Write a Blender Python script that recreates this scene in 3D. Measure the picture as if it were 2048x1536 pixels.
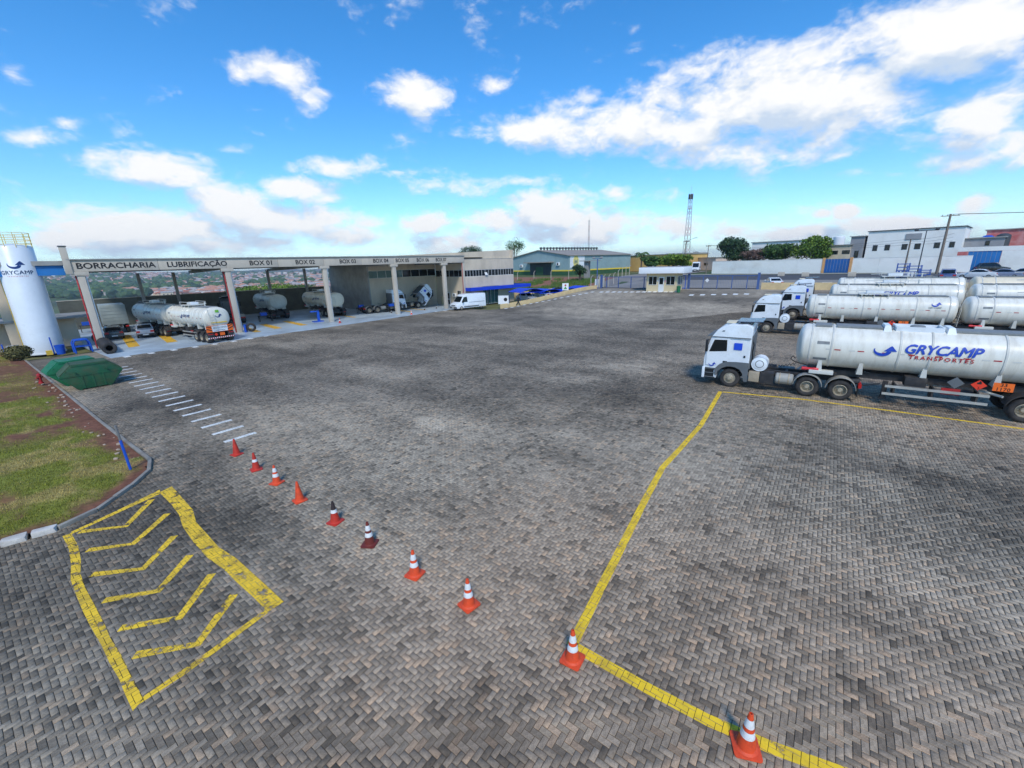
import bpy, bmesh, math, random
import numpy as np
from mathutils import Vector, Matrix
random.seed(7); np.random.seed(7)
for o in list(bpy.data.objects): bpy.data.objects.remove(o)
scene = bpy.context.scene
C = scene.collection
R = math.radians

# ------------------------------------------------------------------ camera
F, CX, CY, CAMZ = 842.0, 1024.0, 768.0, 7.0
HSL = (518-545)/(1338-430.0)
ROLL = math.atan(-HSL)
PITCH = math.atan((768-(545+HSL*(1024-430)))*math.cos(ROLL)/F)
FWD = Vector((0, math.cos(PITCH), -math.sin(PITCH)))
U0 = Vector((0, math.sin(PITCH), math.cos(PITCH))); R0 = Vector((1, 0, 0))
RGT = math.cos(ROLL)*R0-math.sin(ROLL)*U0
UPV = math.sin(ROLL)*R0+math.cos(ROLL)*U0
CAM = Vector((0, 0, CAMZ))
cd = bpy.data.cameras.new('camera'); cam = bpy.data.objects.new('camera', cd); C.objects.link(cam)
cd.sensor_width = 36; cd.lens = F*36/2048; cd.clip_start = .1; cd.clip_end = 20000
cam.matrix_world = Matrix((
    (RGT.x, UPV.x, -FWD.x, 0), (RGT.y, UPV.y, -FWD.y, 0), (RGT.z, UPV.z, -FWD.z, CAMZ), (0, 0, 0, 1)))
scene.camera = cam
scene.render.resolution_x = 1024; scene.render.resolution_y = 768

def ray(u, v): return (u-CX)/F*RGT-(v-CY)/F*UPV+FWD
def proj(P):
    q = Vector(P)-CAM; z = q.dot(FWD); return CX+F*q.dot(RGT)/z, CY-F*q.dot(UPV)/z

# ------------------------------------------------------------------ sun, exposure
SUN_AZ, SUN_EL = 178.0, 47.0
sd = bpy.data.lights.new('sun', 'SUN'); sd.energy = 2.15; sd.angle = R(11.0); sd.color = (1, .955, .88)
sun = bpy.data.objects.new('sun', sd); C.objects.link(sun)
sv = Vector((math.sin(R(SUN_AZ))*math.cos(R(SUN_EL)), math.cos(R(SUN_AZ))*math.cos(R(SUN_EL)), math.sin(R(SUN_EL))))
sun.rotation_euler = (-sv).to_track_quat('-Z', 'Y').to_euler(); sun.location = (20, -20, 60)
scene.view_settings.view_transform = 'Standard'; scene.view_settings.look = 'None'
scene.view_settings.exposure = 0.42; scene.view_settings.gamma = 1
scene.view_settings.use_curve_mapping = False

# ------------------------------------------------------------------ sky with cumulus
SKY_STRENGTH = 0.145
def build_world():
    w = bpy.data.worlds.new('World'); scene.world = w; w.use_nodes = True
    nt = w.node_tree; nt.nodes.clear()
    # density group: direction -> density
    g = bpy.data.node_groups.new('cloud_density', 'ShaderNodeTree')
    g.interface.new_socket('Vector', in_out='INPUT', socket_type='NodeSocketVector')
    g.interface.new_socket('Density', in_out='OUTPUT', socket_type='NodeSocketFloat')
    gi = g.nodes.new('NodeGroupInput'); go = g.nodes.new('NodeGroupOutput')
    def mth(tree, op, a, b=None, c=None, clamp=False):
        n = tree.nodes.new('ShaderNodeMath'); n.operation = op; n.use_clamp = clamp
        for i, x in enumerate((a, b, c)):
            if x is None: continue
            if isinstance(x, (int, float)): n.inputs[i].default_value = x
            else: tree.links.new(x, n.inputs[i])
        return n.outputs[0]
    m = lambda *a, **k: mth(g, *a, **k)
    sx = g.nodes.new('ShaderNodeSeparateXYZ'); g.links.new(gi.outputs[0], sx.inputs[0])
    x, y, z = sx.outputs
    az = m('ARCTAN2', x, y); el = m('ARCSINE', m('MINIMUM', m('MAXIMUM', z, -1), 1))
    ae = g.nodes.new('ShaderNodeCombineXYZ'); g.links.new(az, ae.inputs[0]); g.links.new(el, ae.inputs[1])
    # blobs: pixel centre, half width, half height (px), strength
    blobs = [(1330, 262, 390, 62, 1.0), (1560, 208, 330, 118, 1.15), (1640, 120, 150, 62, .75), (1890, 75, 250, 110, 1.15),
             (1960, 240, 120, 80, .95), (1080, 255, 190, 45, .8), (1420, 150, 160, 60, .7), (1440, 300, 250, 45, .75),
             (838, 195, 78, 58, 1.0), (930, 215, 50, 30, .35), (565, 140, 80, 38, .75), (620, 205, 42, 30, .6),
             (480, 150, 30, 40, .4), (985, 172, 40, 20, .5), (1180, 195, 40, 30, .35), (705, 335, 160, 24, .62), (600, 378, 85, 30, 1.0), (520, 440, 120, 40, .9), (220, 420, 90, 24, .6), (690, 470, 120, 26, .8), (800, 345, 110, 16, .5), (450, 300, 90, 14, .35), (1150, 470, 160, 26, .8), (1560, 470, 120, 20, .6), (1850, 470, 150, 18, .6),
             (330, 335, 190, 42, .72), (60, 275, 110, 20, .55), (140, 245, 40, 16, .5), (20, 150, 50, 30, .5),
             (300, 455, 240, 55, 1.05), (470, 420, 100, 55, .95), (130, 480, 120, 32, .8), (620, 450, 110, 36, .85),
             (845, 447, 55, 28, .85), (740, 445, 60, 22, .6), (1000, 440, 70, 32, .7), (1100, 425, 100, 52, 1.0), (1230, 385, 30, 24, .55),
             (1210, 450, 120, 40, .75), (920, 490, 120, 30, .7), (1350, 455, 80, 28, .65), (1450, 465, 70, 24, .6),
             (1690, 422, 28, 15, .9), (1645, 428, 22, 9, .8), (1780, 450, 110, 18, .75), (1950, 405, 45, 22, .8), (1940, 320, 200, 28, .55),
             (2030, 300, 60, 40, .6), (900, 372, 120, 26, .55), (1060, 362, 70, 16, .5), (400, 485, 300, 30, .6), (1700, 345, 150, 14, .3)]
    dens = None
    for (u, v, rw, rh, s) in blobs:
        d = ray(u, v).normalized(); a0 = math.atan2(d.x, d.y); e0 = math.asin(d.z)
        d2 = ray(u+rw, v).normalized(); d1 = ray(u-rw, v).normalized()
        ra = abs(math.atan2(d2.x, d2.y)-math.atan2(d1.x, d1.y))/2
        d3 = ray(u, v-rh).normalized(); d4 = ray(u, v+rh).normalized(); re = abs(math.asin(d3.z)-math.asin(d4.z))/2
        # the horizon tilt of the pixel frame: shear elevation with azimuth
        k = (math.asin(d2.z)-math.asin(d1.z))/(2*ra)
        mp_ = g.nodes.new('ShaderNodeMapping'); mp_.vector_type = 'TEXTURE'
        mp_.inputs['Location'].default_value = (a0, e0, 0); mp_.inputs['Rotation'].default_value = (0, 0, math.atan(k)); mp_.inputs['Scale'].default_value = (ra*1.25, re*1.3, 1)
        g.links.new(ae.outputs[0], mp_.inputs[0]); gr = g.nodes.new('ShaderNodeTexGradient'); gr.gradient_type = 'SPHERICAL'; g.links.new(mp_.outputs[0], gr.inputs[0])
        f = m('MULTIPLY', gr.outputs['Fac'], s)
        dens = f if dens is None else m('MAXIMUM', dens, f)
    # noise detail: stretch horizontally
    mp = g.nodes.new('ShaderNodeMapping'); mp.inputs['Scale'].default_value = (1, 1, 1.9)
    g.links.new(gi.outputs[0], mp.inputs[0])
    def noise(scale, detail, rough, dist=0.0):
        n = g.nodes.new('ShaderNodeTexNoise'); n.inputs['Scale'].default_value = scale
        n.inputs['Detail'].default_value = detail; n.inputs['Roughness'].default_value = rough
        n.inputs['Distortion'].default_value = dist
        g.links.new(mp.outputs[0], n.inputs['Vector']); return n.outputs['Fac']
    n1 = noise(9, 9, .58, .25); n2 = noise(3.2, 4, .5)
    n3 = noise(28, 6, .6, .4)
    bank = m('MULTIPLY', m('POWER', 2.718, m('MULTIPLY', m('POWER', m('MULTIPLY', m('SUBTRACT', el, .055), 10.), 2), -1)), .13)   # low bank of cloud all round the horizon
    field = m('ADD', bank, m('MAXIMUM', m('SUBTRACT', dens, .12), m('MULTIPLY', m('SUBTRACT', n2, .70), 1.6)))   # scattered small clouds everywhere
    nz = m('ADD', m('MULTIPLY', m('SUBTRACT', n1, .5), 1.65), m('MULTIPLY', m('SUBTRACT', n3, .5), .8))
    out = m('ADD', m('MAXIMUM', field, -.9), nz)
    g.links.new(out, go.inputs[0])
    # world
    tc = nt.nodes.new('ShaderNodeTexCoord')
    nrm = nt.nodes.new('ShaderNodeVectorMath'); nrm.operation = 'NORMALIZE'; nt.links.new(tc.outputs['Generated'], nrm.inputs[0])
    D = nrm.outputs[0]
    w_ = lambda *a, **k: mth(nt, *a, **k)
    ga = nt.nodes.new('ShaderNodeGroup'); ga.node_tree = g; nt.links.new(D, ga.inputs[0])
    of = nt.nodes.new('ShaderNodeVectorMath'); of.operation = 'ADD'; nt.links.new(D, of.inputs[0])
    of.inputs[1].default_value = (.012, -.006, .035)
    gb = nt.nodes.new('ShaderNodeGroup'); gb.node_tree = g; nt.links.new(of.outputs[0], gb.inputs[0])
    sky = nt.nodes.new('ShaderNodeTexSky'); sky.sky_type = 'NISHITA'; sky.sun_disc = False
    sky.sun_elevation = R(SUN_EL); sky.sun_rotation = R(SUN_AZ); sky.altitude = 600
    sky.air_density = 1.0; sky.dust_density = .3; sky.ozone_density = 1.6
    hs = nt.nodes.new('ShaderNodeHueSaturation'); hs.inputs['Saturation'].default_value = 1.26; hs.inputs['Value'].default_value = 1.0
    tint = nt.nodes.new('ShaderNodeMixRGB'); tint.blend_type = 'MULTIPLY'; tint.inputs[0].default_value = 1; tint.inputs[2].default_value = (.84, .98, 1.10, 1)
    nt.links.new(sky.outputs[0], tint.inputs[1]); nt.links.new(tint.outputs[0], hs.inputs['Color'])
    mr = nt.nodes.new('ShaderNodeMapRange'); mr.interpolation_type = 'SMOOTHSTEP'
    mr.inputs['From Min'].default_value = .0; mr.inputs['From Max'].default_value = .62
    nt.links.new(ga.outputs[0], mr.inputs[0])
    sep = nt.nodes.new('ShaderNodeSeparateXYZ'); nt.links.new(D, sep.inputs[0])
    up = w_('GREATER_THAN', sep.outputs[2], -.02)
    alpha = w_('MULTIPLY', mr.outputs[0], w_('MULTIPLY', up, .97))
    # lit side of the cloud: less cloud above means brighter
    sh = w_('MULTIPLY_ADD', w_('SUBTRACT', ga.outputs[0], gb.outputs[0]), 1.3, .54, clamp=True)
    cr = nt.nodes.new('ShaderNodeValToRGB'); nt.links.new(sh, cr.inputs[0])
    e = cr.color_ramp.elements
    e[0].position = .15; e[0].color = (3.3, 3.9, 4.7, 1); e[1].position = .86; e[1].color = (5.6, 5.55, 5.45, 1)
    mx = nt.nodes.new('ShaderNodeMixRGB'); nt.links.new(alpha, mx.inputs[0]); nt.links.new(hs.outputs[0], mx.inputs[1]); nt.links.new(cr.outputs[0], mx.inputs[2])
    bg = nt.nodes.new('ShaderNodeBackground'); bg.inputs[1].default_value = SKY_STRENGTH; nt.links.new(mx.outputs[0], bg.inputs[0])
    wo = nt.nodes.new('ShaderNodeOutputWorld'); nt.links.new(bg.outputs[0], wo.inputs[0])
    w.cycles.sampling_method = 'MANUAL'; w.cycles.sample_map_resolution = 512
build_world()

# ------------------------------------------------------------------ site frame: b runs away along the workshop, a runs right along the tank trucks
BA = R(37.0)
EB = Vector((math.sin(BA), math.cos(BA))); EA = Vector((math.cos(BA), -math.sin(BA)))
def ss(x, a, b):
    t = min(1., max(0., (x-a)/(b-a))); return t*t*(3-2*t)
def ss_np(x, a, b):
    t = np.clip((x-a)/(b-a), 0, 1); return t*t*(3-2*t)
def zba(b, a):
    f = max(ss(a, -50, -31), ss(b, 78, 115))
    return 2.4*ss(b, 48, 71)*f+.6*ss(b, 72, 110)
def zba_np(b, a):
    f = np.maximum(ss_np(a, -50, -31), ss_np(b, 78, 115))
    return 2.4*ss_np(b, 48, 71)*f+.6*ss_np(b, 72, 110)
def xy(b, a): return (b*EB.x+a*EA.x, b*EB.y+a*EA.y)
def S(b, a, dz=0.): x, y = xy(b, a); return Vector((x, y, zba(b, a)+dz))
def toba(P): return (P[0]*EB.x+P[1]*EB.y, P[0]*EA.x+P[1]*EA.y)
def G(u, v):
    d = ray(u, v); lo = 0; t = 2.
    while t < 3000:
        P = CAM+t*d
        if P.z < zba(*toba(P)): break
        lo = t; t *= 1.01
    hi = t
    for _ in range(40):
        mid = (lo+hi)/2; P = CAM+mid*d
        if P.z < zba(*toba(P)): hi = mid
        else: lo = mid
    return P
def Gba(u, v): return toba(G(u, v))
def rzaz(az): return R(90-az)          # rotation for a thing whose local +x looks along compass azimuth az
AZB, AZA = 37.0, 127.0
# ------------------------------------------------------------------ mesh and naming helpers
class MB:
    def __init__(s): s.v = []; s.f = []; s.mi = []; s.cur = 0
    def add(s, vs, fs):
        o = len(s.v); s.v += [tuple(p) for p in vs]; s.f += [tuple(i+o for i in f) for f in fs]; s.mi += [s.cur]*len(fs); return s
    def box(s, x0, x1, y0, y1, z0, z1):
        return s.add([(x0,y0,z0),(x1,y0,z0),(x1,y1,z0),(x0,y1,z0),(x0,y0,z1),(x1,y0,z1),(x1,y1,z1),(x0,y1,z1)],
                     [(0,3,2,1),(4,5,6,7),(0,1,5,4),(1,2,6,5),(2,3,7,6),(3,0,4,7)])
    def hexa(s, p): return s.add(p, [(0,3,2,1),(4,5,6,7),(0,1,5,4),(1,2,6,5),(2,3,7,6),(3,0,4,7)])
    def cyl(s, p0, p1, r0, r1=None, n=12, cap=True):
        p0 = Vector(p0); p1 = Vector(p1); r1 = r0 if r1 is None else r1
        d = (p1-p0).normalized(); a = d.orthogonal().normalized(); b = d.cross(a)
        vs = []
        for p, r in ((p0, r0), (p1, r1)):
            for i in range(n):
                t = 2*math.pi*i/n; vs.append(p+a*(r*math.cos(t))+b*(r*math.sin(t)))
        fs = [(i, (i+1) % n, n+(i+1) % n, n+i) for i in range(n)]
        if cap: fs += [tuple(range(n-1, -1, -1)), tuple(range(n, 2*n))]
        return s.add(vs, fs)
    def tube(s, pts, r, n=6):
        pts = [Vector(p) for p in pts]; k = len(pts); vs = []
        a = (pts[1]-pts[0]).orthogonal().normalized()
        for i, p in enumerate(pts):
            d = (pts[min(i+1, k-1)]-pts[max(i-1, 0)]).normalized()
            a = (a-d*a.dot(d)).normalized(); b = d.cross(a)
            vs += [p+a*(r*math.cos(2*math.pi*j/n))+b*(r*math.sin(2*math.pi*j/n)) for j in range(n)]
        fs = []
        for i in range(k-1):
            for j in range(n): fs.append((i*n+j, i*n+(j+1) % n, (i+1)*n+(j+1) % n, (i+1)*n+j))
        fs += [tuple(range(n-1, -1, -1)), tuple(range((k-1)*n, k*n))]
        return s.add(vs, fs)
    def lathe(s, prof, n=24, c=(0,0,0), axis='z', close=False):
        vs = []
        for (r, z) in prof:
            for i in range(n):
                t = 2*math.pi*i/n; x, y = r*math.cos(t), r*math.sin(t)
                if axis == 'z': p = (x, y, z)
                elif axis == 'y': p = (x, z, y)
                else: p = (z, x, y)
                vs.append((p[0]+c[0], p[1]+c[1], p[2]+c[2]))
        m = len(prof); fs = []
        for k in range(m if close else m-1):
            k2 = (k+1) % m
            for i in range(n): fs.append((k*n+i, k*n+(i+1) % n, k2*n+(i+1) % n, k2*n+i))
        return s.add(vs, fs)
    def prism(s, poly, lo, hi, axis='y'):
        """poly 2D; axis y: (x,z), axis x: (y,z), axis z: (x,y)"""
        n = len(poly); P = lambda p, h: {'y': (p[0], h, p[1]), 'x': (h, p[0], p[1]), 'z': (p[0], p[1], h)}[axis]
        vs = [P(p, lo) for p in poly]+[P(p, hi) for p in poly]
        return s.add(vs, [tuple(range(n)), tuple(range(2*n-1, n-1, -1))]+[(i, n+i, n+(i+1) % n, (i+1) % n) for i in range(n)])
    def quad(s, *p): return s.add(p, [tuple(range(len(p)))])
    def xf(s, M, start=0):
        s.v[start:] = [tuple(M @ Vector(p)) for p in s.v[start:]]; return s
    def build(s, name, mat, parent=None, smooth=0, bevel=0, seg=2, fix=True):
        me = bpy.data.meshes.new(name); me.from_pydata(s.v, [], s.f)
        if any(s.mi): me.polygons.foreach_set('material_index', s.mi)
        if fix or bevel:
            bm = bmesh.new(); bm.from_mesh(me)
            if fix: bmesh.ops.recalc_face_normals(bm, faces=bm.faces)
            if bevel:
                es = [e for e in bm.edges if len(e.link_faces) == 2 and e.calc_face_angle(0) > .5]
                bmesh.ops.bevel(bm, geom=es, offset=bevel, segments=seg, profile=.6, affect='EDGES', clamp_overlap=True)
            bm.to_mesh(me); bm.free()
        for m in (mat if isinstance(mat, (list, tuple)) else [mat]): me.materials.append(m)
        return link(name, me, parent, smooth or (35 if bevel else 0))
def link(name, me, parent=None, smooth=0):
    if smooth:
        me.polygons.foreach_set('use_smooth', [True]*len(me.polygons)); me.set_sharp_from_angle(angle=R(smooth))
    o = bpy.data.objects.new(name, me); C.objects.link(o)
    if parent is not None: o.parent = parent
    return o
def tag(o, label=None, cat=None, group=None, kind=None):
    if label: o['label'] = label
    if cat: o['category'] = cat
    if group: o['group'] = group
    if kind: o['kind'] = kind
    return o
def thing(name, label, cat, loc=(0,0,0), rz=0., group=None):
    o = bpy.data.objects.new(name, None); o.empty_display_size = .2; C.objects.link(o)
    o.location = loc; o.rotation_euler = (0, 0, rz); return tag(o, label, cat, group)
KIDS = {}
def kids(o):
    return [c for c in bpy.data.objects if c.parent == o]
def copy_tree(o, parent=None):
    c = o.copy(); C.objects.link(c)
    if parent is not None: c.parent = parent
    for k in o.children: copy_tree(k, c)
    return c
def dup(root, loc, rz, label, group=None):
    c = copy_tree(root); c.location = loc; c.rotation_euler = (0, 0, rz); c['label'] = label
    if group: c['group'] = group
    return c
def tree_objs(o):
    r = [o]
    for k in o.children: r += tree_objs(k)
    return r

# ------------------------------------------------------------------ materials
def lin(c):
    return tuple((x/255/12.92 if x/255 <= .04045 else ((x/255+.055)/1.055)**2.4) for x in c)
MATS = {}
def pm(name, col, rough=.6, metal=0., var=.18, scale=1.2, bump=.0, bscale=40, dirt=None, dirt_amt=.0, dscale=.8, spec=.5, coat=0., fine=.0, stretch=None, emit=0., alpha=None, trans=0.):
    """plain procedural material: base colour broken up by noise, optional dirt colour and relief"""
    if name in MATS: return MATS[name]
    m = bpy.data.materials.new(name); m.use_nodes = True; MATS[name] = m
    nt = m.node_tree; b = nt.nodes['Principled BSDF']; L = nt.links
    b.inputs['Roughness'].default_value = rough; b.inputs['Metallic'].default_value = metal
    b.inputs['Specular IOR Level'].default_value = spec; b.inputs['Coat Weight'].default_value = coat
    b.inputs['Coat Roughness'].default_value = .1; b.inputs['Transmission Weight'].default_value = trans
    tc = nt.nodes.new('ShaderNodeTexCoord'); mp = nt.nodes.new('ShaderNodeMapping')
    if stretch: mp.inputs['Scale'].default_value = stretch
    L.new(tc.outputs['Object'], mp.inputs[0])
    def nz(sc, det=5, ro=.6):
        n = nt.nodes.new('ShaderNodeTexNoise'); n.inputs['Scale'].default_value = sc; n.inputs['Detail'].default_value = det
        n.inputs['Roughness'].default_value = ro; L.new(mp.outputs[0], n.inputs['Vector']); return n.outputs['Fac']
    def mix(f, a, c, typ='MIX'):
        n = nt.nodes.new('ShaderNodeMixRGB'); n.blend_type = typ
        for i, x in enumerate((f, a, c)):
            if hasattr(x, 'is_output'): L.new(x, n.inputs[i])
            elif isinstance(x, (int, float)): n.inputs[i].default_value = x
            else: n.inputs[i].default_value = (*x[:3], 1)
        return n.outputs[0]
    def rng(f, a, c, d, e):
        n = nt.nodes.new('ShaderNodeMapRange'); L.new(f, n.inputs[0])
        for i, x in zip((1, 2, 3, 4), (a, c, d, e)): n.inputs[i].default_value = x
        return n.outputs[0]
    c0 = tuple(col[:3])
    out = mix(rng(nz(scale), .3, .7, 0, 1), tuple(x*(1-var) for x in c0), tuple(min(1, x*(1+var)) for x in c0))
    if fine: out = mix(rng(nz(scale*18, 3), .35, .65, 0, fine), out, tuple(x*.45 for x in c0))
    if dirt is not None and dirt_amt: out = mix(rng(nz(dscale, 8, .65), .45, .75, 0, dirt_amt), out, dirt)
    L.new(out, b.inputs['Base Color'])
    L.new(rng(nz(scale*3), .3, .7, max(.02, rough-.08), min(1, rough+.12)), b.inputs['Roughness'])
    if bump:
        bp = nt.nodes.new('ShaderNodeBump'); bp.inputs['Strength'].default_value = bump; bp.inputs['Distance'].default_value = .02
        L.new(nz(bscale, 6), bp.inputs['Height']); L.new(bp.outputs[0], b.inputs['Normal'])
    if emit:
        L.new(out, b.inputs['Emission Color']); b.inputs['Emission Strength'].default_value = emit
    return m
def attr_mat(name, rough=.85, bump=.3, bscale=60, fine=.3, var=.1, scale=8):
    """base colour from the 'Col' attribute of the mesh, with fine grain on top"""
    m = bpy.data.materials.new(name); m.use_nodes = True; nt = m.node_tree; b = nt.nodes['Principled BSDF']; L = nt.links
    b.inputs['Roughness'].default_value = rough; b.inputs['Specular IOR Level'].default_value = .3
    at = nt.nodes.new('ShaderNodeAttribute'); at.attribute_name = 'Col'
    tc = nt.nodes.new('ShaderNodeTexCoord')
    def nz(s, d=6):
        n = nt.nodes.new('ShaderNodeTexNoise'); n.inputs['Scale'].default_value = s; n.inputs['Detail'].default_value = d; n.inputs['Roughness'].default_value = .65
        L.new(tc.outputs['Object'], n.inputs['Vector']); return n.outputs['Fac']
    def mulr(c, f, lo, hi):
        r = nt.nodes.new('ShaderNodeMapRange'); L.new(f, r.inputs[0]); r.inputs[1].default_value = .3; r.inputs[2].default_value = .7; r.inputs[3].default_value = lo; r.inputs[4].default_value = hi
        x = nt.nodes.new('ShaderNodeMixRGB'); x.blend_type = 'MULTIPLY'; x.inputs[0].default_value = 1; L.new(c, x.inputs[1]); L.new(r.outputs[0], x.inputs[2]); return x.outputs[0]
    c = mulr(at.outputs['Color'], nz(scale), 1-var, 1+var); c = mulr(c, nz(bscale*.7), 1-fine, 1+fine*.6)
    L.new(c, b.inputs['Base Color'])
    bp = nt.nodes.new('ShaderNodeBump'); bp.inputs['Strength'].default_value = bump; bp.inputs['Distance'].default_value = .01; L.new(nz(bscale), bp.inputs['Height']); L.new(bp.outputs[0], b.inputs['Normal'])
    return m
def set_col(me, cols):
    """per-vertex colours, cols (n,3)"""
    a = me.color_attributes.new('Col', 'FLOAT_COLOR', 'POINT')
    c = np.ones((len(cols), 4), np.float32); c[:, :3] = cols; a.data.foreach_set('color', c.ravel())
# value noise in numpy
_T = np.random.RandomState(3).rand(256, 256)
def vnoise(x, y):
    xi = np.floor(x).astype(int); yi = np.floor(y).astype(int); fx = x-xi; fy = y-yi
    fx = fx*fx*(3-2*fx); fy = fy*fy*(3-2*fy); t = lambda i, j: _T[(xi+i) % 256, (yi+j) % 256]
    return (t(0,0)*(1-fx)+t(1,0)*fx)*(1-fy)+(t(0,1)*(1-fx)+t(1,1)*fx)*fy
def fbm(x, y, o=5, g=.55):
    s = 0; w = 1; tot = 0
    for i in range(o): s = s+w*vnoise(x*2**i+17.3*i, y*2**i+5.1*i); tot += w; w *= g
    return s/tot
# text as mesh
def text_mesh(body, size=1., bold=.0, shear=0., space=1., align='CENTER', cuts=0, xs=1.):
    cu = bpy.data.curves.new('lettering', 'FONT'); cu.body = body; cu.size = size; cu.offset = bold; cu.shear = shear
    cu.space_character = space; cu.align_x = align; cu.resolution_u = 3
    o = bpy.data.objects.new('lettering_tmp', cu); C.objects.link(o)
    dg = bpy.context.evaluated_depsgraph_get(); me = bpy.data.meshes.new_from_object(o.evaluated_get(dg))
    bpy.data.objects.remove(o); bpy.data.curves.remove(cu)
    bm = bmesh.new(); bm.from_mesh(me)
    if cuts:
        ys = [v.co.y for v in bm.verts]
        for i in range(1, cuts):
            y = min(ys)+(max(ys)-min(ys))*i/cuts
            bmesh.ops.bisect_plane(bm, geom=bm.verts[:]+bm.edges[:]+bm.faces[:], plane_co=(0, y, 0), plane_no=(0, 1, 0))
    vs = [(v.co.x*xs, v.co.y) for v in bm.verts]; fs = []
    bm.verts.index_update()
    fs = [tuple(v.index for v in f.verts) for f in bm.faces]
    bm.free(); bpy.data.meshes.remove(me)
    return vs, fs
def thicken(vs, fs, d):
    """bold lettering: shifted copies, each a hair further out (third value)"""
    V = []; Fs = []
    for k, (dx, dz) in enumerate(((0, 0), (d, 0), (-d, 0), (0, d), (0, -d))):
        o = len(V); V += [(x+dx, z+dz, .0006*k) for x, z in vs]; Fs += [tuple(i+o for i in f) for f in fs]
    return V, Fs
def logo_poly(cuts=6):
    """the swoosh with an arrow head: list of triangles/quads in 2D, about 1 wide"""
    vs = []; fs = []; n = 18
    for i in range(n+1):
        t = R(160+(352-160)*i/n); k = i/n
        w = .02+.21*ss(k, 0, .55)
        ro = .42; ex = 1.05
        vs += [(ro*ex*math.cos(t), .36*math.sin(t)+.02), ((ro-w)*ex*math.cos(t)+.02, (.36-w*.75)*math.sin(t)+.04)]
    fs = [(2*i, 2*i+2, 2*i+3, 2*i+1) for i in range(n)]
    o = len(vs); ns = 10
    for i in range(ns+1):
        x = .06+.64*i/ns; h = max(.004, .36*min((x-.06)/.36, (.70-x)/.28)); vs += [(x, 0.), (x, h)]
    fs += [(o+2*i, o+2*i+2, o+2*i+3, o+2*i+1) for i in range(ns)]
    return vs, fs
# ------------------------------------------------------------------ ground
M_TERR = attr_mat('land', rough=.95, bump=.2, bscale=.6, fine=.3, var=.15, scale=.02)
def land_z(b, a):
    """whole landscape: plateau, valley on the workshop side, hills beyond"""
    z = zba_np(b, a)
    # distance beyond the plateau edge (to the left of the workshop)
    e = -(a+92)-np.maximum(0, b-85)*.75
    r = np.sqrt(b*b+a*a)
    drop = -34*ss_np(e, 0, 260)
    n = fbm(b/420+3, a/420+9, 4)-.5
    hill = ss_np(r, 700, 3600)*(36+60*n)*ss_np(e, 60, 600)+ss_np(e, 0, 300)*n*10
    return z+drop+hill
def build_land():
    def axis(lo, hi):
        v = [0.]; s = 2.
        while v[-1] < hi: v.append(v[-1]+s); s = min(s*1.06, 160)
        w = [0.]; s = 2.
        while w[-1] > lo: w.append(w[-1]-s); s = min(s*1.06, 160)
        return np.array(sorted(set(v+w)))
    bs = axis(-400, 7000); as_ = axis(-7000, 5000)
    Bg, Ag = np.meshgrid(bs, as_, indexing='ij'); Z = land_z(Bg, Ag)-.12
    onpav = (Bg > -40) & (Bg < 88) & (Ag > -90) & (Ag < 120); Z = np.where(onpav, Z-.1, Z)
    X = Bg*EB.x+Ag*EA.x; Y = Bg*EB.y+Ag*EA.y
    n0, n1 = Bg.shape; V = np.stack([X, Y, Z], -1).reshape(-1, 3)
    idx = np.arange(n0*n1).reshape(n0, n1)
    Fq = np.stack([idx[:-1, :-1], idx[1:, :-1], idx[1:, 1:], idx[:-1, 1:]], -1).reshape(-1, 4)[:, ::-1]
    me = bpy.data.meshes.new('ground'); me.from_pydata(V.tolist(), [], Fq.tolist())
    n = fbm(Bg/90, Ag/90, 5).ravel(); n2 = fbm(Bg/350+7, Ag/350, 4).ravel()
    r = np.sqrt(Bg**2+Ag**2).ravel()
    green = np.array(lin((70, 92, 48))); dry = np.array(lin((128, 118, 78))); soil = np.array(lin((132, 96, 76))); wood = np.array(lin((44, 66, 42)))
    c = green+(dry-green)*np.clip((n-.4)*3, 0, 1)[:, None]
    k = (np.clip((n2-.5)*5, 0, 1)*ss_np(r, 900, 2400))[:, None]; c = c*(1-k)+soil*k
    k = (np.clip((n-.5)*6, 0, 1)*ss_np(r, 300, 900))[:, None]*.8; c = c*(1-k)+wood*k
    set_col(me, c); me.materials.append(M_TERR)
    o = link('ground', me, smooth=60); tag(o, kind='structure')
build_land()

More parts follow.
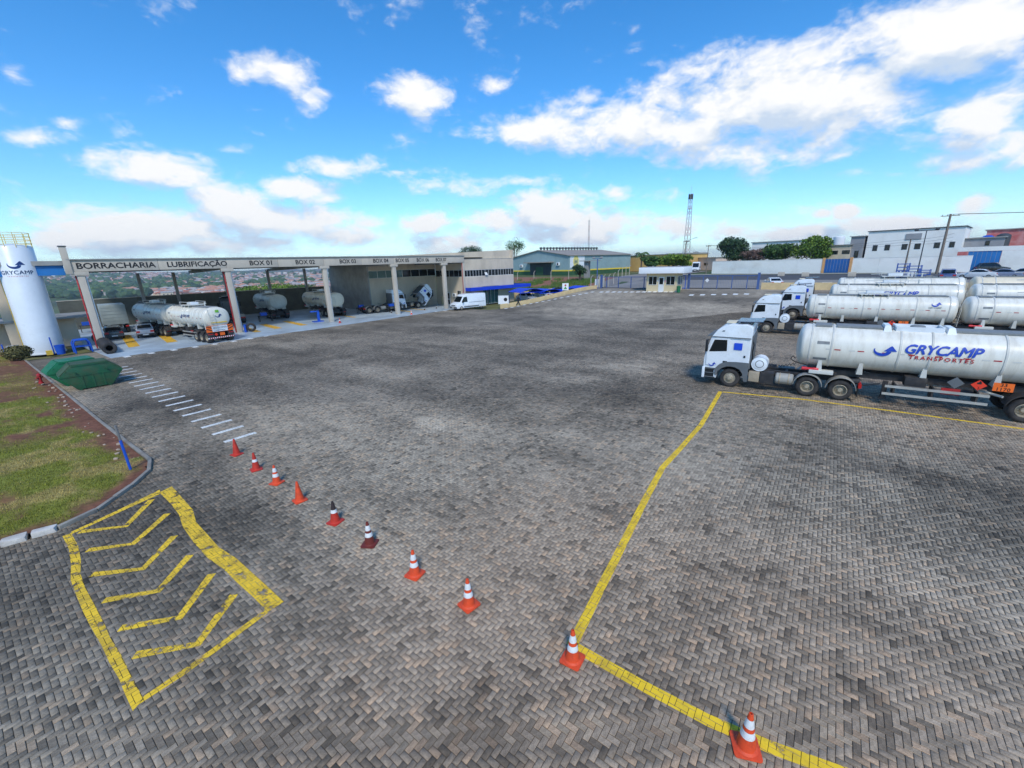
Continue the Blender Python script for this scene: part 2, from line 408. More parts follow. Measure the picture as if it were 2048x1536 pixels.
# yard paving colours
def yard_col(b, a, rnd=None):
    """albedo of the worn concrete paving at site point"""
    big = fbm(b/9+11, a/14+3, 5); mid = fbm(b/1.6, a/2.6+40, 4); wear = fbm(b/26+2, a/20+8, 3)
    v = .268*(1+.95*(big-.5)*2)*(1+.46*(mid-.5)*2)
    v = v*(1+.42*(fbm(b/1.9+31, a/13+7, 4)-.5)*2)*(1+.30*(fbm(b/15+3, a/1.7+50, 4)-.5)*2)      # tyre-worn streaks both ways
    sp = fbm(b/.55+70, a/.55+20, 2); v = v*(1-.45*ss_np(sp, .80, .86))                        # oil drips
    for (b0, b1, a0, a1, k_) in ((7.5, 24, -9.4, -8.7, .82), (9.0, 9.7, -30, 12, .86), (12, 17, -16, -13.2, 1.16), (1.2, 2.6, -4.2, 3.5, 1.14), (14.5, 20, 2.5, 6.8, .84), (26, 31, -30, -22, 1.15), (5.9, 7.4, 3.4, 9, .85)):
        v = v*np.where((b > b0) & (b < b1) & (a > a0) & (a < a1), k_, 1.)          # relaid trenches and repairs
    # worn light dust patches seen on the yard: (b, a, rb, ra)
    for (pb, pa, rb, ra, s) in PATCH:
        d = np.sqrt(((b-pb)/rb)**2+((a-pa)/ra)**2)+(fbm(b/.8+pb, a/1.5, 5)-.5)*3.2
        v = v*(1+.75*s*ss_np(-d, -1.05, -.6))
    warm = ss_np(-np.sqrt((b-5)**2+(a+1)**2), -11, -3)*.8+.45*ss_np(wear, .5, .7)*ss_np(a, -12, 4)
    g = np.stack([v*1.19, v*1.0, v*.74], -1); w = np.stack([v*1.36, v*1.01, v*.69], -1)*1.0
    c = g+(w-g)*np.clip(warm, 0, 1)[..., None]
    if rnd is not None:
        c = c*(.68+.64*rnd[0])[..., None]
        k = (rnd[1] > .86); c = np.where(k[..., None], c*np.array([1.08, .98, .9])*1.28, c)
        k = (rnd[1] < .14); c = np.where(k[..., None], c*.58, c)
    m = c.max(-1, keepdims=True); lim = .62*np.tanh(m/.62); c = c*lim/np.maximum(m, 1e-4)
    return np.clip(c, .012, .6)
PATCH = []
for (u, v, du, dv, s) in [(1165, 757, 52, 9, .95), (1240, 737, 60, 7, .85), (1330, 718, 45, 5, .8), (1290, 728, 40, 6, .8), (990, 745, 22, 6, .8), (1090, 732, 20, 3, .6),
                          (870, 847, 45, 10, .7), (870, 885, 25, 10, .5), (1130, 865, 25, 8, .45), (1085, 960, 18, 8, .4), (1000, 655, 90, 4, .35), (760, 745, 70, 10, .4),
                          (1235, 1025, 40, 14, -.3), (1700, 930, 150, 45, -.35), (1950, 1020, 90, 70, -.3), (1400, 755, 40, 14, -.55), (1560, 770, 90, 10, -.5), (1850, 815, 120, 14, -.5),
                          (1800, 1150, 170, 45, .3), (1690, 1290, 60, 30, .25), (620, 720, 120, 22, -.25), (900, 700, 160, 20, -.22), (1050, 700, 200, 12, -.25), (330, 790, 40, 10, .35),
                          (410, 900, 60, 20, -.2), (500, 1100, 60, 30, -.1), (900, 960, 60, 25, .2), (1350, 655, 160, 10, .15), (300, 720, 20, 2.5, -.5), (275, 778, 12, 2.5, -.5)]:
    p0 = Vector(Gba(u, v)); p1 = Vector(Gba(u+du, v)); p2 = Vector(Gba(u, v+dv))
    e1 = p1-p0; e2 = p2-p0
    PATCH.append((p0.x, p0.y, max(.3, math.hypot(e1.x, e2.x)), max(.3, math.hypot(e1.y, e2.y)), s))
KERB = [(3.45, -56.0), (3.45, -40.0), (3.45, -28.0), (3.5, -20.4), (3.2, -19.3), (2.5, -18.35), (1.43, -17.3), (.55, -16.95), (-.55, -17.2), (-2.0, -17.9), (-4.2, -19.2), (-8., -22.), (-14., -26.)]
def left_of_kerb(b, a):
    """signed: positive on the grass side"""
    kb = np.array([k[0] for k in KERB][::-1]); ka = np.array([k[1] for k in KERB][::-1])
    edge = np.interp(b, np.maximum.accumulate(kb+np.arange(len(kb))*1e-6), ka)
    return np.where(b > 3.47, -1., edge-a)
SLAB_A = lambda b: -50.3
def yard_mask(b, a):
    ok = (b > -14) & (b < 71.8) & (a < 60)
    ok &= left_of_kerb(b, a) < 0
    slab = (a < -50.2) & (b > 8.0)
    ok &= ~slab & ~((b <= 8.0) & (a < -56))
    lowwall = (b > 52.2) & (a < -42.8+(b-52.2)*.445)
    ok &= ~lowwall
    return ok
M_PAV = attr_mat('yard_paving_bed', rough=.88, bump=.5, bscale=9, fine=.42, var=.28, scale=1.3)
def build_yard():
    st = .5
    bs = np.arange(-14, 73.01, st); as_ = np.arange(-58, 60.01, st)
    Bg, Ag = np.meshgrid(bs, as_, indexing='ij'); Z = zba_np(Bg, Ag)-.012
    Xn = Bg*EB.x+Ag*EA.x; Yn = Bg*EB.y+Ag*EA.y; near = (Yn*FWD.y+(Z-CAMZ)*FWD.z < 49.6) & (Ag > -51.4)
    X = Bg*EB.x+Ag*EA.x; Y = Bg*EB.y+Ag*EA.y; n0, n1 = Bg.shape
    idx = np.arange(n0*n1).reshape(n0, n1)
    Q = np.stack([idx[:-1, :-1], idx[1:, :-1], idx[1:, 1:], idx[:-1, 1:]], -1).reshape(-1, 4)
    cb = (Bg[:-1, :-1]+st/2).ravel(); ca = (Ag[:-1, :-1]+st/2).ravel()
    ok = yard_mask(cb, ca) | (left_of_kerb(cb, ca) < .6) & (ca > -56) & (cb < 8) & (cb > -14)
    me = bpy.data.meshes.new('pavement'); me.from_pydata(np.stack([X, Y, Z], -1).reshape(-1, 3).tolist(), [], Q[ok][:, ::-1].tolist())
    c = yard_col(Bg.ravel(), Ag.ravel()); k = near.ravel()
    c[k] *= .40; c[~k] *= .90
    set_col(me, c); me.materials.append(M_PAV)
    return tag(link('pavement', me), kind='structure')
pavement = build_yard()

PW = .1
M_PAVER = attr_mat('concrete_paver', rough=.86, bump=.35, bscale=70, fine=.32, var=.26, scale=13)
def paver_cells():
    n = int(60/PW)
    ib, ia = np.meshgrid(np.arange(int(-9/PW), int(56/PW)), np.arange(int(-52/PW), int(50/PW)), indexing='ij')
    ib = ib.ravel(); ia = ia.ravel(); m = (ib-ia) % 4
    sel = (m == 0) | (m == 3); ib = ib[sel]; ia = ia[sel]; hor = (m[sel] == 0)
    cb = (ib+np.where(hor, 1., .5))*PW; ca = (ia+np.where(hor, .5, 1.))*PW
    X = cb*EB.x+ca*EA.x; Y = cb*EB.y+ca*EA.y; z = zba_np(cb, ca)
    # view test with a margin
    qz = Y*FWD.y+(z-CAMZ)*FWD.z; qx = X*RGT.x+Y*RGT.y+(z-CAMZ)*RGT.z; qy = X*UPV.x+Y*UPV.y+(z-CAMZ)*UPV.z
    u = CX+F*qx/np.maximum(qz, .1); v = CY-F*qy/np.maximum(qz, .1)
    vis = (qz > .5) & (u > -700) & (u < 2048+700) & (v < 1536+700) & (qz < 50) & yard_mask(cb, ca)
    return cb[vis], ca[vis], hor[vis], qz[vis], u[vis], v[vis]
PB, PA, PH, PQ, PU, PVv = paver_cells()
def build_pavers():
    N = len(PB); rs = np.random.RandomState(5)
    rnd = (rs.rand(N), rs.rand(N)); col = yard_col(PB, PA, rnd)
    hb = np.where(PH, PW, PW/2); ha = np.where(PH, PW/2, PW)
    z0 = zba_np(PB, PA)+rs.normal(0, .0012, N)
    tb = rs.normal(0, .006, N); ta = rs.normal(0, .006, N)     # tilt
    gap = .0035+.002*rs.rand(N)
    # the loosened area on the right of the yard, with wide open joints
    lb, la = Gba(1810, 1060)
    d = np.sqrt(((PB-lb)/3.6)**2+((PA-la)/3.6)**2)+(fbm(PB/.9, PA/.9, 3)-.5)*.8; loose = np.clip(1.2-d, 0, 1)
    gap = gap+.021*loose*rs.rand(N); tb += rs.normal(0, .03, N)*loose; ta += rs.normal(0, .03, N)*loose
    jb = rs.normal(0, .004, N)*loose; ja = rs.normal(0, .004, N)*loose
    col = col*(1-.15*loose)[:, None]
    inview = (PU > 20) & (PU < 2028) & (PVv > 60) & (PVv < 1500)
    order = np.argsort(np.where(inview, PQ, 1e9)); single = np.zeros(N, bool); single[order[:300]] = True
    full = (PQ < 23) & ~single; flat = (PQ >= 23)
    sg = np.array([[-1, -1], [1, -1], [1, 1], [-1, 1]])
    def corners(i, shrink, dz):
        b = PB[i, None]+jb[i, None]+sg[None, :, 0]*(hb[i]-shrink)[:, None]; a = PA[i, None]+ja[i, None]+sg[None, :, 1]*(ha[i]-shrink)[:, None]
        z = z0[i, None]+tb[i, None]*(b-PB[i, None])+ta[i, None]*(a-PA[i, None])+dz
        return np.stack([b*EB.x+a*EA.x, b*EB.y+a*EA.y, z], -1)
    i = np.where(full)[0]; n = len(i)
    top = corners(i, gap[i]+.005, 0); bot = corners(i, gap[i], -.007); low = corners(i, gap[i], -.022)
    V1 = np.concatenate([top, bot, low], 1).reshape(-1, 3)
    base = (np.arange(n)*12)[:, None]
    F1 = [base+np.array([[3, 2, 1, 0]])]
    for k in range(4):
        k2 = (k+1) % 4; F1.append(base+np.array([[k, k2, 4+k2, 4+k]])); F1.append(base+np.array([[4+k, 4+k2, 8+k2, 8+k]]))
    F1 = np.concatenate(F1, 0)
    C1 = np.repeat(col[i], 12, 0)
    j = np.where(flat)[0]; n2 = len(j)
    V2 = corners(j, gap[j]+.002, 0).reshape(-1, 3); F2 = (np.arange(n2)*4)[:, None]+np.array([[3, 2, 1, 0]])+len(V1)
    C2 = np.repeat(col[j], 4, 0)
    V = np.concatenate([V1, V2]); Fc = np.concatenate([F1, F2]); Cc = np.concatenate([C1, C2])
    me = bpy.data.meshes.new('pavers'); me.vertices.add(len(V)); me.vertices.foreach_set('co', V.astype(np.float32).ravel())
    me.loops.add(Fc.size); me.loops.foreach_set('vertex_index', Fc.astype(np.int32).ravel())
    me.polygons.add(len(Fc)); me.polygons.foreach_set('loop_start', (np.arange(len(Fc))*4).astype(np.int32))
    me.update(calc_edges=True); me.validate()
    set_col(me, Cc); me.materials.append(M_PAVER)
    tag(link('pavers', me, pavement), kind='stuff')
    # the 300 nearest as single pieces sharing a few meshes
    lib = {}
    lum = col.mean(1); ids = np.where(single)[0]
    qs = np.quantile(lum[ids], np.linspace(0, 1, 11))
    for k in ids:
        q = min(9, int(np.searchsorted(qs, lum[k], 'right')-1)); key = (q, bool(PH[k]), int(col[k][0]/col[k][2]*9))
        if key not in lib:
            mb = MB(); x, y = (hb[k], ha[k]); g = .004
            v = []
            for sh, dz in ((g+.005, 0), (g, -.007), (g, -.05)):
                v += [(sx*(x-sh), -sy*(y-sh), dz) for sx, sy in sg]
            mb.add(v, [(0, 1, 2, 3)]+[(m, (m+1) % 4, 4+(m+1) % 4, 4+m) for m in range(4)]+[(4+m, 4+(m+1) % 4, 8+(m+1) % 4, 8+m) for m in range(4)]+[(8, 11, 10, 9)])
            m_ = bpy.data.meshes.new('paver'); m_.from_pydata(mb.v, [], mb.f)
            bm = bmesh.new(); bm.from_mesh(m_); bmesh.ops.recalc_face_normals(bm, faces=bm.faces); bm.to_mesh(m_); bm.free()
            set_col(m_, np.repeat(col[k][None], 12, 0)); m_.materials.append(M_PAVER); lib[key] = m_
        o = link('paver', lib[key], pavement); x, y = xy(PB[k], PA[k]); o.location = (x, y, z0[k]); o.rotation_euler = (ta[k], -tb[k], R(90-AZB))
    return z0, gap
PZ0, PGAP = build_pavers()
print('pavers', len(PB))
# ------------------------------------------------------------------ painted markings, cut to the paver tops
def worn_paint(name, col, wear=.5, scale=3.):
    m = pm(name, col, rough=.7, var=.1, scale=2.5, dirt=tuple(x*.3 for x in lin((130, 120, 100))), dirt_amt=.55, dscale=2.2, bump=.2)
    nt = m.node_tree; b = nt.nodes['Principled BSDF']; L = nt.links
    tc = nt.nodes.new('ShaderNodeTexCoord'); n = nt.nodes.new('ShaderNodeTexNoise'); n.inputs['Scale'].default_value = scale; n.inputs['Detail'].default_value = 9; n.inputs['Roughness'].default_value = .72
    L.new(tc.outputs['Object'], n.inputs['Vector'])
    r = nt.nodes.new('ShaderNodeMapRange'); L.new(n.outputs['Fac'], r.inputs[0]); r.inputs[1].default_value = wear-.04; r.inputs[2].default_value = wear+.03; r.inputs[3].default_value = 1; r.inputs[4].default_value = 0
    L.new(r.outputs[0], b.inputs['Alpha']); return m
M_YEL = worn_paint('worn_yellow_paint', lin((248, 200, 46)), .575)
M_YEL2 = worn_paint('worn_yellow_box_paint', lin((250, 202, 38)), .62)
M_WPAINT = worn_paint('white_road_paint', lin((235, 235, 228)), .70)
def clip_poly(P, Q):
    """clip polygon P by convex ccw polygon Q (2D)"""
    for i in range(len(Q)):
        (x0, y0), (x1, y1) = Q[i], Q[(i+1) % len(Q)]
        ins = lambda p: (x1-x0)*(p[1]-y0)-(y1-y0)*(p[0]-x0) >= 0
        out = []
        for j in range(len(P)):
            p, q = P[j], P[(j+1) % len(P)]; a, b = ins(p), ins(q)
            if a: out.append(p)
            if a != b:
                d0 = (x1-x0)*(p[1]-y0)-(y1-y0)*(p[0]-x0); d1 = (x1-x0)*(q[1]-y0)-(y1-y0)*(q[0]-x0); t = d0/(d0-d1)
                out.append((p[0]+t*(q[0]-p[0]), p[1]+t*(q[1]-p[1])))
        P = out
        if len(P) < 3: return []
    return P
def paint(name, quads, mat, parent=None):
    mb = MB()
    for Q in quads:
        ar = sum(Q[i][0]*Q[(i+1) % len(Q)][1]-Q[(i+1) % len(Q)][0]*Q[i][1] for i in range(len(Q)))
        if ar < 0: Q = Q[::-1]
        b0 = min(p[0] for p in Q)-.12; b1 = max(p[0] for p in Q)+.12; a0 = min(p[1] for p in Q)-.12; a1 = max(p[1] for p in Q)+.12
        ids = np.where((PB > b0) & (PB < b1) & (PA > a0) & (PA < a1))[0]
        if len(ids) == 0:
            mb.quad(*[(*xy(*p), zba(*p)+.006) for p in Q]); continue
        for k in ids:
            hb = (PW if PH[k] else PW/2)-PGAP[k]*.9; ha = (PW/2 if PH[k] else PW)-PGAP[k]*.9
            P = clip_poly([(PB[k]-hb, PA[k]-ha), (PB[k]+hb, PA[k]-ha), (PB[k]+hb, PA[k]+ha), (PB[k]-hb, PA[k]+ha)], Q)
            if P: mb.quad(*[(*xy(*p), PZ0[k]+.0035) for p in P])
    o = mb.build(name, mat, parent); return o if parent is not None else tag(o, kind='structure')
def strip(pts, w):
    """quads along a polyline of site points"""
    n = len(pts); Lf = []; Rt = []
    for i in range(n):
        d = Vector(pts[min(i+1, n-1)])-Vector(pts[max(i-1, 0)]); d.normalize(); nn = Vector((-d.y, d.x))*w/2
        p = Vector(pts[i]); Lf.append(tuple(p+nn)); Rt.append(tuple(p-nn))
    return [[Lf[i], Lf[i+1], Rt[i+1], Rt[i]] for i in range(n-1)]
def band(l, r): return [[l[i], l[i+1], r[i+1], r[i]] for i in range(len(l)-1)]
hz = lambda L: [Gba(100+x/3.2, 960+y/3.2) for x, y in L]
paint('hump_edge_marking', band(hz([(700,80),(770,150),(825,220),(850,300),(920,400),(1010,500),(1110,570),(1200,660),(1300,750),(1395,845)]),
                                hz([(780,40),(860,130),(915,190),(935,270),(1000,340),(1080,430),(1190,500),(1300,600),(1400,690),(1495,780)])), M_YEL)
paint('hump_edge_marking', band(hz([(80,360),(120,440),(135,540),(132,640),(165,730),(210,840),(260,940),(330,1060),(380,1170),(440,1270),(480,1370),(530,1480)]),
                                hz([(135,340),(180,420),(198,510),(195,600),(225,690),(285,800),(345,910),(385,1010),(450,1110),(510,1230),(560,1330),(600,1400)])), M_YEL)
paint('hump_side_marking', band(hz([(136,332),(420,200),(702,62)]), hz([(138,348),(425,216),(708,88)])), M_YEL)
paint('hump_side_marking', band(hz([(605,1380),(830,1228),(1030,1085),(1375,828)]), hz([(565,1440),(850,1255),(1050,1110),(1396,850)])), M_YEL)
for ch in [[(190,332),(485,296),(650,125)], [(238,450),(532,408),(752,215)], [(266,606),(595,568),(797,357)], [(342,772),(692,710),(896,480)], [(446,950),(830,880),(1036,600)], [(538,1122),(945,1050),(1178,733)]]:
    paint('chevron_marking', strip(hz(ch), .19), M_YEL)
paint('bay_line', strip([Gba(*p) for p in [(1441,783),(1402,850),(1365,892),(1325,935),(1290,1000),(1250,1080),(1225,1130),(1200,1178),(1172,1235),(1143,1292)]], .20), M_YEL2)
paint('bay_line', strip([Gba(*p) for p in [(1150,1294),(1290,1374),(1415,1440),(1540,1494),(1680,1545),(1780,1580)]], .21), M_YEL2)
paint('bay_line', strip([Gba(*p) for p in [(1446,784),(1600,798),(1800,824),(2048,858),(2150,872)]], .17), M_YEL2)
# white crossing bars towards the workshop
p0 = Vector(Gba(482, 874)); p1 = Vector(Gba(236, 735.5))
for i in range(18):
    c = p0.lerp(p1, i/17)
    paint('crossing_bar', [[(c.x-.66, c.y-.13), (c.x+.62, c.y-.13), (c.x+.62, c.y+.13), (c.x-.66, c.y+.13)]], M_WPAINT)
for i in range(27):
    b = 9.0+1.72*i; a = -49.75+.12*math.sin(i*.37)-(.9 if 17 < b < 48 else 0)*ss(b, 17, 24)*(1-ss(b, 44, 50))
    paint('edge_block_marking', [[(b-.24, a-.42), (b+.24, a-.42), (b+.24, a+.42), (b-.24, a+.42)]], M_WPAINT)
for i in range(15):
    t = i/14; u = 1012+(1185-1012)*t; v = 617-(617-584)*t; b, a = Gba(u, v)
    paint('edge_block_marking', [[(b-.3, a-.28), (b+.3, a-.28), (b+.3, a+.28), (b-.3, a+.28)]], M_WPAINT)
for (u, v) in [(1203+12.2*i, 584) for i in range(8)]+[(1383+22*i, 590-.4*i) for i in range(6)]+[(1288+11*i, 583.6) for i in range(7)]:
    b, a = Gba(u, v); paint('edge_block_marking', [[(b-.4, a-.3), (b+.4, a-.3), (b+.4, a+.3), (b-.4, a+.3)]], M_WPAINT)

# ------------------------------------------------------------------ kerb, verge
M_KERB = pm('kerb_concrete', lin((150, 145, 134)), .9, var=.2, scale=2, bump=.4, dirt=lin((98, 76, 60)), dirt_amt=.6, fine=.2)
M_KERBW = pm('whitewashed_stone', lin((206, 200, 190)), .9, var=.2, scale=3, bump=.6, bscale=14, dirt=lin((116, 92, 74)), dirt_amt=.75, fine=.2)
kerb = tag(bpy.data.objects.new('kerb', None), kind='structure'); C.objects.link(kerb)
def kerb_run():
    pts = [Vector(k) for k in KERB]; rs = random.Random(4)
    d = 0; seg = []
    for i in range(len(pts)-1):
        L = (pts[i+1]-pts[i]).length; n = max(1, round(L/(.95 if pts[i].x > 1. else .5)))
        for j in range(n): seg.append((pts[i].lerp(pts[i+1], j/n), pts[i].lerp(pts[i+1], (j+1)/n)))
    for p, q in seg:
        rough = p.x < .9; e = (q-p).normalized(); nn = Vector((-e.y, e.x)); w = .062 if not rough else .13; g = .008 if not rough else .03
        p2 = p+e*g; q2 = q-e*g; hgt = .11+rs.uniform(-.012, .012)+(.03 if rough else 0); mb = MB(); j = lambda s: rs.uniform(-s, s)
        s = .035 if rough else .006
        cs = [p2-nn*w, q2-nn*w, q2+nn*w, p2+nn*w]
        bot = [(*xy(c.x+j(s), c.y+j(s)), -.05) for c in cs]; top = [(*xy(c.x+j(s), c.y+j(s)), hgt+j(s)) for c in cs]
        mb.hexa(bot+top); mb.build('kerb_stone', M_KERBW if rough else M_KERB, kerb, bevel=.018 if not rough else .035)
kerb_run()
def verge_z(b, a):
    d = np.clip(left_of_kerb(b, a), 0, 40); e = np.clip(3.45-b, 0, 30); d = np.minimum(d, np.where(a < -21, e, d))
    return .06+.42*ss_np(d, 0, 7)+.10*(fbm(b/1.3, a/1.3, 3)-.5)*ss_np(d, .1, 1.5)
def verge_kind(b, a):
    d = np.clip(left_of_kerb(b, a), 0, 40); d = np.where(a < -21, np.minimum(d, 3.45-b), d)
    n = fbm(b/2.4+5, a/4.0, 5); n2 = fbm(b/.9, a/1.3+30, 4)
    bare = np.clip(1.5-d/.85+(n2-.5)*2.2, 0, 1)
    bare = np.maximum(bare, ss_np(n, .33, .46)*ss_np(-a, 25.5, 28.5)*(1-.35*ss_np(-a, 37, 40))); bare = np.maximum(bare, ss_np(n, .60, .70)*.9)
    dry = ss_np(n2, .48, .66)
    return bare, dry
def verge_col(b, a):
    bare, dry = verge_kind(b, a); n = fbm(b/.35, a/.35, 3)
    soil = np.array(lin((122, 80, 60))); gr = np.array(lin((122, 126, 52))); dr = np.array(lin((158, 140, 88)))
    c = gr+(dr-gr)*dry[..., None]*.8; c = c+(soil-c)*bare[..., None]
    return c*(.75+.5*n)[..., None]
M_VERGE = attr_mat('verge_soil', rough=.97, bump=.9, bscale=9, fine=.4, var=.25, scale=3)
M_BLADE = attr_mat('grass_blades', rough=.8, bump=0, fine=.2, var=.1)
def build_verge():
    st = .2; bs = np.arange(-14, 3.41, st); as_ = np.arange(-70, -16.0, st); Bg, Ag = np.meshgrid(bs, as_, indexing='ij'); Z = verge_z(Bg, Ag)
    X = Bg*EB.x+Ag*EA.x; Y = Bg*EB.y+Ag*EA.y; n0, n1 = Bg.shape; idx = np.arange(n0*n1).reshape(n0, n1)
    Q = np.stack([idx[:-1, :-1], idx[1:, :-1], idx[1:, 1:], idx[:-1, 1:]], -1).reshape(-1, 4)
    ok = left_of_kerb((Bg[:-1, :-1]+.1).ravel(), (Ag[:-1, :-1]+.1).ravel()) > .05
    me = bpy.data.meshes.new('grass_verge'); me.from_pydata(np.stack([X, Y, Z], -1).reshape(-1, 3).tolist(), [], Q[ok][:, ::-1].tolist())
    set_col(me, verge_col(Bg.ravel(), Ag.ravel())); me.materials.append(M_VERGE); v = tag(link('verge', me, smooth=60), kind='structure')
    N = 230000; rs = np.random.RandomState(8); b = rs.uniform(-9, 3.4, N); a = -17-rs.rand(N)**1.4*45
    bare, dry = verge_kind(b, a); keep = (left_of_kerb(b, a) > .15) & (rs.rand(N) > bare*1.15); b = b[keep]; a = a[keep]; n = len(b)
    dry = dry[keep]; z = verge_z(b, a); hgt = rs.uniform(.025, .075, n)*(1+.8*(fbm(b/.6, a/.6, 3)-.4)); th = rs.uniform(0, 6.28, n); w = .008+.006*rs.rand(n)
    le = rs.normal(0, .03, (n, 2)); X = b*EB.x+a*EA.x; Y = b*EB.y+a*EA.y
    V = np.stack([np.stack([X-w*np.cos(th), Y-w*np.sin(th), z-.01], -1), np.stack([X+w*np.cos(th), Y+w*np.sin(th), z-.01], -1), np.stack([X+le[:, 0], Y+le[:, 1], z+hgt], -1)], 1).reshape(-1, 3)
    col = np.array(lin((132, 136, 46)))+(np.array(lin((184, 164, 96)))-np.array(lin((132, 136, 46))))*(np.clip(dry*1.1+rs.normal(0, .15, n), 0, 1))[:, None]
    col = col*rs.uniform(.6, 1.25, n)[:, None]
    me = bpy.data.meshes.new('grass'); me.vertices.add(len(V)); me.vertices.foreach_set('co', V.astype(np.float32).ravel())
    me.loops.add(len(V)); me.loops.foreach_set('vertex_index', np.arange(len(V), dtype=np.int32)); me.polygons.add(n); me.polygons.foreach_set('loop_start', (np.arange(n)*3).astype(np.int32))
    me.update(calc_edges=True); set_col(me, np.repeat(col, 3, 0)); me.materials.append(M_BLADE)
    tag(link('grass', me), 'short patchy green and dry grass on the bank', 'grass', kind='stuff')
build_verge()
# loose stones along the kerb
M_STONE = pm('loose_stone', lin((170, 150, 130)), .95, var=.3, scale=4, bump=.6, bscale=10)
rs = random.Random(12); mb = MB()
for i in range(46):
    a = rs.uniform(-45, -20); b = 3.3-abs(rs.gauss(0, .35)); r = rs.uniform(.03, .10); c = Vector((*xy(b, a), float(verge_z(np.array([b]), np.array([a]))[0])+r*.3))
    bm = bmesh.new(); bmesh.ops.create_icosphere(bm, subdivisions=1, radius=r)
    mb.add([c+Vector((v.co.x*rs.uniform(.7, 1.3), v.co.y*rs.uniform(.7, 1.3), v.co.z*rs.uniform(.5, .8))) for v in bm.verts], [tuple(v.index for v in f.verts) for f in bm.faces]); bm.free()
tag(mb.build('rubble', M_STONE), 'pale broken stones lying along the kerb', 'rubble', kind='stuff')

# ------------------------------------------------------------------ workshop slab
M_SLAB = pm('blue_grey_epoxy_floor', lin((180, 194, 202)), .36, var=.14, scale=.35, dirt=lin((104, 112, 118)), dirt_amt=.7, dscale=.25, spec=.5, fine=.15)
M_SYEL = worn_paint('floor_yellow_paint', lin((222, 172, 40)), .60, .9)
mb = MB(); sl = [(8.0, -50.2), (57.0, -50.2), (60, -90.), (8., -90.)]
n_ = 12
mb.add([(*xy(*p), .018) for p in sl]+[(*xy(*p), -.1) for p in sl], [(0, 1, 2, 3), (0, 4, 5, 1), (3, 7, 4, 0)])
slab = tag(mb.build('workshop_floor', M_SLAB), kind='structure')
# ------------------------------------------------------------------ traffic cones
def cone_mat(name, col): return pm(name, col, .55, var=.15, scale=6, dirt=tuple(x*.3+.01 for x in col), dirt_amt=.75, dscale=7)
M_OR = cone_mat('cone_orange_rubber', lin((226, 78, 36))); M_RD = cone_mat('cone_red_rubber', lin((196, 52, 34))); M_DK = cone_mat('cone_dark_red_rubber', lin((112, 40, 30)))
M_CW = pm('cone_reflective_white', lin((228, 228, 225)), .5, var=.06, scale=6, dirt=lin((150, 140, 130)), dirt_amt=.5, dscale=8)
M_CB = pm('cone_black_tip', lin((52, 40, 38)), .6)
def make_cone(label, P, rot, mat, bands, H=.66, tip=None, basemat=None, lean=0):
    t = thing('traffic_cone', label, 'traffic cone', P, rot, 'traffic cones in the yard')
    t.rotation_euler[0] = lean
    k = H/.66; mb = MB()
    q = .19*k; poly = []
    for sx, sy in ((1, 1), (-1, 1), (-1, -1), (1, -1)):
        c0 = math.atan2(sy, sx)
        for j in range(5):
            an = c0+R(-45+22.5*j); poly.append((sx*(q-.045)+.045*math.cos(an), sy*(q-.045)+.045*math.sin(an)))
    mb.prism(poly, .0, .028*k, 'z')
    b = mb.build('base', basemat or mat, t, bevel=.006)
    rad = lambda z: (.135-(z-.028)/.632*.105)*k
    cuts = [.028, .05]
    def ring(z0, z1, m, name, extra=0., open_top=False):
        m2 = MB(); pr = [(rad(z0)+extra, z0*k), (rad(z1)+extra, z1*k)]
        if z0 <= .03: pr = [((.165)*k, .028*k), ((.15)*k, .036*k), (rad(.05), .05*k), pr[1]]
        if open_top: pr += [(rad(z1)*.62, z1*k+.004), (rad(z1)*.55, z1*k-.05)]
        m2.lathe(pr, 22); m2.build(name, m, t, smooth=40)
    edges = [.028]
    for (z0, z1) in bands: edges += [z0, z1]
    edges.append(.66)
    for i in range(len(edges)-1):
        top = i == len(edges)-2
        if i % 2 == 0: ring(edges[i], edges[i+1], tip if (tip and top) else mat, 'body', open_top=top)
        else: ring(edges[i], edges[i+1], M_CW, 'reflective_band', .002)
    return t
two = [(.25, .365), (.43, .57)]; one = [(.32, .42)]
CN = [((474, 909), M_RD, [], None, 'plain faded red cone nearest the white crossing bars'),
      ((513, 939), M_RD, one, None, 'red cone with one white band, second from the crossing bars'),
      ((554, 966), M_OR, two, None, 'orange cone with two white bands between a one-band cone and a plain cone'),
      ((600, 1001), M_OR, [], None, 'plain orange cone without bands in the middle of the row'),
      ((671, 1044), M_RD, one, M_CB, 'red cone with one white band next to the dark cone'),
      ((740, 1088), M_DK, two, None, 'dirty dark red cone with two white bands'),
      ((830, 1149), M_OR, two, None, 'orange cone with two white bands beside the dark cone'),
      ((938, 1210), M_OR, two, None, 'orange two-band cone midway between hatched box and yellow bay corner'),
      ((1145, 1319), M_OR, two, None, 'orange two-band cone standing on the corner of the yellow bay line'),
      ((1491, 1494), M_OR, two, None, 'largest nearest orange cone standing on the yellow line at the bottom')]
for i, (p, m, bn, tip, lab) in enumerate(CN):
    make_cone(lab, G(*p)+Vector((0, 0, .005)), R(53+[8, -12, 20, -6, 15, 30, 10, -8, 4, 22][i]), m, bn, tip=tip, H=.66)
make_cone('small orange cone on the edge of the workshop floor beyond the fourth column', G(823, 629)+Vector((0, 0, .01)), .3, M_OR, two)
make_cone('dark red cone near the third workshop column', G(680, 646)+Vector((0, 0, .02)), .9, M_RD, one)
for (p, l) in [((783, 626), 'small cone on workshop floor left of the fourth column'), ((849, 620), 'small cone on workshop floor between fourth and fifth columns'), ((873, 617), 'small cone on workshop floor just before the fifth column')]:
    make_cone(l, G(*p)+Vector((0, 0, .02)), .5, M_CB, one, H=.5)
make_cone('orange cone by the office entrance wall beyond the van', G(983, 606)+Vector((0, 0, .02)), .2, M_OR, two)
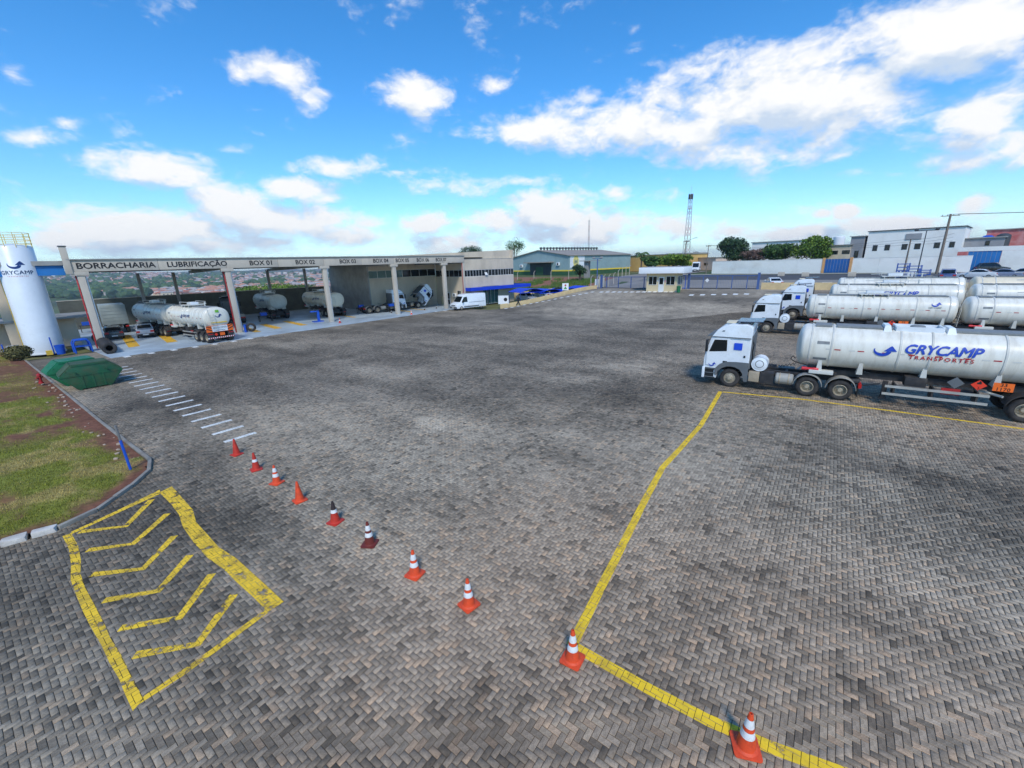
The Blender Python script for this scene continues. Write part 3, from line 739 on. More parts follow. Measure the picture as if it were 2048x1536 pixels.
make_cone('dark cone by the potted plants at the office entrance', G(994, 605)+Vector((0, 0, .02)), .2, M_CB, one)

# ------------------------------------------------------------------ green skips
M_SKIP = pm('green_skip_paint', lin((22, 84, 54)), .5, var=.22, scale=1.2, dirt=lin((84, 70, 48)), dirt_amt=.6, dscale=1.6, bump=.15, bscale=6)
M_SKIP2 = pm('bright_green_skip_paint', lin((20, 112, 72)), .45, var=.2, scale=1.2, dirt=lin((40, 78, 56)), dirt_amt=.5, dscale=1.4)
M_SKIPL = pm('faded_green_lid', lin((58, 82, 54)), .7, var=.25, scale=1.5, dirt=lin((84, 92, 66)), dirt_amt=.5)
def skip(label, P, rz, mat, lidmat):
    t = thing('skip_container', label, 'skip', P, rz, 'green skips beside the verge')
    L2, bl, H, hm, hw = 1.52, .82, 1.60, .95, .86         # half length at the waist, at floor; height; waist height; half width
    prof = [(-bl, .06), (bl, .06), (L2, hm), (.86, H), (-.86, H), (-L2, hm)]
    MB().prism(prof, -hw, hw).build('body', mat, t, bevel=.02)
    r = MB()
    for s in (-1, 1):
        y = s*(hw+.03)
        r.box(-L2+.02, L2-.02, min(y, y-s*.06), max(y, y-s*.06), hm-.045, hm+.045)
        r.box(-.86, .86, min(y, y-s*.06), max(y, y-s*.06), H-.07, H+.02)
    r.build('waist_rail', mat, t)
    for s in (-1, 1):
        lid = MB(); x0, z0, x1, z1 = s*.84, H+.012, s*(L2-.05), hm+.06
        lid.hexa([(x0, -hw+.05, z0), (x0, hw-.05, z0), (x1, hw-.05, z1), (x1, -hw+.05, z1), (x0+s*.03, -hw+.05, z0+.04), (x0+s*.03, hw-.05, z0+.04), (x1+s*.03, hw-.05, z1+.04), (x1+s*.03, -hw+.05, z1+.04)])
        lid.build('sloping_lid', lidmat, t)
    MB().box(-.82, .82, -hw+.06, hw-.06, H+.012, H+.05).build('top_lid', lidmat, t)
    for s in (-1, 1):
        for x in (-.75, .75):
            MB().cyl((x, s*(hw+.01), 1.15), (x, s*(hw+.14), 1.15), .05, n=10).build('lifting_pin', mat, t)
    for s in (-1, 1):
        for x in (-.5, 0, .5): MB().box(x-.035, x+.035, *sorted((s*hw, s*(hw+.035))), .10, hm-.05).build('side_rib', mat, t)
    for x in (-.7, .7): MB().box(x-.06, x+.06, -hw, hw, 0, .07).build('skid', mat, t)
    for s in (-1, 1): MB().cyl((s*1.15, -hw-.012, 1.28), (s*1.15, -hw-.03, 1.28), .03, n=8).build('rivet', mat, t)
    return t
sb, sa = Gba(172, 762)
skip('dark green skip nearest the camera beside the kerb, faded lid', S(4.95, -38.5), rzaz(AZB+3), M_SKIP, M_SKIPL)
skip('brighter green skip behind the other skip', S(4.6, -40.8), rzaz(AZB-2), M_SKIP2, M_SKIP2)

# ------------------------------------------------------------------ tyres
M_TYRE = pm('tyre_rubber', lin((44, 43, 43)), .85, var=.25, scale=3, dirt=lin((92, 84, 76)), dirt_amt=.5, dscale=2.5, bump=.3, bscale=20)
def tyre_prof(R_=.52, w=.28, ri=.29):
    h = w/2
    return [(ri, -h*.8), (ri+.03, -h*.95), ((R_+ri)/2, -h*1.02), (R_-.05, -h*.92), (R_-.012, -h*.72), (R_, -h*.4), (R_, h*.4), (R_-.012, h*.72), (R_-.05, h*.92), ((R_+ri)/2, h*1.02), (ri+.03, h*.95), (ri, h*.8), (ri-.012, 0)]
def loose_tyre():
    mb = MB().lathe(tyre_prof(.54, .3, .27), 32, axis='y', close=True)
    t = mb.build('loose_tyre', M_TYRE, smooth=45); return t
ORD = ['first', 'second', 'third', 'fourth', 'fifth', 'sixth', 'seventh', 'eighth', 'ninth', 'tenth', 'eleventh', 'twelfth', 'thirteenth']
ty = loose_tyre(); ty['category'] = 'tyre'; ty['group'] = 'row of worn tyres by the first column'
pf = Vector(Gba(221, 705)); pb_ = Vector(Gba(168, 684)); dvec = Vector((pf.x-.1, pf.y-.0)); n_t = 34
for i in range(n_t):
    o = ty if i == 0 else ty.copy()
    if i: C.objects.link(o)
    s = i*.315; c = Vector((8.55, -53.0))+Vector((.10, -1)).normalized()*s
    o.location = (*xy(c.x, c.y), .54); o.rotation_euler = (0, 0, rzaz(AZB+4+random.uniform(-2, 2)))
    o['label'] = 'end tyre of the tyre row, its hole facing the yard' if i == 0 else (ORD[i]+' tyre back from the open end of the tyre row' if i < 13 else 'worn tyre in the far half of the tyre row behind the first column')
# ------------------------------------------------------------------ workshop shed and office
M_CONC = pm('precast_concrete', lin((196, 186, 170)), .85, var=.10, scale=.7, dirt=lin((132, 122, 108)), dirt_amt=.6, dscale=.7, bump=.25, bscale=25, stretch=(1.2, 1.2, .4))
M_CONC2 = pm('beige_wall_panel', lin((208, 192, 168)), .85, var=.08, scale=.6, dirt=lin((150, 136, 116)), dirt_amt=.45, dscale=.5, bump=.2, bscale=25, stretch=(1, 1, .45))
M_LAMP = pm('lit_lamp_diffuser', (.95, .95, .9), .4, var=.02, emit=14.)
M_GREYC = pm('grey_concrete', lin((150, 150, 146)), .85, var=.14, scale=.7, dirt=lin((100, 100, 96)), dirt_amt=.5, bump=.25)
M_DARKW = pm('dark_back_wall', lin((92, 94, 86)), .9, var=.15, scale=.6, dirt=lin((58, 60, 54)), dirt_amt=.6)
M_STEELD = pm('dark_grey_steel', lin((70, 74, 78)), .6, metal=.2, var=.15)
M_ROOFM = pm('weathered_roof_sheet', lin((168, 166, 160)), .6, metal=.3, var=.15, scale=.5, dirt=lin((120, 112, 104)), dirt_amt=.5)
M_BLUE = pm('blue_painted_metal', lin((24, 84, 190)), .45, var=.12, scale=1, dirt=lin((40, 70, 130)), dirt_amt=.3)
M_BLUED = pm('royal_blue_awning', lin((20, 62, 196)), .55, var=.12, scale=.8)
M_SBLUE = pm('sky_blue_fascia', lin((30, 116, 186)), .5, var=.12, scale=.6, dirt=lin((60, 110, 150)), dirt_amt=.4)
M_REDP = pm('red_fire_pipe', lin((170, 40, 44)), .5, var=.12)
M_WHITE = pm('white_paint', lin((226, 228, 228)), .5, var=.05, scale=1.5, dirt=lin((178, 176, 168)), dirt_amt=.35, dscale=1.2)
M_BLACK = pm('black_paint', lin((24, 24, 26)), .5, var=.2)
M_LETTER = pm('black_lettering', lin((30, 30, 32)), .6, var=.1)
M_GLASS = pm('dark_glass', lin((16, 24, 27)), .05, var=.2, scale=.6, spec=.5)
M_GLASS2 = pm('green_tinted_glass', lin((70, 104, 100)), .06, var=.25, scale=.5, spec=.8)
M_ALU = pm('white_window_frame', lin((214, 214, 210)), .45, var=.05)
M_YELR = pm('yellow_rail_paint', lin((226, 190, 70)), .5, var=.12)
WAZ = 37+math.degrees(math.atan(.15)); WO = S(8.9, -54.9+.15*(8.9-31.4)); WO.z = .018
_wx = Vector((math.sin(R(WAZ)), math.cos(R(WAZ)))); _wy = Vector((-_wx.y, _wx.x))
def Wp(s, d, z=0): return Vector((WO.x+s*_wx.x+d*_wy.x, WO.y+s*_wx.y+d*_wy.y, WO.z+z))
def w_at(u, v, D=0.):
    r = ray(u, v); n = Vector((_wy.x, _wy.y, 0)); P0 = Wp(0, D); t = (P0-CAM).dot(n)/r.dot(n); P = CAM+t*r
    q = P-WO; return q.x*_wx.x+q.y*_wx.y, P.z-WO.z
shed = thing('workshop_shed', 'open-fronted concrete workshop with lettered fascia along the left of the yard', 'workshop', WO, rzaz(WAZ))
COLS = [0, 12.1, 23.2, 33.5, 42.7]; DEP = 24.; FB, FT = 7.42, 8.5
joints = [-.6]+[c for c in (6, 12.1, 17.6, 23.2, 28.5, 33.5, 38.2, 42.7)]+[46.9]
for i in range(len(joints)-1):
    MB().box(joints[i]+.012, joints[i+1]-.012, -.28, .12, FB, FT).build('fascia_panel', M_CONC, shed, bevel=.01)
MB().box(-.7, 47.0, -.42, .2, FT+.003, FT+.09).build('roof_edge_flashing', M_ROOFM, shed)
for i, c in enumerate(COLS):
    m = MB(); m.box(c-.27, c+.27, -.26, .26, -.02, FB-.005)
    m.build('column', M_CONC, shed, bevel=.03)
    m = MB(); m.prism([(-.62, FB-.36), (.62, FB-.36), (.62, FB-.012), (-.62, FB-.012)], -.34, .3); m.xf(Matrix.Translation((c, 0, 0))); m.build('column_head', M_CONC, shed, bevel=.02)
    MB().cyl((c+.33, -.1, .0), (c+.33, -.1, FB-.4), .05, n=8).build('downpipe', M_WHITE, shed, smooth=40)
MB().box(-.95, -.45, -.40, .05, FB-.2, 9.7).build('corner_post', M_CONC, shed, bevel=.02)
MB().box(-1.0, -.40, -.45, .1, 9.7, 9.78).build('post_cap', M_STEELD, shed)
for c in (0, 12.1):
    m = MB(); x = c-.36
    m.tube([(x, -.05, .02), (x, -.05, 6.6), (x-.02, .3, 7.1), (x-.02, 1.2, 7.25)], .055, 8); m.build('fire_pipe', M_REDP, shed, smooth=40)
    for z in (.3, 1.6, 3., 4.4, 5.8): MB().cyl((x, -.05, z), (x, -.05, z+.07), .085, n=8).build('pipe_clamp', M_REDP, shed)
MB().cyl((46.45, -.16, 0), (46.45, -.16, FB), .05, n=8).build('fire_pipe', M_REDP, shed, smooth=40)
MB().box(46.55, 46.95, -.2, .2, -.02, FB-.005).build('column', M_CONC, shed, bevel=.02)
for s in (5.9, 10., 16.5, 22.9, 29.): MB().box(s-.2, s+.2, DEP-.45, DEP-.05, -.02, 7.2).build('rear_column', M_GREYC, shed, bevel=.02)
for c in COLS+[46.6]:
    MB().prism([(.14, 7.3), (DEP, 6.95), (DEP, 7.35), (.14, 7.9)], c-.14, c+.14, 'x').build('roof_beam', M_GREYC, shed) if c < 33 else MB().prism([(.14, 7.3), (8.4, 7.2), (8.4, 7.6), (.14, 7.9)], c-.14, c+.14, 'x').build('roof_beam', M_GREYC, shed)
for k in range(7):
    d = 1.5+3.6*k; MB().box(-.5, 33. if d > 8 else 46.8, d-.06, d+.06, 7.9-.02*d, 8.08-.02*d).build('purlin', M_STEELD, shed)
for i in range(len(joints)-1):
    dd = DEP if joints[i] < 33 else 8.3
    MB().hexa([(joints[i], .121, 8.1), (joints[i+1], .121, 8.1), (joints[i+1], dd, 7.75 if dd > 9 else 7.98), (joints[i], dd, 7.75 if dd > 9 else 7.98), (joints[i], .121, 8.2), (joints[i+1], .121, 8.2), (joints[i+1], dd, 7.85 if dd > 9 else 8.08), (joints[i], dd, 7.85 if dd > 9 else 8.08)]).build('roof_sheet', M_ROOFM, shed)
for k in range(9):
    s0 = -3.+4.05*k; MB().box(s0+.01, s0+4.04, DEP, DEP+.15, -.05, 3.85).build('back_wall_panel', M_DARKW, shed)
MB().box(-3.02, 33.5, DEP-.05, DEP+.2, 3.855, 3.93).build('wall_coping', M_CONC, shed)
# blue side awning running on to the left behind the silo
MB().box(-11., -1.0, .6, .8, 7.15, 8.05).build('blue_fascia', M_SBLUE, shed)
MB().box(-11.2, -.72, .4, 1.1, 8.053, 8.45).build('blue_fascia_gutter', M_ROOFM, shed)
MB().box(-6.2, -5.5, 4., 4.6, -.02, 7.6).build('column', M_CONC2, shed, bevel=.02)
# ceiling lamps
for k in range(4):
    for c in (3., 8.5, 15, 20.5, 26., 31.):
        d = 3+6*k; lo_ = MB().box(c-.6, c+.6, d-.1, d+.1, 7.64, 7.74).build('hanging_lamp', M_WHITE, shed); MB().box(c-.56, c+.56, d-.08, d+.08, 7.625, 7.639).build('diffuser', M_LAMP, lo_)
# lettering on the fascia
def letters(body, u0, u1, cap=.52, zc=7.95, parent=shed, y=-.287):
    s0 = w_at(u0, 525)[0]; s1 = w_at(u1, 525)[0]
    vs, fs = text_mesh(body, 1., align='LEFT'); x0 = min(v[0] for v in vs); x1 = max(v[0] for v in vs)
    kx = (s1-s0)/(x1-x0); kz = cap/.70
    vs, fs = thicken(vs, fs, .028)
    MB().add([(s0+(x-x0)*kx, y-e, zc-cap/2+z*kz) for x, z, e in vs], fs).build('lettering', M_LETTER, parent)
for body, u0, u1 in [('BORRACHARIA', 151, 309), ('LUBRIFICAÇÃO', 333, 452), ('BOX 01', 498, 542), ('BOX 02', 590, 628), ('BOX 03', 678, 710), ('BOX 04', 745, 775), ('BOX 05', 790, 816), ('BOX 06', 832, 856), ('BOX 07', 870, 891)]:
    letters(body, u0, u1)
# floor stripes
for (s, d0, d1, w) in [(2.3, -2.2, 10, .9), (5.4, -2.0, 8, .9), (9.4, 1.5, 10, .5), (13.6, -1.8, 4, .8), (16.2, -.8, 6, .9), (19.4, -.5, 7, .9), (27.5, 2, 9, .5), (36.5, 1, 7, .5), (39.4, 1, 7, .5)]:
    MB().add([(s-w/2, d0, .006), (s+w/2, d0, .006), (s+w/2, d1, .006), (s-w/2, d1, .006)], [(0, 1, 2, 3)]).build('floor_stripe', M_SYEL).matrix_world = Matrix.Translation(WO) @ Matrix.Rotation(rzaz(WAZ), 4, 'Z')
for o in bpy.data.objects:
    if o.name.startswith('floor_stripe'): o.parent = slab
# ---- office block
off = thing('office_building', 'two-storey beige panel office with ribbon windows beside the workshop', 'office building', WO, rzaz(WAZ))
def win(parent, x0, x1, z0, z1, y, n=1, axis='s', glass=M_GLASS, fr=.05, face=-1, tilt=0):
    """framed window in a wall facing local -y (axis s) or local -x (axis d); n panes, each pane a sub-part"""
    m = MB(); e = .03
    def bx(a0, a1, b0, b1, p0, p1):
        p0, p1 = sorted((p0, p1))
        if axis == 's': m.box(a0, a1, p0, p1, b0, b1)
        else: m.box(p0, p1, a0, a1, b0, b1)
    y0, y1 = y+face*.03, y-face*.03
    bx(x0, x1, z0, z0+fr, y0, y1); bx(x0, x1, z1-fr, z1, y0, y1)
    for i in range(n+1):
        c = x0+(x1-x0)*i/n; bx(max(x0, c-fr/2), min(x1, c+fr/2), z0+fr, z1-fr, y0, y1)
    f = m.build('window', M_ALU, parent)
    for i in range(n):
        m = MB(); a0 = x0+(x1-x0)*i/n+fr/2; a1 = x0+(x1-x0)*(i+1)/n-fr/2
        bx(a0, a1, z0+fr, z1-fr, y+face*.006, y-face*.006); m.build('pane', glass, f)
    return f
# front wall flush with the shed: below, between and above the ribbon window
xs = [46.96, 51.0, 55.0, 59.0]
for i in range(3):
    a, b = xs[i]+.008, xs[i+1]-.008
    MB().box(a, b, 0, .2, 3.2, 5.0).build('wall_panel', M_CONC2, off); MB().box(a, b, 0, .2, 6.12, 7.95).build('wall_panel', M_CONC2, off)
    MB().box(a, b, .01, .2, -.05, 3.19).build('wall_panel', M_CONC2, off) if i != 1 else None
    win(off, a, b, 5.0, 6.12, .06, 6 if i != 1 else 5)
MB().box(58.8, 59.0, .2, 13, -.05, 7.95).build('side_wall', M_CONC2, off)
# open sash
MB().hexa([(51.6, -.25, 5.15), (52.2, -.3, 5.15), (52.2, -.27, 5.18), (51.6, -.22, 5.18), (51.6, 0, 5.6), (52.2, 0, 5.6), (52.2, .02, 5.63), (51.6, .02, 5.63)]).build('open_sash', M_ALU, off)
# upper block, its roof edge climbing to the right
for (a, b) in [(36.4, 43.5), (43.5, 51.6), (51.6, 58.7)]:
    za = 8.72+(a-36.4)*.034; zb = 8.72+(b-36.4)*.034
    MB().hexa([(a+.01, .35, 7.96 if a > 46 else 8.25), (b-.01, .35, 7.96 if a > 46 else 8.25), (b-.01, 12.9, 7.96), (a+.01, 12.9, 7.96), (a+.01, .35, za), (b-.01, .35, zb), (b-.01, 12.9, zb), (a+.01, 12.9, za)]).build('parapet_block', M_CONC2, off)
MB().box(58.7, 59.04, -.03, .34, 7.9, 9.5).build('corner_pier', M_CONC2, off)
MB().box(46.98, 58.7, -.03, .34, 7.953, 8.0).build('cornice', M_ROOFM, off)
# recessed wall behind the last bays
for (a, b) in [(33.7, 40.), (40., 46.94)]:
    MB().box(a, b-.01, 8.5, 8.7, -.05, 5.25).build('wall_panel', M_CONC2, off); MB().box(a, b-.01, 8.5, 8.7, 6.5, 7.9).build('wall_panel', M_CONC2, off)
    win(off, a+.02, b-.02, 5.25, 6.5, 8.56, 4, glass=M_GLASS2 if a < 39 else M_GLASS)
for (a, b) in [(41.6, 42.9), (45., 46.1)]: win(off, a, b, 1.55, 2.75, 8.46, 2)
MB().box(33.5, 33.7, 8.5, 13.4, -.05, 7.7).build('side_wall', M_GREYC, off); MB().box(33.5, 33.7, 13.42, 18.4, -.05, 7.7).build('side_wall', M_GREYC, off); MB().box(33.5, 33.7, 18.42, DEP, -.05, 7.7).build('side_wall', M_GREYC, off)
# wall on the right side of the last bay
MB().box(46.97, 47.15, .22, 8.5, -.05, 5.0).build('side_wall', M_CONC2, off); MB().box(46.97, 47.15, .22, 8.5, 6.2, 7.9).build('side_wall', M_CONC2, off)
win(off, .25, 4.3, 5.0, 6.2, 47.0, 3, 'd'); win(off, 4.35, 8.45, 5.0, 6.2, 47.0, 3, 'd')
win(off, 1.2, 2.2, 1.7, 2.7, 46.95, 2, 'd')
dr = MB().box(46.90, 46.96, 4.4, 5.5, 0, 2.3).build('door', M_ALU, off)
MB().box(46.87, 46.9, 4.55, 5.35, 1.15, 2.15).build('door_glass', M_GLASS, dr); MB().box(46.87, 46.9, 4.55, 5.35, .2, 1.0).build('door_glass', M_GLASS, dr)
def aircon(parent, M_):
    m = MB().box(-.4, .4, -.32, 0, 0, .6); m.xf(M_); o = m.build('air_conditioner', M_WHITE, parent, bevel=.02)
    m = MB().lathe([(.02, 0), (.2, .0), (.22, -.02)], 16, axis='y'); m.xf(M_ @ Matrix.Translation((.08, -.335, .3))); m.build('fan_grille', M_BLACK, o)
aircon(off, Matrix.Translation((46.95, 2.9, 1.6)) @ Matrix.Rotation(R(-90), 4, 'Z'))
aircon(off, Matrix.Translation((43.4, 8.48, 1.9)))
# blue awning and glazed entrance
MB().box(46.96, 62.0, -1.7, -1.6, 2.62, 3.18).build('awning_fascia', M_BLUED, off); MB().box(46.96, 62.0, -1.6, .0, 3.0, 3.12).build('awning_roof', M_BLUED, off); MB().box(46.9, 46.958, -1.7, .0, 2.62, 3.18).build('awning_end', M_BLUED, off)
MB().box(61.9, 62.0, -1.6, 3., 2.62, 3.18).build('awning_end', M_BLUED, off)
win(off, 51.1, 54.9, .0, 2.6, .1, 4, glass=M_GLASS2); MB().box(51., 55., .12, .2, 2.6, 3.19).build('wall_panel', M_CONC2, off)
for x in (61.8, 50.9): MB().cyl((x, -1.5, 0), (x, -1.5, 2.62), .06, n=8).build('awning_post', M_STEELD, off, smooth=40)

# ------------------------------------------------------------------ silo and the small building behind it
M_SILO = pm('white_silo_paint', lin((222, 228, 232)), .32, var=.04, scale=.6, dirt=lin((190, 194, 194)), dirt_amt=.3, dscale=.5)
SB, SA = 5.25, -60.2
silo = thing('storage_silo', 'tall white cylindrical silo with blue arrow logo and yellow top railing', 'silo', S(SB, SA), 0)
SR, SH = 1.32, 9.75
MB().lathe([(0, 0), (SR+.05, 0), (SR+.05, .12), (SR, .14), (SR, SH), (SR-.08, SH+.08), (0, SH+.28)], 48).build('tank_shell', M_SILO, silo, smooth=50)
for z in (2.4, 4.85, 7.3): MB().lathe([(SR+.001, z-.012), (SR+.006, z), (SR+.001, z+.012)], 48).build('weld_seam', M_SILO, silo)
for z in (.25, .55, .85, 1.15): MB().tube([(SR*1.0*math.cos(t), SR*1.0*math.sin(t), SH+.02+z) for t in [2*math.pi*i/36 for i in range(37)]], .022, 6).build('guard_rail', M_YELR, silo)
for i in range(12):
    t = 2*math.pi*i/12; MB().cyl((SR*math.cos(t), SR*math.sin(t), SH-.1), (SR*math.cos(t), SR*math.sin(t), SH+1.18), .022, n=6).build('guard_post', M_YELR, silo)
lad = R(200)
for s in (-.2, .2):
    c = Vector((math.cos(lad), math.sin(lad), 0)); tt = Vector((-c.y, c.x, 0)); p = c*(SR+.12)+tt*s
    MB().cyl((p.x, p.y, .3), (p.x, p.y, SH+1.1), .025, n=6).build('ladder_rail', M_YELR, silo)
cdir = Vector((-SA*0, 0, 0)); P0 = S(SB, SA); face = math.atan2(-P0.y, -P0.x)       # towards the camera
def on_cyl(vs, fs, R_, th0, zc, k, name, mat, parent, off_=.004):
    vs = [v if len(v) == 3 else (*v, 0.) for v in vs]
    MB().add([(math.cos(th0+x*k/R_)*(R_+off_+e), math.sin(th0+x*k/R_)*(R_+off_+e), zc+z*k) for x, z, e in vs], fs).build(name, mat, parent)
M_LOGO = pm('logo_dark_blue', lin((26, 62, 122)), .5, var=.08); M_LOGOT = pm('logo_grey_blue', lin((60, 84, 116)), .5, var=.08); M_LOGOR = pm('logo_red', lin((178, 40, 48)), .5, var=.08)
M_LOGOB = pm('logo_bright_blue', lin((22, 66, 172)), .5, var=.08)
th = face+R(-10)
v2, f2 = logo_poly(); on_cyl(v2, f2, SR, th, 8.15, 1.0, 'logo', M_LOGO, silo)
v2, f2 = text_mesh('GRYCAMP', .46, align='CENTER', space=1.05); on_cyl(*thicken(v2, f2, .012), SR, th, 7.35, 1.0, 'lettering', M_LOGOT, silo)
v2, f2 = text_mesh('TRANSPORTES', .15, bold=.0, align='CENTER', space=1.5); on_cyl(v2, f2, SR, th, 7.12, 1.0, 'lettering', M_LOGOR, silo)
def site_thing(name, label, cat, b, a, az=AZB, z=None, group=None):
    p = S(b, a); 
    if z is not None: p.z = z
    return thing(name, label, cat, p, rzaz(az), group)
hut = site_thing('pump_house', 'low beige house with flat canopy and blue door behind the silo', 'building', -6, -64.5, AZB, 0)
MB().box(0, 14.4, 0, .2, -.1, 1.0).build('wall', M_CONC2, hut); MB().box(8.6, 14.4, 0, .2, 1.0, 2.85).build('wall', M_CONC2, hut); MB().box(0, 7.2, 0, .2, 1.0, 2.85).build('wall', M_CONC2, hut)
MB().box(14.2, 14.4, .2, 5, -.1, 2.85).build('wall', M_CONC2, hut)
d_ = MB().box(7.2, 8.6, .04, .14, -.05, 2.85).build('door', M_BLUE, hut); MB().box(7.35, 8.45, .02, .04, .9, 2.2).build('door_glass', M_GLASS, d_)
MB().box(-.5, 16.2, -1.5, 5.2, 2.853, 3.05).build('canopy', M_GREYC, hut, bevel=.02)
MB().box(-4, 7.4, 1.2, 6, 3.05, 7.6).build('upper_wall', M_CONC2, hut)
w_ = win(hut, 5.0, 6.6, 3.9, 5.6, 1.18, 3); MB().box(4.9, 6.7, 1.05, 1.2, 3.78, 3.9).build('sill', M_BLUE, hut)
MB().box(-4.2, 7.6, 1., 6.2, 7.6, 7.75).build('roof_slab', M_GREYC, hut)
# yellow stair rails at far left
st = site_thing('yellow_stair', 'yellow painted metal stair with handrails at the left edge', 'stair', -.4, -60.6, AZB, .3)
for s in (0, .9):
    MB().tube([(-3., -s, .0), (0., -s, 1.3)], .045).build('stringer', M_YELR, st); MB().tube([(-3., -s, .9), (0, -s, 2.1)], .03).build('handrail', M_YELR, st)
    for k in range(4): MB().cyl((-3+k, -s, .43*k), (-3+k, -s, .43*k+.9-.03*k), .025, n=6).build('baluster', M_YELR, st)
for k in range(6): MB().box(-2.8+.5*k, -2.55+.5*k, -.9, 0, .15+.21*k, .18+.21*k).build('tread', M_YELR, st)
# blue trolley, pump box, post by the silo foot
tr = site_thing('blue_trolley', 'blue metal trolley frame standing at the foot of the silo', 'trolley', 6.75, -57.4, AZB, .02)
for y in (0, -.9):
    MB().tube([(0, y, .0), (0, y, .95), (.15, y, 1.2), (.9, y, 1.2), (1.1, y, .95), (1.15, y, .0)], .07, 8).build('side_frame', M_BLUE, tr, smooth=40)
MB().box(.0, 1.15, -.9, 0, .55, .62).build('shelf', M_BLUE, tr); MB().box(.1, 1.05, -.92, .02, 1.15, 1.24).build('top_plate', M_BLUE, tr, bevel=.02)
tr2 = site_thing('blue_drum', 'open blue plastic bin beside the trolley', 'bin', 5.9, -57.6, AZB, .02)
MB().lathe([(0, 0), (.3, 0), (.36, .85), (.33, .85), (.28, .05), (0, .05)], 18).build('drum', M_BLUE, tr2, smooth=40)
bp_ = site_thing('blue_post', 'thin blue post with yellow foot box by the silo', 'post', 5.5, -58.1, AZB, .02)
MB().cyl((0, 0, 0), (0, 0, 1.6), .05, n=8).build('post', M_BLUE, bp_); MB().box(-.5, -.1, -.2, .2, 0, .4).build('foot_box', M_YELR, bp_)
pb2 = site_thing('pump_box', 'grey metal control box left of the silo', 'control box', 3.2, -59.5, AZB, .2)
MB().box(-.4, .4, -.3, .3, 0, .9).build('cabinet', M_GREYC, pb2, bevel=.02); MB().box(-.3, .3, -.33, -.3, .1, .8).build('cabinet_door', M_STEELD, pb2)
MB().cyl((-.6, 0, 0), (-.6, 0, 1.1), .05, n=8).build('pipe', M_BLUE, pb2)
# red hydrant on the verge, blue sign post at the kerb corner
hy = thing('fire_hydrant', 'small red hydrant standing beside the kerb next to the skips', 'hydrant', (*xy(2.9, -41.5), .22), 0)
MB().lathe([(0, 0), (.13, 0), (.13, .08), (.09, .1), (.09, .5), (.12, .52), (.11, .62), (0, .7)], 14).build('barrel', M_REDP, hy, smooth=40)
for s in (-1, 1): MB().cyl((0, 0, .4), (0, s*.2, .4), .05, n=8).build('outlet', M_REDP, hy)
pst = thing('kerb_post', 'thin leaning blue post with grey top at the verge corner', 'post', (*G(263, 944).to_2d(), .08), 0)
tp = Vector((-.08, .0, 1.75))
MB().tube([(0, 0, -.1), tp*.68], .042, 8).build('pole', M_BLUE, pst, smooth=40); MB().tube([tp*.68, tp], .04, 8).build('pole_tip', pm('grey_pvc', lin((120, 118, 116)), .5), pst, smooth=40)
# ------------------------------------------------------------------ tank trucks
M_CAB = pm('white_cab_paint', lin((224, 230, 234)), .3, var=.03, scale=1.5, dirt=lin((176, 174, 166)), dirt_amt=.35, dscale=1.3, coat=.4)
M_FEND = pm('grey_plastic_fender', lin((92, 98, 102)), .6, var=.12, scale=3, dirt=lin((120, 114, 104)), dirt_amt=.4)
M_TANK = pm('white_tank_shell', lin((228, 225, 212)), .35, var=.035, scale=.9, dirt=lin((160, 146, 118)), dirt_amt=.5, dscale=1.2, stretch=(2.2, 1, .35), coat=.2)
M_TANKC = pm('cream_tank_shell', lin((224, 212, 186)), .4, var=.05, scale=.9, dirt=lin((176, 158, 124)), dirt_amt=.45, dscale=.7)
M_TANKG = pm('dusty_grey_tank_shell', lin((196, 198, 188)), .45, var=.07, scale=.9, dirt=lin((150, 146, 130)), dirt_amt=.5, dscale=.8)
M_RING = pm('tank_ring_band', lin((206, 206, 198)), .45, var=.08, dirt=lin((140, 130, 112)), dirt_amt=.5)
M_CHAS = pm('black_chassis', lin((40, 40, 42)), .7, var=.25, scale=3, dirt=lin((104, 92, 80)), dirt_amt=.55, dscale=2)
M_RIM = pm('dusty_wheel_rim', lin((176, 166, 146)), .55, metal=.3, var=.2, scale=6, dirt=lin((92, 78, 64)), dirt_amt=.6, dscale=7)
M_MUDG = pm('grey_mudguard', lin((158, 156, 148)), .6, var=.15, scale=3, dirt=lin((120, 108, 92)), dirt_amt=.6)
M_DUSTY = pm('dusty_aluminium_box', lin((172, 158, 136)), .55, metal=.3, var=.2, scale=3, dirt=lin((130, 108, 82)), dirt_amt=.6)
M_WALK = pm('grey_walkway', lin((128, 132, 132)), .7, var=.2, scale=5)
M_ALUR = pm('aluminium_side_rail', lin((186, 184, 176)), .45, metal=.4, var=.12, scale=3, dirt=lin((120, 110, 96)), dirt_amt=.4)
M_ORP = pm('orange_placard', lin((238, 108, 30)), .5, var=.06); M_RDP = pm('red_placard', lin((224, 58, 30)), .5, var=.06)
M_LAMPR = pm('red_lamp', lin((180, 28, 26)), .3); M_LAMPO = pm('amber_lamp', lin((236, 130, 30)), .3); M_LAMPW = pm('headlamp_glass', lin((206, 212, 216)), .1, spec=.8)
M_SOLAR = pm('solar_panel', lin((60, 70, 92)), .2, var=.1, spec=.7); M_CREAM = pm('cream_hatch', lin((220, 208, 180)), .6, var=.08)
M_STICK = pm('blue_sticker', lin((22, 72, 200)), .4, var=.04); M_REFL = pm('reflective_red', lin((168, 40, 40)), .4)
M_EXT = pm('red_extinguisher_tube', lin((204, 44, 54)), .4, var=.1)
WHEEL_ME = {}
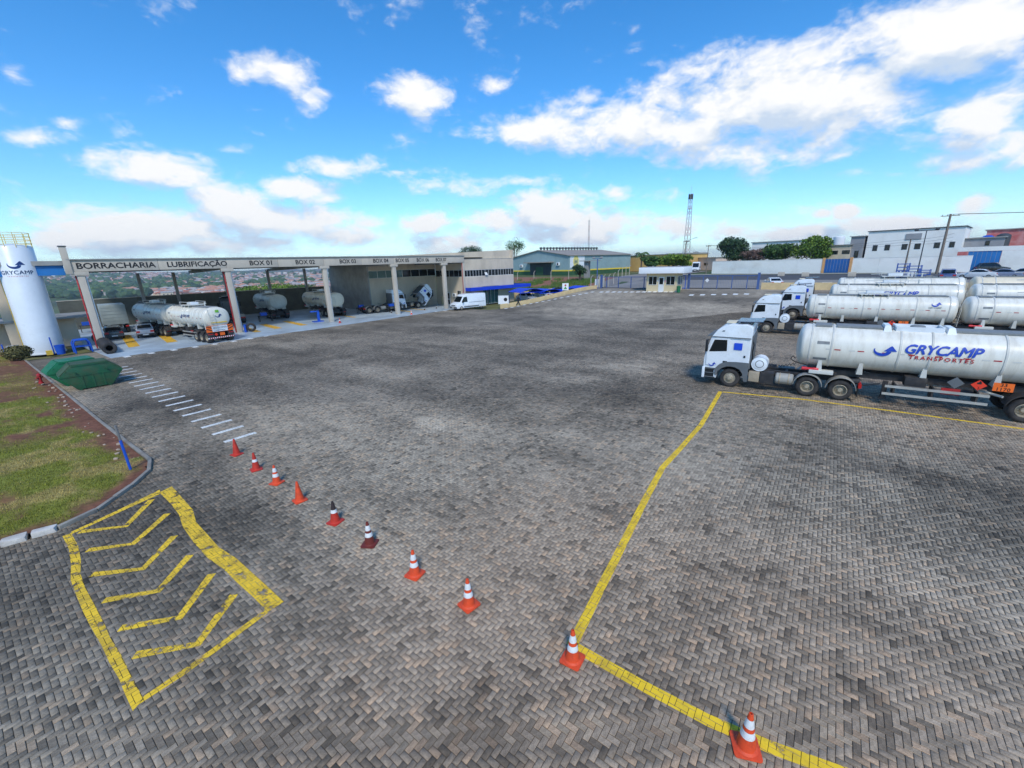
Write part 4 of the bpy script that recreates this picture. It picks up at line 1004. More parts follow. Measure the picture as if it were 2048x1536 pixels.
def wheel(parent, x, y, side, Rr=.5, w=.28, dish=.06, name='wheel', rim=None):
    """tyre mesh with its rim as sub-part; side +1 faces local +y"""
    key = (Rr, w, dish, rim.name if rim else '')
    if key not in WHEEL_ME:
        t = MB().lathe(tyre_prof(Rr, w, Rr*.56), 28, axis='y', close=True).build('tyre_src', M_TYRE, smooth=45)
        ri = Rr*.56; h = w/2
        m = MB().lathe([(ri, -h*.7), (ri+.004, h*.85), (ri-.02, h*.9), (ri*.86, h*.55), (ri*.80, h*.9-dish-.04), (ri*.42, h*.9-dish), (ri*.40, h*.9-dish+.07), (ri*.30, h*.9-dish+.10), (0.001, h*.9-dish+.10)], 24, axis='y')
        for k in range(10):
            a = 2*math.pi*k/10; m.cyl((ri*.6*math.cos(a), h*.9-dish-.03, ri*.6*math.sin(a)), (ri*.6*math.cos(a), h*.9-dish+.03, ri*.6*math.sin(a)), .018*Rr/.5, n=6)
        r = m.build('rim_src', rim or M_RIM, smooth=40)
        WHEEL_ME[key] = (t.data, r.data); bpy.data.objects.remove(t); bpy.data.objects.remove(r)
    t = link(name, WHEEL_ME[key][0], parent); t.location = (x, y, Rr)
    r = link('rim', WHEEL_ME[key][1], t)
    if side < 0: t.rotation_euler = (0, 0, math.pi)
    return t
def arc_guard(x, z, Rr, y0, y1, a0=8, a1=172, th=.02, n=14):
    m = MB(); pts = [R(a0+(a1-a0)*i/n) for i in range(n+1)]
    vs = []
    for t in pts:
        for (rr, yy) in ((Rr, y0), (Rr, y1), (Rr+th, y1), (Rr+th, y0)): vs.append((x+rr*math.cos(t), yy, z+rr*math.sin(t)))
    fs = [(4*i+j, 4*i+(j+1) % 4, 4*i+4+(j+1) % 4, 4*i+4+j) for i in range(n) for j in range(4)]+[(3, 2, 1, 0), (4*n, 4*n+1, 4*n+2, 4*n+3)]
    return m.add(vs, fs)
def plate(poly, y, th=.006, side=1):
    y0, y1 = sorted((side*y, side*(y+th))); return MB().prism(poly, y0, y1, 'y')
def make_tractor(label, P, az, sticker=True, solar=True, drum=True, group='tractor units of the parked tank trucks', tip=0., drum_w=.75):
    t = thing('tractor_truck', label, 'truck', P, rzaz(az), group)
    narrow = lambda m: m.xf(Matrix.Identity(4)) or m
    def taper(m, st=0):
        for i in range(st, len(m.v)):
            x, y, z = m.v[i]; k = 1-.075*ss(z, 2.7, 3.5)-.02*ss(z, 1.9, 2.8)-.05*ss(x, 1.15, 1.42); m.v[i] = (x, y*k, z)
        return m
    W = 1.22
    prof = [(1.36, .42), (1.42, 1.0), (1.41, 1.55), (1.33, 1.98), (1.10, 2.78), (1.0, 2.92), (.84, 3.16), (.55, 3.38), (.2, 3.47), (-.55, 3.5), (-.80, 3.42), (-.86, 3.3), (-.86, 1.06), (-.62, 1.06), (-.45, 1.2), (0.0, 1.3), (.45, 1.2), (.66, .98), (.70, .42)]
    parts = []
    m = MB().prism(prof, -W, W); cab = taper(m).build('cab', M_CAB, t, bevel=.05, seg=3); parts.append(cab)
    def cp(m, name, mat, sm=0, bv=0): o = m.build(name, mat, cab, smooth=sm, bevel=bv); return o
    # windscreen and visor
    m = MB().hexa([(1.345, -1.02, 2.02), (1.345, 1.02, 2.02), (1.36, 1.02, 2.0), (1.36, -1.02, 2.0), (1.11, -1.0, 2.78), (1.11, 1.0, 2.78), (1.135, 1.0, 2.78), (1.135, -1.0, 2.78)]); cp(m, 'windscreen', M_GLASS)
    m = MB().box(1.0, 1.34, -1.08, 1.08, 2.80, 2.86); m.v = [(x, y, z+(1.3-x)*.25-.05) for x, y, z in m.v]; cp(m, 'sun_visor', M_FEND)
    cp(MB().box(1.415, 1.43, -.85, .85, 1.0, 1.85), 'grille', M_FEND)
    for s in (-1, 1):
        yb = 1.198
        dpoly = [(1.26, 1.16), (1.29, 1.9), (1.02, 2.70), (.16, 2.72), (.18, 1.2)]
        o = cp(plate(dpoly, yb+.012, .012, s), 'door', M_CAB)
        pl = plate([(1.17, 1.93), (.94, 2.62), (.30, 2.64), (.27, 2.02), (.9, 1.95)], yb+.022, .008, s); o2 = pl.build('side_window', M_GLASS, o.parent)
        cp(plate([(.42, 1.36), (.16+.04, 1.36), (.20, 1.46), (.42, 1.46)], yb+.025, .012, s), 'door_handle', M_BLACK)
        cp(plate([(1.25, 2.745), (1.0, 2.80), (-.84, 2.80), (-.84, 2.745)], yb+.0, .02, s), 'roof_gutter', M_FEND)
        cp(plate([(.62, 3.08), (.58, 3.14), (.46, 3.14), (.5, 3.08)], yb-.08, .03, s), 'marker_lamp', M_FEND)
        cp(plate([(-.66, 1.72), (-.57, 1.72), (-.57, 1.84), (-.66, 1.84)], yb+.0125, .012, s), 'locker_latch', M_BLACK)
        if sticker: cp(plate([(-.06, 2.12), (-.46, 2.12), (-.46, 2.5), (-.06, 2.5)], yb+.013, .004, s), 'blue_sticker', M_STICK)
        # logo on the door
        v2, f2 = logo_poly(); m = MB().add([(.98-x*.34*s*s if s > 0 else .98+x*.34, s*(yb+.0265), 1.22+z*.34) for x, z in v2], f2); cp(m, 'door_logo', M_LOGOB)
        # fender and steps
        f = [(.80, .98), (.55, 1.28), (.28, 1.42), (-.25, 1.46), (-.87, 1.46), (-.87, .42), (-.70, .42), (-.66, .62), (-.60, .86), (-.45, 1.06), (-.2, 1.17), (.0, 1.19), (.2, 1.17), (.42, 1.06), (.62, .86), (.68, .62), (.76, .62)]
        cp(plate(f, yb+.012, .05, s), 'wheel_arch_cover', M_FEND)
        for k in range(3): cp(MB().box(.74, 1.28, s*1.05 if s > 0 else -1.24, 1.24 if s > 0 else s*1.05, .46+.24*k, .50+.24*k), 'step', M_FEND)
        cp(MB().box(.72, 1.3, *sorted((s*1.0, s*1.21)), .42, 1.0), 'step_well', M_BLACK)
        cp(MB().box(1.30, 1.45, *sorted((s*.8, s*1.23)), .40, 1.02), 'bumper_corner', M_CAB, bv=.03)
        cp(MB().box(1.40, 1.47, *sorted((s*.82, s*1.12)), .62, .86), 'headlamp', M_LAMPW, bv=.02)
        mr = cp(MB().box(1.22, 1.34, *sorted((s*1.27, s*1.5)), 1.95, 2.62), 'mirror', M_BLACK, bv=.03)
        cp(MB().cyl((1.2, s*1.15, 2.6), (1.28, s*1.35, 2.6), .02, n=6), 'mirror_arm', M_BLACK)
    cp(MB().box(1.36, 1.46, -.8, .8, .40, .98), 'bumper', M_CAB, bv=.03)
    cp(MB().box(-.92, -.865, -1.05, 1.05, 1.1, 2.9), 'cab_rear_panel', M_FEND)
    cp(MB().tube([(-.9, .9, 2.7), (-.98, .95, 2.4), (-.94, .9, 2.0), (-1.0, .95, 1.6), (-.95, .8, 1.2)], .03, 6), 'air_hose', M_BLACK, 40)
    cp(MB().box(.0, .55, -.45, .45, 3.46, 3.53), 'roof_hatch', M_CREAM, bv=.02)
    if solar:
        m = MB().box(-1.25, -.02, -.85, .85, 3.60, 3.64); m.v = [(x, y, z-.03*(x+.6)) for x, y, z in m.v]; cp(m, 'solar_panel', M_SOLAR)
        for x in (-.2, -.75): cp(MB().box(x-.02, x+.02, -.8, .8, 3.47, 3.605), 'panel_bracket', M_STEELD)
    # chassis
    MB().box(-5.7, .9, .33, .45, .78, 1.02).build('chassis_rail', M_CHAS, t); MB().box(-5.7, .9, -.45, -.33, .78, 1.02).build('chassis_rail', M_CHAS, t)
    for x in (-1.6, -2.6, -4.3, -5.6): MB().box(x-.06, x+.06, -.33, .33, .80, 1.0).build('cross_member', M_CHAS, t)
    MB().box(-4.7, -3.7, -.6, .6, 1.05, 1.12).build('fifth_wheel', M_CHAS, t, bevel=.02)
    for s in (-1, 1):
        wheel(t, 0, s*1.05, s, .51, .3, .0)
        for x in (-3.57, -4.93): wheel(t, x, s*.98, s, .51, .5, .16)
        for x in (-3.57, -4.93): arc_guard(x, .55, .60, *sorted((s*.68, s*1.26)), 4, 176).build('mudguard', M_MUDG, t, smooth=40)
        MB().box(-5.62, -5.58, *sorted((s*.72, s*1.24)), .3, .72).build('mud_flap', M_BLACK, t)
        MB().box(-5.72, -5.6, *sorted((s*.5, s*1.2)), .72, .9).build('tail_lamp', M_LAMPR, t)
        MB().box(-1.42, -.92, *sorted((s*.72, s*1.22)), .46, 1.02).build('side_box', M_DUSTY, t, bevel=.03)
        MB().box(-2.08, -1.46, *sorted((s*.62, s*1.2)), .42, 1.02).build('battery_box', M_CHAS, t, bevel=.02)
        MB().lathe([(0, -2.95), (.24, -2.95), (.29, -2.9), (.29, -2.2), (.24, -2.15), (0, -2.15)], 18, axis='x', c=(0, s*.93, .74)).build('fuel_tank', M_MUDG, t, smooth=40)
        for x in (-2.75, -2.35): MB().lathe([(.295, x-.03), (.305, x), (.295, x+.03)], 18, axis='x', c=(0, s*.93, .74)).build('tank_strap', M_DUSTY, t)
    for x in (0, -3.57, -4.93): MB().cyl((x, -.9, .51), (x, .9, .51), .09, n=10).build('axle', M_CHAS, t)
    if drum:
        d = MB().lathe([(0, 1.12), (.33, 1.12), (.37, 1.09), (.385, 1.12), (.395, 1.09), (.38, 1.06), (.38, 1.12-drum_w+.06), (.395, 1.12-drum_w+.03), (.33, 1.12-drum_w), (0, 1.12-drum_w)], 28, axis='y', c=(-1.36, 0, 1.44)).build('white_drum', M_CAB, t, smooth=40)
        MB().lathe([(.17, 1.123), (.19, 1.128), (.21, 1.123)], 20, axis='y', c=(-1.36, 0, 1.44)).build('drum_emblem', M_WALK, d)
    pts = [(-2.1+.16*i, .2+.09*math.sin(i*2.2), 1.25+.35*(i/9-.5)**2*2+.06*math.cos(i*2.2)) for i in range(0)]
    co = [(-1.1+(-1.9)*i/60, .15+.06*math.cos(i*1.3), 1.5-.28*math.sin(math.pi*i/60)+.06*math.sin(i*1.3)) for i in range(61)]
    MB().tube(co, .014, 5).build('coiled_hose', M_BLACK, t, smooth=60)
    if tip:
        Mx = Matrix.Translation((1.2, 0, .75)) @ Matrix.Rotation(tip, 4, 'Y') @ Matrix.Translation((-1.2, 0, -.75)); cab.matrix_local = Mx
    return t
# ---- tank trailers
ZC, HW, HH, NE = 2.52, 1.20, 1.04, 2.25
def tank_y(z, hw=HW, hh=HH): 
    k = min(.999, abs((z-ZC)/hh)); return hw*(1-k**NE)**(1/NE)
def ellipse(n=44, hw=HW, hh=HH):
    o = []
    for i in range(n):
        t = 2*math.pi*i/n; c, s = math.cos(t), math.sin(t); o.append((math.copysign(abs(c)**(2/NE), c)*hw, math.copysign(abs(s)**(2/NE), s)*hh))
    return o
def tank_mesh(L, bulge_f=.34, bulge_r=.3, n=44):
    E = ellipse(n); m = MB(); vs = []
    secs = []
    for k in range(7): a = math.pi/2*k/6; secs.append((-bulge_f*(1-math.sin(a))*1.0+ 0, max(.02, math.sin(a)**.7 if k else .02)))
    prof = []
    for k in range(8):
        a = math.pi/2*k/7; prof.append((bulge_f*math.cos(a)-.0, max(.015, math.sin(a)**.85)))
    prof += [(-L*i/14, 1.) for i in range(1, 14)]
    for k in range(8):
        a = math.pi/2*(7-k)/7; prof.append((-L-bulge_r*math.cos(a), max(.015, math.sin(a)**.85)))
    for (x, s) in prof: vs += [(x, y*s, ZC+z*s) for y, z in E]
    fs = [(k*n+i, k*n+(i+1) % n, (k+1)*n+(i+1) % n, (k+1)*n+i) for k in range(len(prof)-1) for i in range(n)]+[tuple(range(n)), tuple(range(len(prof)*n-1, (len(prof)-1)*n-1, -1))]
    return m.add(vs, fs)
def ring_mesh(x, w=.045, h=.025):
    n = 44; A = ellipse(n); B_ = ellipse(n, HW+h, HH+h); vs = []
    for xx, E in ((x-w, A), (x-w*.7, B_), (x+w*.7, B_), (x+w, A)): vs += [(xx, y, ZC+z) for y, z in E]
    return MB().add(vs, [(k*n+i, k*n+(i+1) % n, (k+1)*n+(i+1) % n, (k+1)*n+i) for k in range(3) for i in range(n)])
def on_tank(vs, fs, xc, zc, k, side, name, mat, parent, off_=.006, flip=False):
    """wrap a flat mesh onto the tank side; text reads left to right from outside"""
    out = []
    for v in vs:
        x, z = v[:2]; e = v[2] if len(v) == 3 else 0.; zz = zc+z*k; out.append((xc-side*x*k, side*(tank_y(zz)+off_+e), zz))
    return MB().add(out, fs).build(name, mat, parent)
def rect2(w, h): return [(-w/2, -h/2), (w/2, -h/2), (w/2, h/2), (-w/2, h/2)], [(0, 1, 2, 3)]
def make_trailer(label, P, az, shell=None, L=9.1, logo='big', group='tank trailers parked on the right', tail=True, placards=True, top='box', studs=False, rear=False, nose=True, z=None, sides=(1, -1)):
    t = thing('tank_trailer', label, 'tank trailer', P, rzaz(az), group); shell = shell or M_TANK
    body = tank_mesh(L).build('tank', shell, t, smooth=50)
    for x in [-.25, -1.1, -3.6, -4.65, -6.9, -L+.3]: ring_mesh(x).build('ring_band', M_RING, body, smooth=40)
    if rear:
        for x in (-L+1.1, -L+1.9, -L+2.7): ring_mesh(x).build('ring_band', M_RING, body, smooth=40)
    # top walkway and fittings
    for (a, b) in [(-.35, -1.02), (-1.2, -3.3), (-5.3, -L+.4)]:
        m = MB()
        m.box(b, a, -.5, .5, ZC+HH-.045, ZC+HH+.035); m.build('walkway', M_WALK, t)
    if top == 'box':
        for s in (-1, 1):
            m = MB(); m.box(-5.0, -3.4, s*.52-.03, s*.52+.03, ZC+HH-.12, ZC+HH+.13); m.build('spill_box_side', M_CAB, t)
        for x in (-3.4, -5.0):
            m = MB(); m.box(x-.03, x+.03, -.5, .5, ZC+HH-.1, ZC+HH+.15); m.build('spill_box_end', M_CAB, t)
        for x in (-3.1, -5.25):
            m = MB().hexa([(x-.16, -.66, ZC+HH-.16), (x+.16, -.66, ZC+HH-.16), (x+.16, .66, ZC+HH-.16), (x-.16, .66, ZC+HH-.16), (x-.1, -.5, ZC+HH+.15), (x+.1, -.5, ZC+HH+.15), (x+.1, .5, ZC+HH+.15), (x-.1, .5, ZC+HH+.15)]); m.build('splash_guard', M_CAB, t)
        MB().lathe([(0, .0), (.27, 0), (.27, .12), (.2, .16), (0, .18)], 18, c=(-4.2, 0, ZC+HH+.0)).build('manhole_cover', M_WALK, t, smooth=40)
    else:
        m = MB().box(-5.3, -3.2, -.75, .75, ZC+HH+.1, ZC+HH+.16); m.build('platform', M_RING, t)
        m = MB().box(-4.8, -3.7, -.35, .35, ZC+HH+.16, ZC+HH+.42); m.build('spill_box', M_CAB, t, bevel=.02)
        for s in (-.75, .75):
            MB().tube([(-5.4, s, ZC+HH+.18), (-5.4, s, ZC+HH+.46), (-3.1, s, ZC+HH+.46), (-3.1, s, ZC+HH+.18)], .025, 6).build('top_rail', M_RING, t)
            for x in (-5.1, -4.2, -3.4): MB().cyl((x, s, ZC+HH+.12), (x, s*1.1, ZC+HH-.32), .025, n=6).build('platform_bracket', M_RING, t)
        MB().tube([(-2.4, -.3, ZC+HH+.32), (-3.1, -.3, ZC+HH+.34), (-6.6, -.3, ZC+HH+.3)], .03, 6).build('vapour_pipe', M_RING, t)
        MB().cyl((-6.3, -.3, ZC+HH-.02), (-6.3, -.3, ZC+HH+.42), .06, n=8).build('vent_valve', M_RING, t)
    if studs:
        for k in range(18):
            x = -.5-k*.46; MB().cyl((x, .42, ZC+HH-.1), (x, .42, ZC+HH+.07), .03, n=5).build('stud', M_BLACK, t)
    # frame
    for s in (-1, 1): MB().box(-L-(1.9 if tail else .1), -.7, *sorted((s*.36, s*.5)), 1.10, 1.36).build('frame_rail', M_CHAS, t)
    MB().box(-1.5, -.3, -.9, .9, 1.20, 1.27).build('skid_plate', M_CHAS, t)
    for x in (-.75, -2.35, -4.6, -6.9, -L+.5):
        for s in (-1, 1):
            y = tank_y(1.85)
            m = MB().hexa([(x-.12, s*.5, 1.36), (x+.12, s*.5, 1.36), (x+.12, s*(y+.04), 1.36), (x-.12, s*(y+.04), 1.36), (x-.07, s*.5, 1.5), (x+.07, s*.5, 1.5), (x+.07, s*(y+.055), 1.92), (x-.07, s*(y+.055), 1.92)]); m.build('saddle', M_RING, t)
    for s in sides:
        # front underside box, extinguisher tubes
        MB().box(-1.35, -.35, *sorted((s*.75, s*1.12)), 1.22, 1.40).build('front_skirt', M_RING, t, bevel=.02)
        ex = MB().lathe([(0, -.72), (.06, -.72), (.085, -.68), (.085, -.5), (.065, -.48), (.065, -.24), (.085, -.22), (.085, -.02), (.05, 0), (0, 0)], 12, axis='x', c=(-.02, s*1.0, 1.42)).build('extinguisher_tube', M_EXT, t, smooth=40)
        # side guards, boxes
        for z0 in (.92, .56): MB().box(-6.75, -3.35+.06*(z0 < .8), *sorted((s*1.16, s*1.2)), z0, z0+.11).build('side_guard', M_ALUR, t)
        for x in (-3.7, -5., -6.4): MB().box(x-.03, x+.03, *sorted((s*.5, s*1.155)), .58, 1.1).build('guard_bracket', M_CHAS, t)
        MB().box(-4.75, -4.0, *sorted((s*.62, s*1.12)), 1.05, 1.48).build('tool_box', M_CHAS, t, bevel=.03)
        MB().box(-3.5, -3.32, *sorted((s*.6, s*.78)), .3, 1.1).build('landing_leg', M_CHAS, t); MB().box(-3.56, -3.26, *sorted((s*.55, s*.85)), .24, .3).build('landing_foot', M_CHAS, t)
        m = MB().box(-5.85, -5.25, *sorted((s*1.08, s*1.15)), .86, 1.14); m.build('hose_locker', M_REFL, t)
        # retro-reflective dashes
        x = -1.0; k = 0
        while x > -L+.6:
            v2, f2 = rect2(.24, .05); on_tank(v2, f2, x, 2.52, 1, s, 'reflector', M_REFL if k % 2 else M_RING, body, .007); x -= .55 if k % 2 else .34; k += 1
        v2, f2 = rect2(.5, .14); on_tank(v2, f2, -.75, 2.82, 1, s, 'maker_plate', M_WALK, body, .008)
        v2, f2 = rect2(.55, .12); on_tank(v2, f2, -.7, 2.0, 1, s, 'data_plate', M_WALK, body, .01)
        if logo == 'big':
            v2, f2 = logo_poly(); on_tank(v2, f2, -3.0 if s > 0 else -6.4, 2.62, .72, s, 'logo', M_LOGOB, body, .027)
            c = -5.05 if s > 0 else -4.35
            v2, f2 = text_mesh('GRYCAMP', .56, shear=.28, align='CENTER', cuts=5, xs=.98, space=.95); v2, f2 = thicken(v2, f2, .017); on_tank(v2, f2, c+.12*s, 2.60, 1, s, 'lettering', M_LOGOB, body, .027)
            v2, f2 = text_mesh('TRANSPORTES', .24, align='CENTER', space=1.4, cuts=3); v2, f2 = thicken(v2, f2, .006); on_tank(v2, f2, c+s*.08, 2.34, 1, s, 'lettering', M_LOGOR, body, .027)
        elif logo == 'small':
            xl = -L+1.15 if s > 0 else -1.6
            v2, f2 = logo_poly(); on_tank(v2, f2, xl, 2.98, .5, s, 'logo', M_LOGOB, body, .027)
            v2, f2 = text_mesh('GRYCAMP', .16, bold=.002, align='CENTER', cuts=2); on_tank(v2, f2, xl, 2.68, 1, s, 'lettering', M_WALK, body, .027)
        elif logo == 'mid':
            v2, f2 = logo_poly(); on_tank(v2, f2, -3.9 if s > 0 else -5.5, 2.6, .62, s, 'logo', M_LOGO, body, .027)
            v2, f2 = text_mesh('GRYCAMP', .34, align='CENTER', cuts=3); v2, f2 = thicken(v2, f2, .01); on_tank(v2, f2, -5.2 if s > 0 else -4.2, 2.56, 1, s, 'lettering', M_LOGO, body, .027)
        if placards:
            dx = -6.35 if logo != 'small' else -5.6
            y = 1.14
            o = MB().prism([(dx-.25, 1.42), (dx, 1.19), (dx+.25, 1.42), (dx, 1.65)], *sorted((s*y, s*(y+.012))), 'y').build('hazard_diamond', M_RDP, t)
            v2, f2 = text_mesh('3', .16, align='CENTER'); MB().add([(dx-s*x, s*(y+.015), 1.24+z) for x, z in v2], f2).build('lettering', M_BLACK, o)
            m = MB().add([(dx-s*x, s*(y+.015), 1.46+z) for x, z in [(-.06, 0), (.06, 0), (.08, .06), (.02, .16), (-.02, .09), (-.07, .07)]], [(0, 1, 2, 3, 4, 5)]); m.build('flame_mark', M_BLACK, o)
            px = dx-.72
            o = MB().box(px-.3, px+.3, *sorted((s*y, s*(y+.012))), 1.24, 1.6).build('orange_plate', M_ORP, t)
            for body_, zz in (('33', 1.45), ('1170', 1.26)):
                v2, f2 = text_mesh(body_, .2, bold=.004, align='CENTER', space=1.1); MB().add([(px-s*x, s*(y+.015), zz+z) for x, z in v2], f2).build('lettering', M_BLACK, o)
            MB().prism([(dx+.42, 1.42), (dx+.7, 1.16), (dx+.98, 1.42), (dx+.7, 1.68)], *sorted((s*(y-.03), s*(y-.02))), 'y').build('blank_placard_holder', M_FEND, t)
    # ladder on the tail, drain pipe and hose, front coupling lines
    for y in (-.2, .2): MB().tube([(-L-.36, y+.6, 1.3), (-L-.42, y+.6, 2.6), (-L-.1, y+.6, ZC+HH-.05)], .018, 5).build('ladder_rail', M_RING, t)
    for k in range(6): MB().cyl((-L-.38-.005*k, .4, 1.45+.28*k), (-L-.38-.005*k, .8, 1.45+.28*k), .014, n=5).build('ladder_rung', M_RING, t)
    MB().tube([(-2.6, .25, 1.32), (-4.5, .28, 1.02), (-6.6, .25, 1.0), (-7.2, .9, .95)], .05, 6).build('drain_pipe', M_RING, t, smooth=50)
    MB().tube([(-1.9, .75, 1.05), (-2.6, .9, .82), (-3.2, .85, .98)], .03, 6).build('hanging_hose', M_BLACK, t, smooth=50)
    MB().tube([(.3, .3, 1.75), (.42, .34, 1.9), (.5, .3, 1.72), (.36, .25, 1.6), (.1, .2, 1.5), (-.3, .1, 1.4)], .022, 5).build('brake_line', M_BLACK, t, smooth=50)
    for x in (-2.0, -5.9): MB().lathe([(0, x-.45), (.13, x-.45), (.15, x-.4), (.15, x+.4), (.13, x+.45), (0, x+.45)], 12, axis='x', c=(0, .72, .95)).build('air_reservoir', M_CHAS, t, smooth=40)
    axl = (-7.85, -9.1, -10.3) if tail else (-L+2.7, -L+1.5, -L+.3)
    for x in axl:
        for s in (-1, 1):
            wheel(t, x, s*.96, s, .52, .52, .2); 
            arc_guard(x, .56, .60, *sorted((s*.66, s*1.24)), 12, 168).build('mudguard', M_CHAS, t, smooth=40)
        MB().cyl((x, -.8, .52), (x, .8, .52), .075, n=10).build('axle', M_CHAS, t); MB().box(x-.08, x+.08, -.45, .45, .6, 1.1).build('suspension', M_CHAS, t)
    if tail: MB().box(-L-1.9, -L-1.0, -.55, .55, 1.37, 1.44).build('coupling_plate', M_CHAS, t, bevel=.02)
    xr = -L-(1.9 if tail else .15)
    if rear:
        MB().box(xr-.1, xr-.04, -1.25, 1.25, .45, .58).build('bumper_bar', M_CAB, t)
        for k in range(13): MB().box(xr-.11, xr-.10, -1.24+.19*k, -1.24+.19*k+.1, .455, .575).build('bumper_stripe', M_REFL, t)
        pn = MB().box(xr-.06, xr, -1.25, 1.25, 1.1, 1.75).build('long_vehicle_panel', M_ORP, t); MB().box(xr-.0635, xr-.061, -.72, .72, 1.13, 1.72).build('text_board', M_CAB, pn)
        for s in (-1, 1):
            for k in range(7):
                y0 = s*(.72+.085*k); MB().add([(xr-.067, y0, 1.1), (xr-.067, y0+s*.05, 1.1), (xr-.067, y0+s*.05+s*-.0, 1.75), (xr-.067, y0, 1.75)], [(0, 1, 2, 3)]) if 0 else None
            for k in range(6):
                z0 = 1.08+.13*k; pts = [(s*.72, z0), (s*1.25, z0+.22), (s*1.25, z0+.31), (s*.72, z0+.09)]; pts = [(y, min(1.75, max(1.1, z))) for y, z in pts]
                if k % 2: MB().add([(xr-.064, y, z) for y, z in pts], [(0, 1, 2, 3)]).build('warning_stripe', M_BLACK, pn)
        for body_, zz, sz in (('VEÍCULO LONGO', 1.45, .2), ('COMPRIMENTO 25 METROS', 1.22, .095)):
            v2, f2 = text_mesh(body_, sz, bold=.002, align='CENTER', xs=.8); MB().add([(xr-.066, -x, zz+z) for x, z in v2], f2).build('lettering', M_LETTER, pn)
        for s in (-1, 1): MB().box(xr-.08, xr-.02, *sorted((s*.75, s*1.2)), .78, .95).build('tail_lamp', M_LAMPR, t)
        MB().box(xr-.07, xr-.04, -.35, .1, .7, 1.0).build('orange_plate', M_ORP, t); MB().prism([(.28, .85), (.45, .7), (.62, .85), (.45, 1.0)], xr-.07, xr-.04, 'x').build('hazard_diamond', M_RDP, t)
        v2, f2 = logo_poly(); k_ = .55; MB().add([(-L-.3*.96-.02, -x*k_, 2.72+z*k_) for x, z in v2], f2).build('logo', M_LOGO, body)
        MB().box(-L-.31, -L-.29, -.16, .16, 3.05, 3.3).build('green_sticker', pm('lime_sticker', lin((120, 190, 60)), .4), body)
        MB().box(-L-.31, -L-.28, -.75, .75, 2.0, 2.1).build('yellow_stripe', M_YELR, body)
    else:
        MB().box(xr-.08, xr, -1.2, 1.2, .6, .75).build('bumper_bar', M_CHAS, t)
        for s in (-1, 1): MB().box(xr-.09, xr-.081, *sorted((s*.75, s*1.15)), .62, .73).build('tail_lamp', M_LAMPR, t)
        v2, f2 = rect2(.5, .12); MB().add([(-L-.22, x, 3.15+z) for x, z in v2], f2).build('rear_plate', M_BLACK, body)
    return t
TAZ = AZA-180-2.0                     # trucks look this way
def tpos(b, a): return S(b, a, .004)
def lat(b0, a0, d):                    # a point d metres behind (b0,a0) along the truck axis
    az = R(TAZ+180-37); return b0+d*math.cos(az), a0+d*math.sin(az)
def convoy(b, a_axle, lab_t, lab_1, lab_2=None, kw_t={}, kw1={}, kw2={}):
    if lab_t: make_tractor(lab_t, tpos(b, a_axle), TAZ, **kw_t)
    p = lat(b, a_axle, 3.2); make_trailer(lab_1, tpos(*p), TAZ, **kw1)
    if lab_2: p = lat(b, a_axle, 3.2+10.05); make_trailer(lab_2, tpos(*p), TAZ, **kw2)
convoy(26.55, -3.95, 'white tractor unit of the nearest tank truck, blue square on its cab', 'nearest white tank trailer with large blue and red lettering', None, {}, dict(logo='big', sides=(1,)))
r2 = Gba(1530, 666); r3 = Gba(1582, 641)
convoy(r2[0]+1.1, r2[1], 'white tractor unit in the second row without a blue square', 'white tank trailer in the second row with small logo at its rear', 'second white trailer coupled behind the second-row tank, cut by the right edge', dict(sticker=False, solar=False, drum_w=.5), dict(logo='small', top='rail', sides=(1,)), dict(logo='none', top='rail', placards=False, sides=(1,)))
convoy(r3[0]+1.1, r3[1], 'white tractor unit in the third row with blue square, partly hidden', 'white tank trailer in the third row, big blue letters half hidden', 'rounded white trailer end in the third row at the right edge', {}, dict(logo='big', top='rail', placards=False, sides=(1,)), dict(logo='none', top='rail', placards=False, sides=(1,)))
convoy(r3[0]+4.5, r3[1]+.5, 'white tractor unit in the rearmost row, only its roof showing', 'white tank trailer in the rearmost row with a studded top edge', 'cream tank trailer in the rearmost row at the right', dict(drum=False), dict(logo='none', top='rail', placards=False, studs=True, sides=(1,)), dict(logo='none', shell=M_TANKC, top='none2', placards=False, studs=True, sides=(1,)))
# ---- trucks inside the workshop; their tails face the yard
INAZ = WAZ-90
def wtr(s, d): p = Wp(s, d); p.z += .004; return p
kw = dict(group='tank trailers inside the workshop', placards=False, tail=False)
DTA = -57.; dd_ = Vector((math.sin(R(DTA)), math.cos(R(DTA)), 0)); pr_ = G(446, 684); pr_.z = WO.z+.004
make_trailer('rear tank of the double tanker, striped long-vehicle panel facing the yard', pr_+dd_*9.3, DTA, logo='mid', rear=True, top='rail', **kw)
make_trailer('front tank of the double tanker deep in the lubrication bay', pr_+dd_*19.7, DTA, M_TANK, logo='mid', rear=False, top='rail', **kw)
make_trailer('dull grey tank trailer standing in the first box', wtr(20.1, 19.5), INAZ, M_TANKG, logo='mid', top='none2', L=8.6, **kw)
make_trailer('cream tank trailer in the second box behind the blue jack', wtr(25.9, 14.4), INAZ-4, M_TANKC, logo='mid', top='rail', L=9.0, **kw)
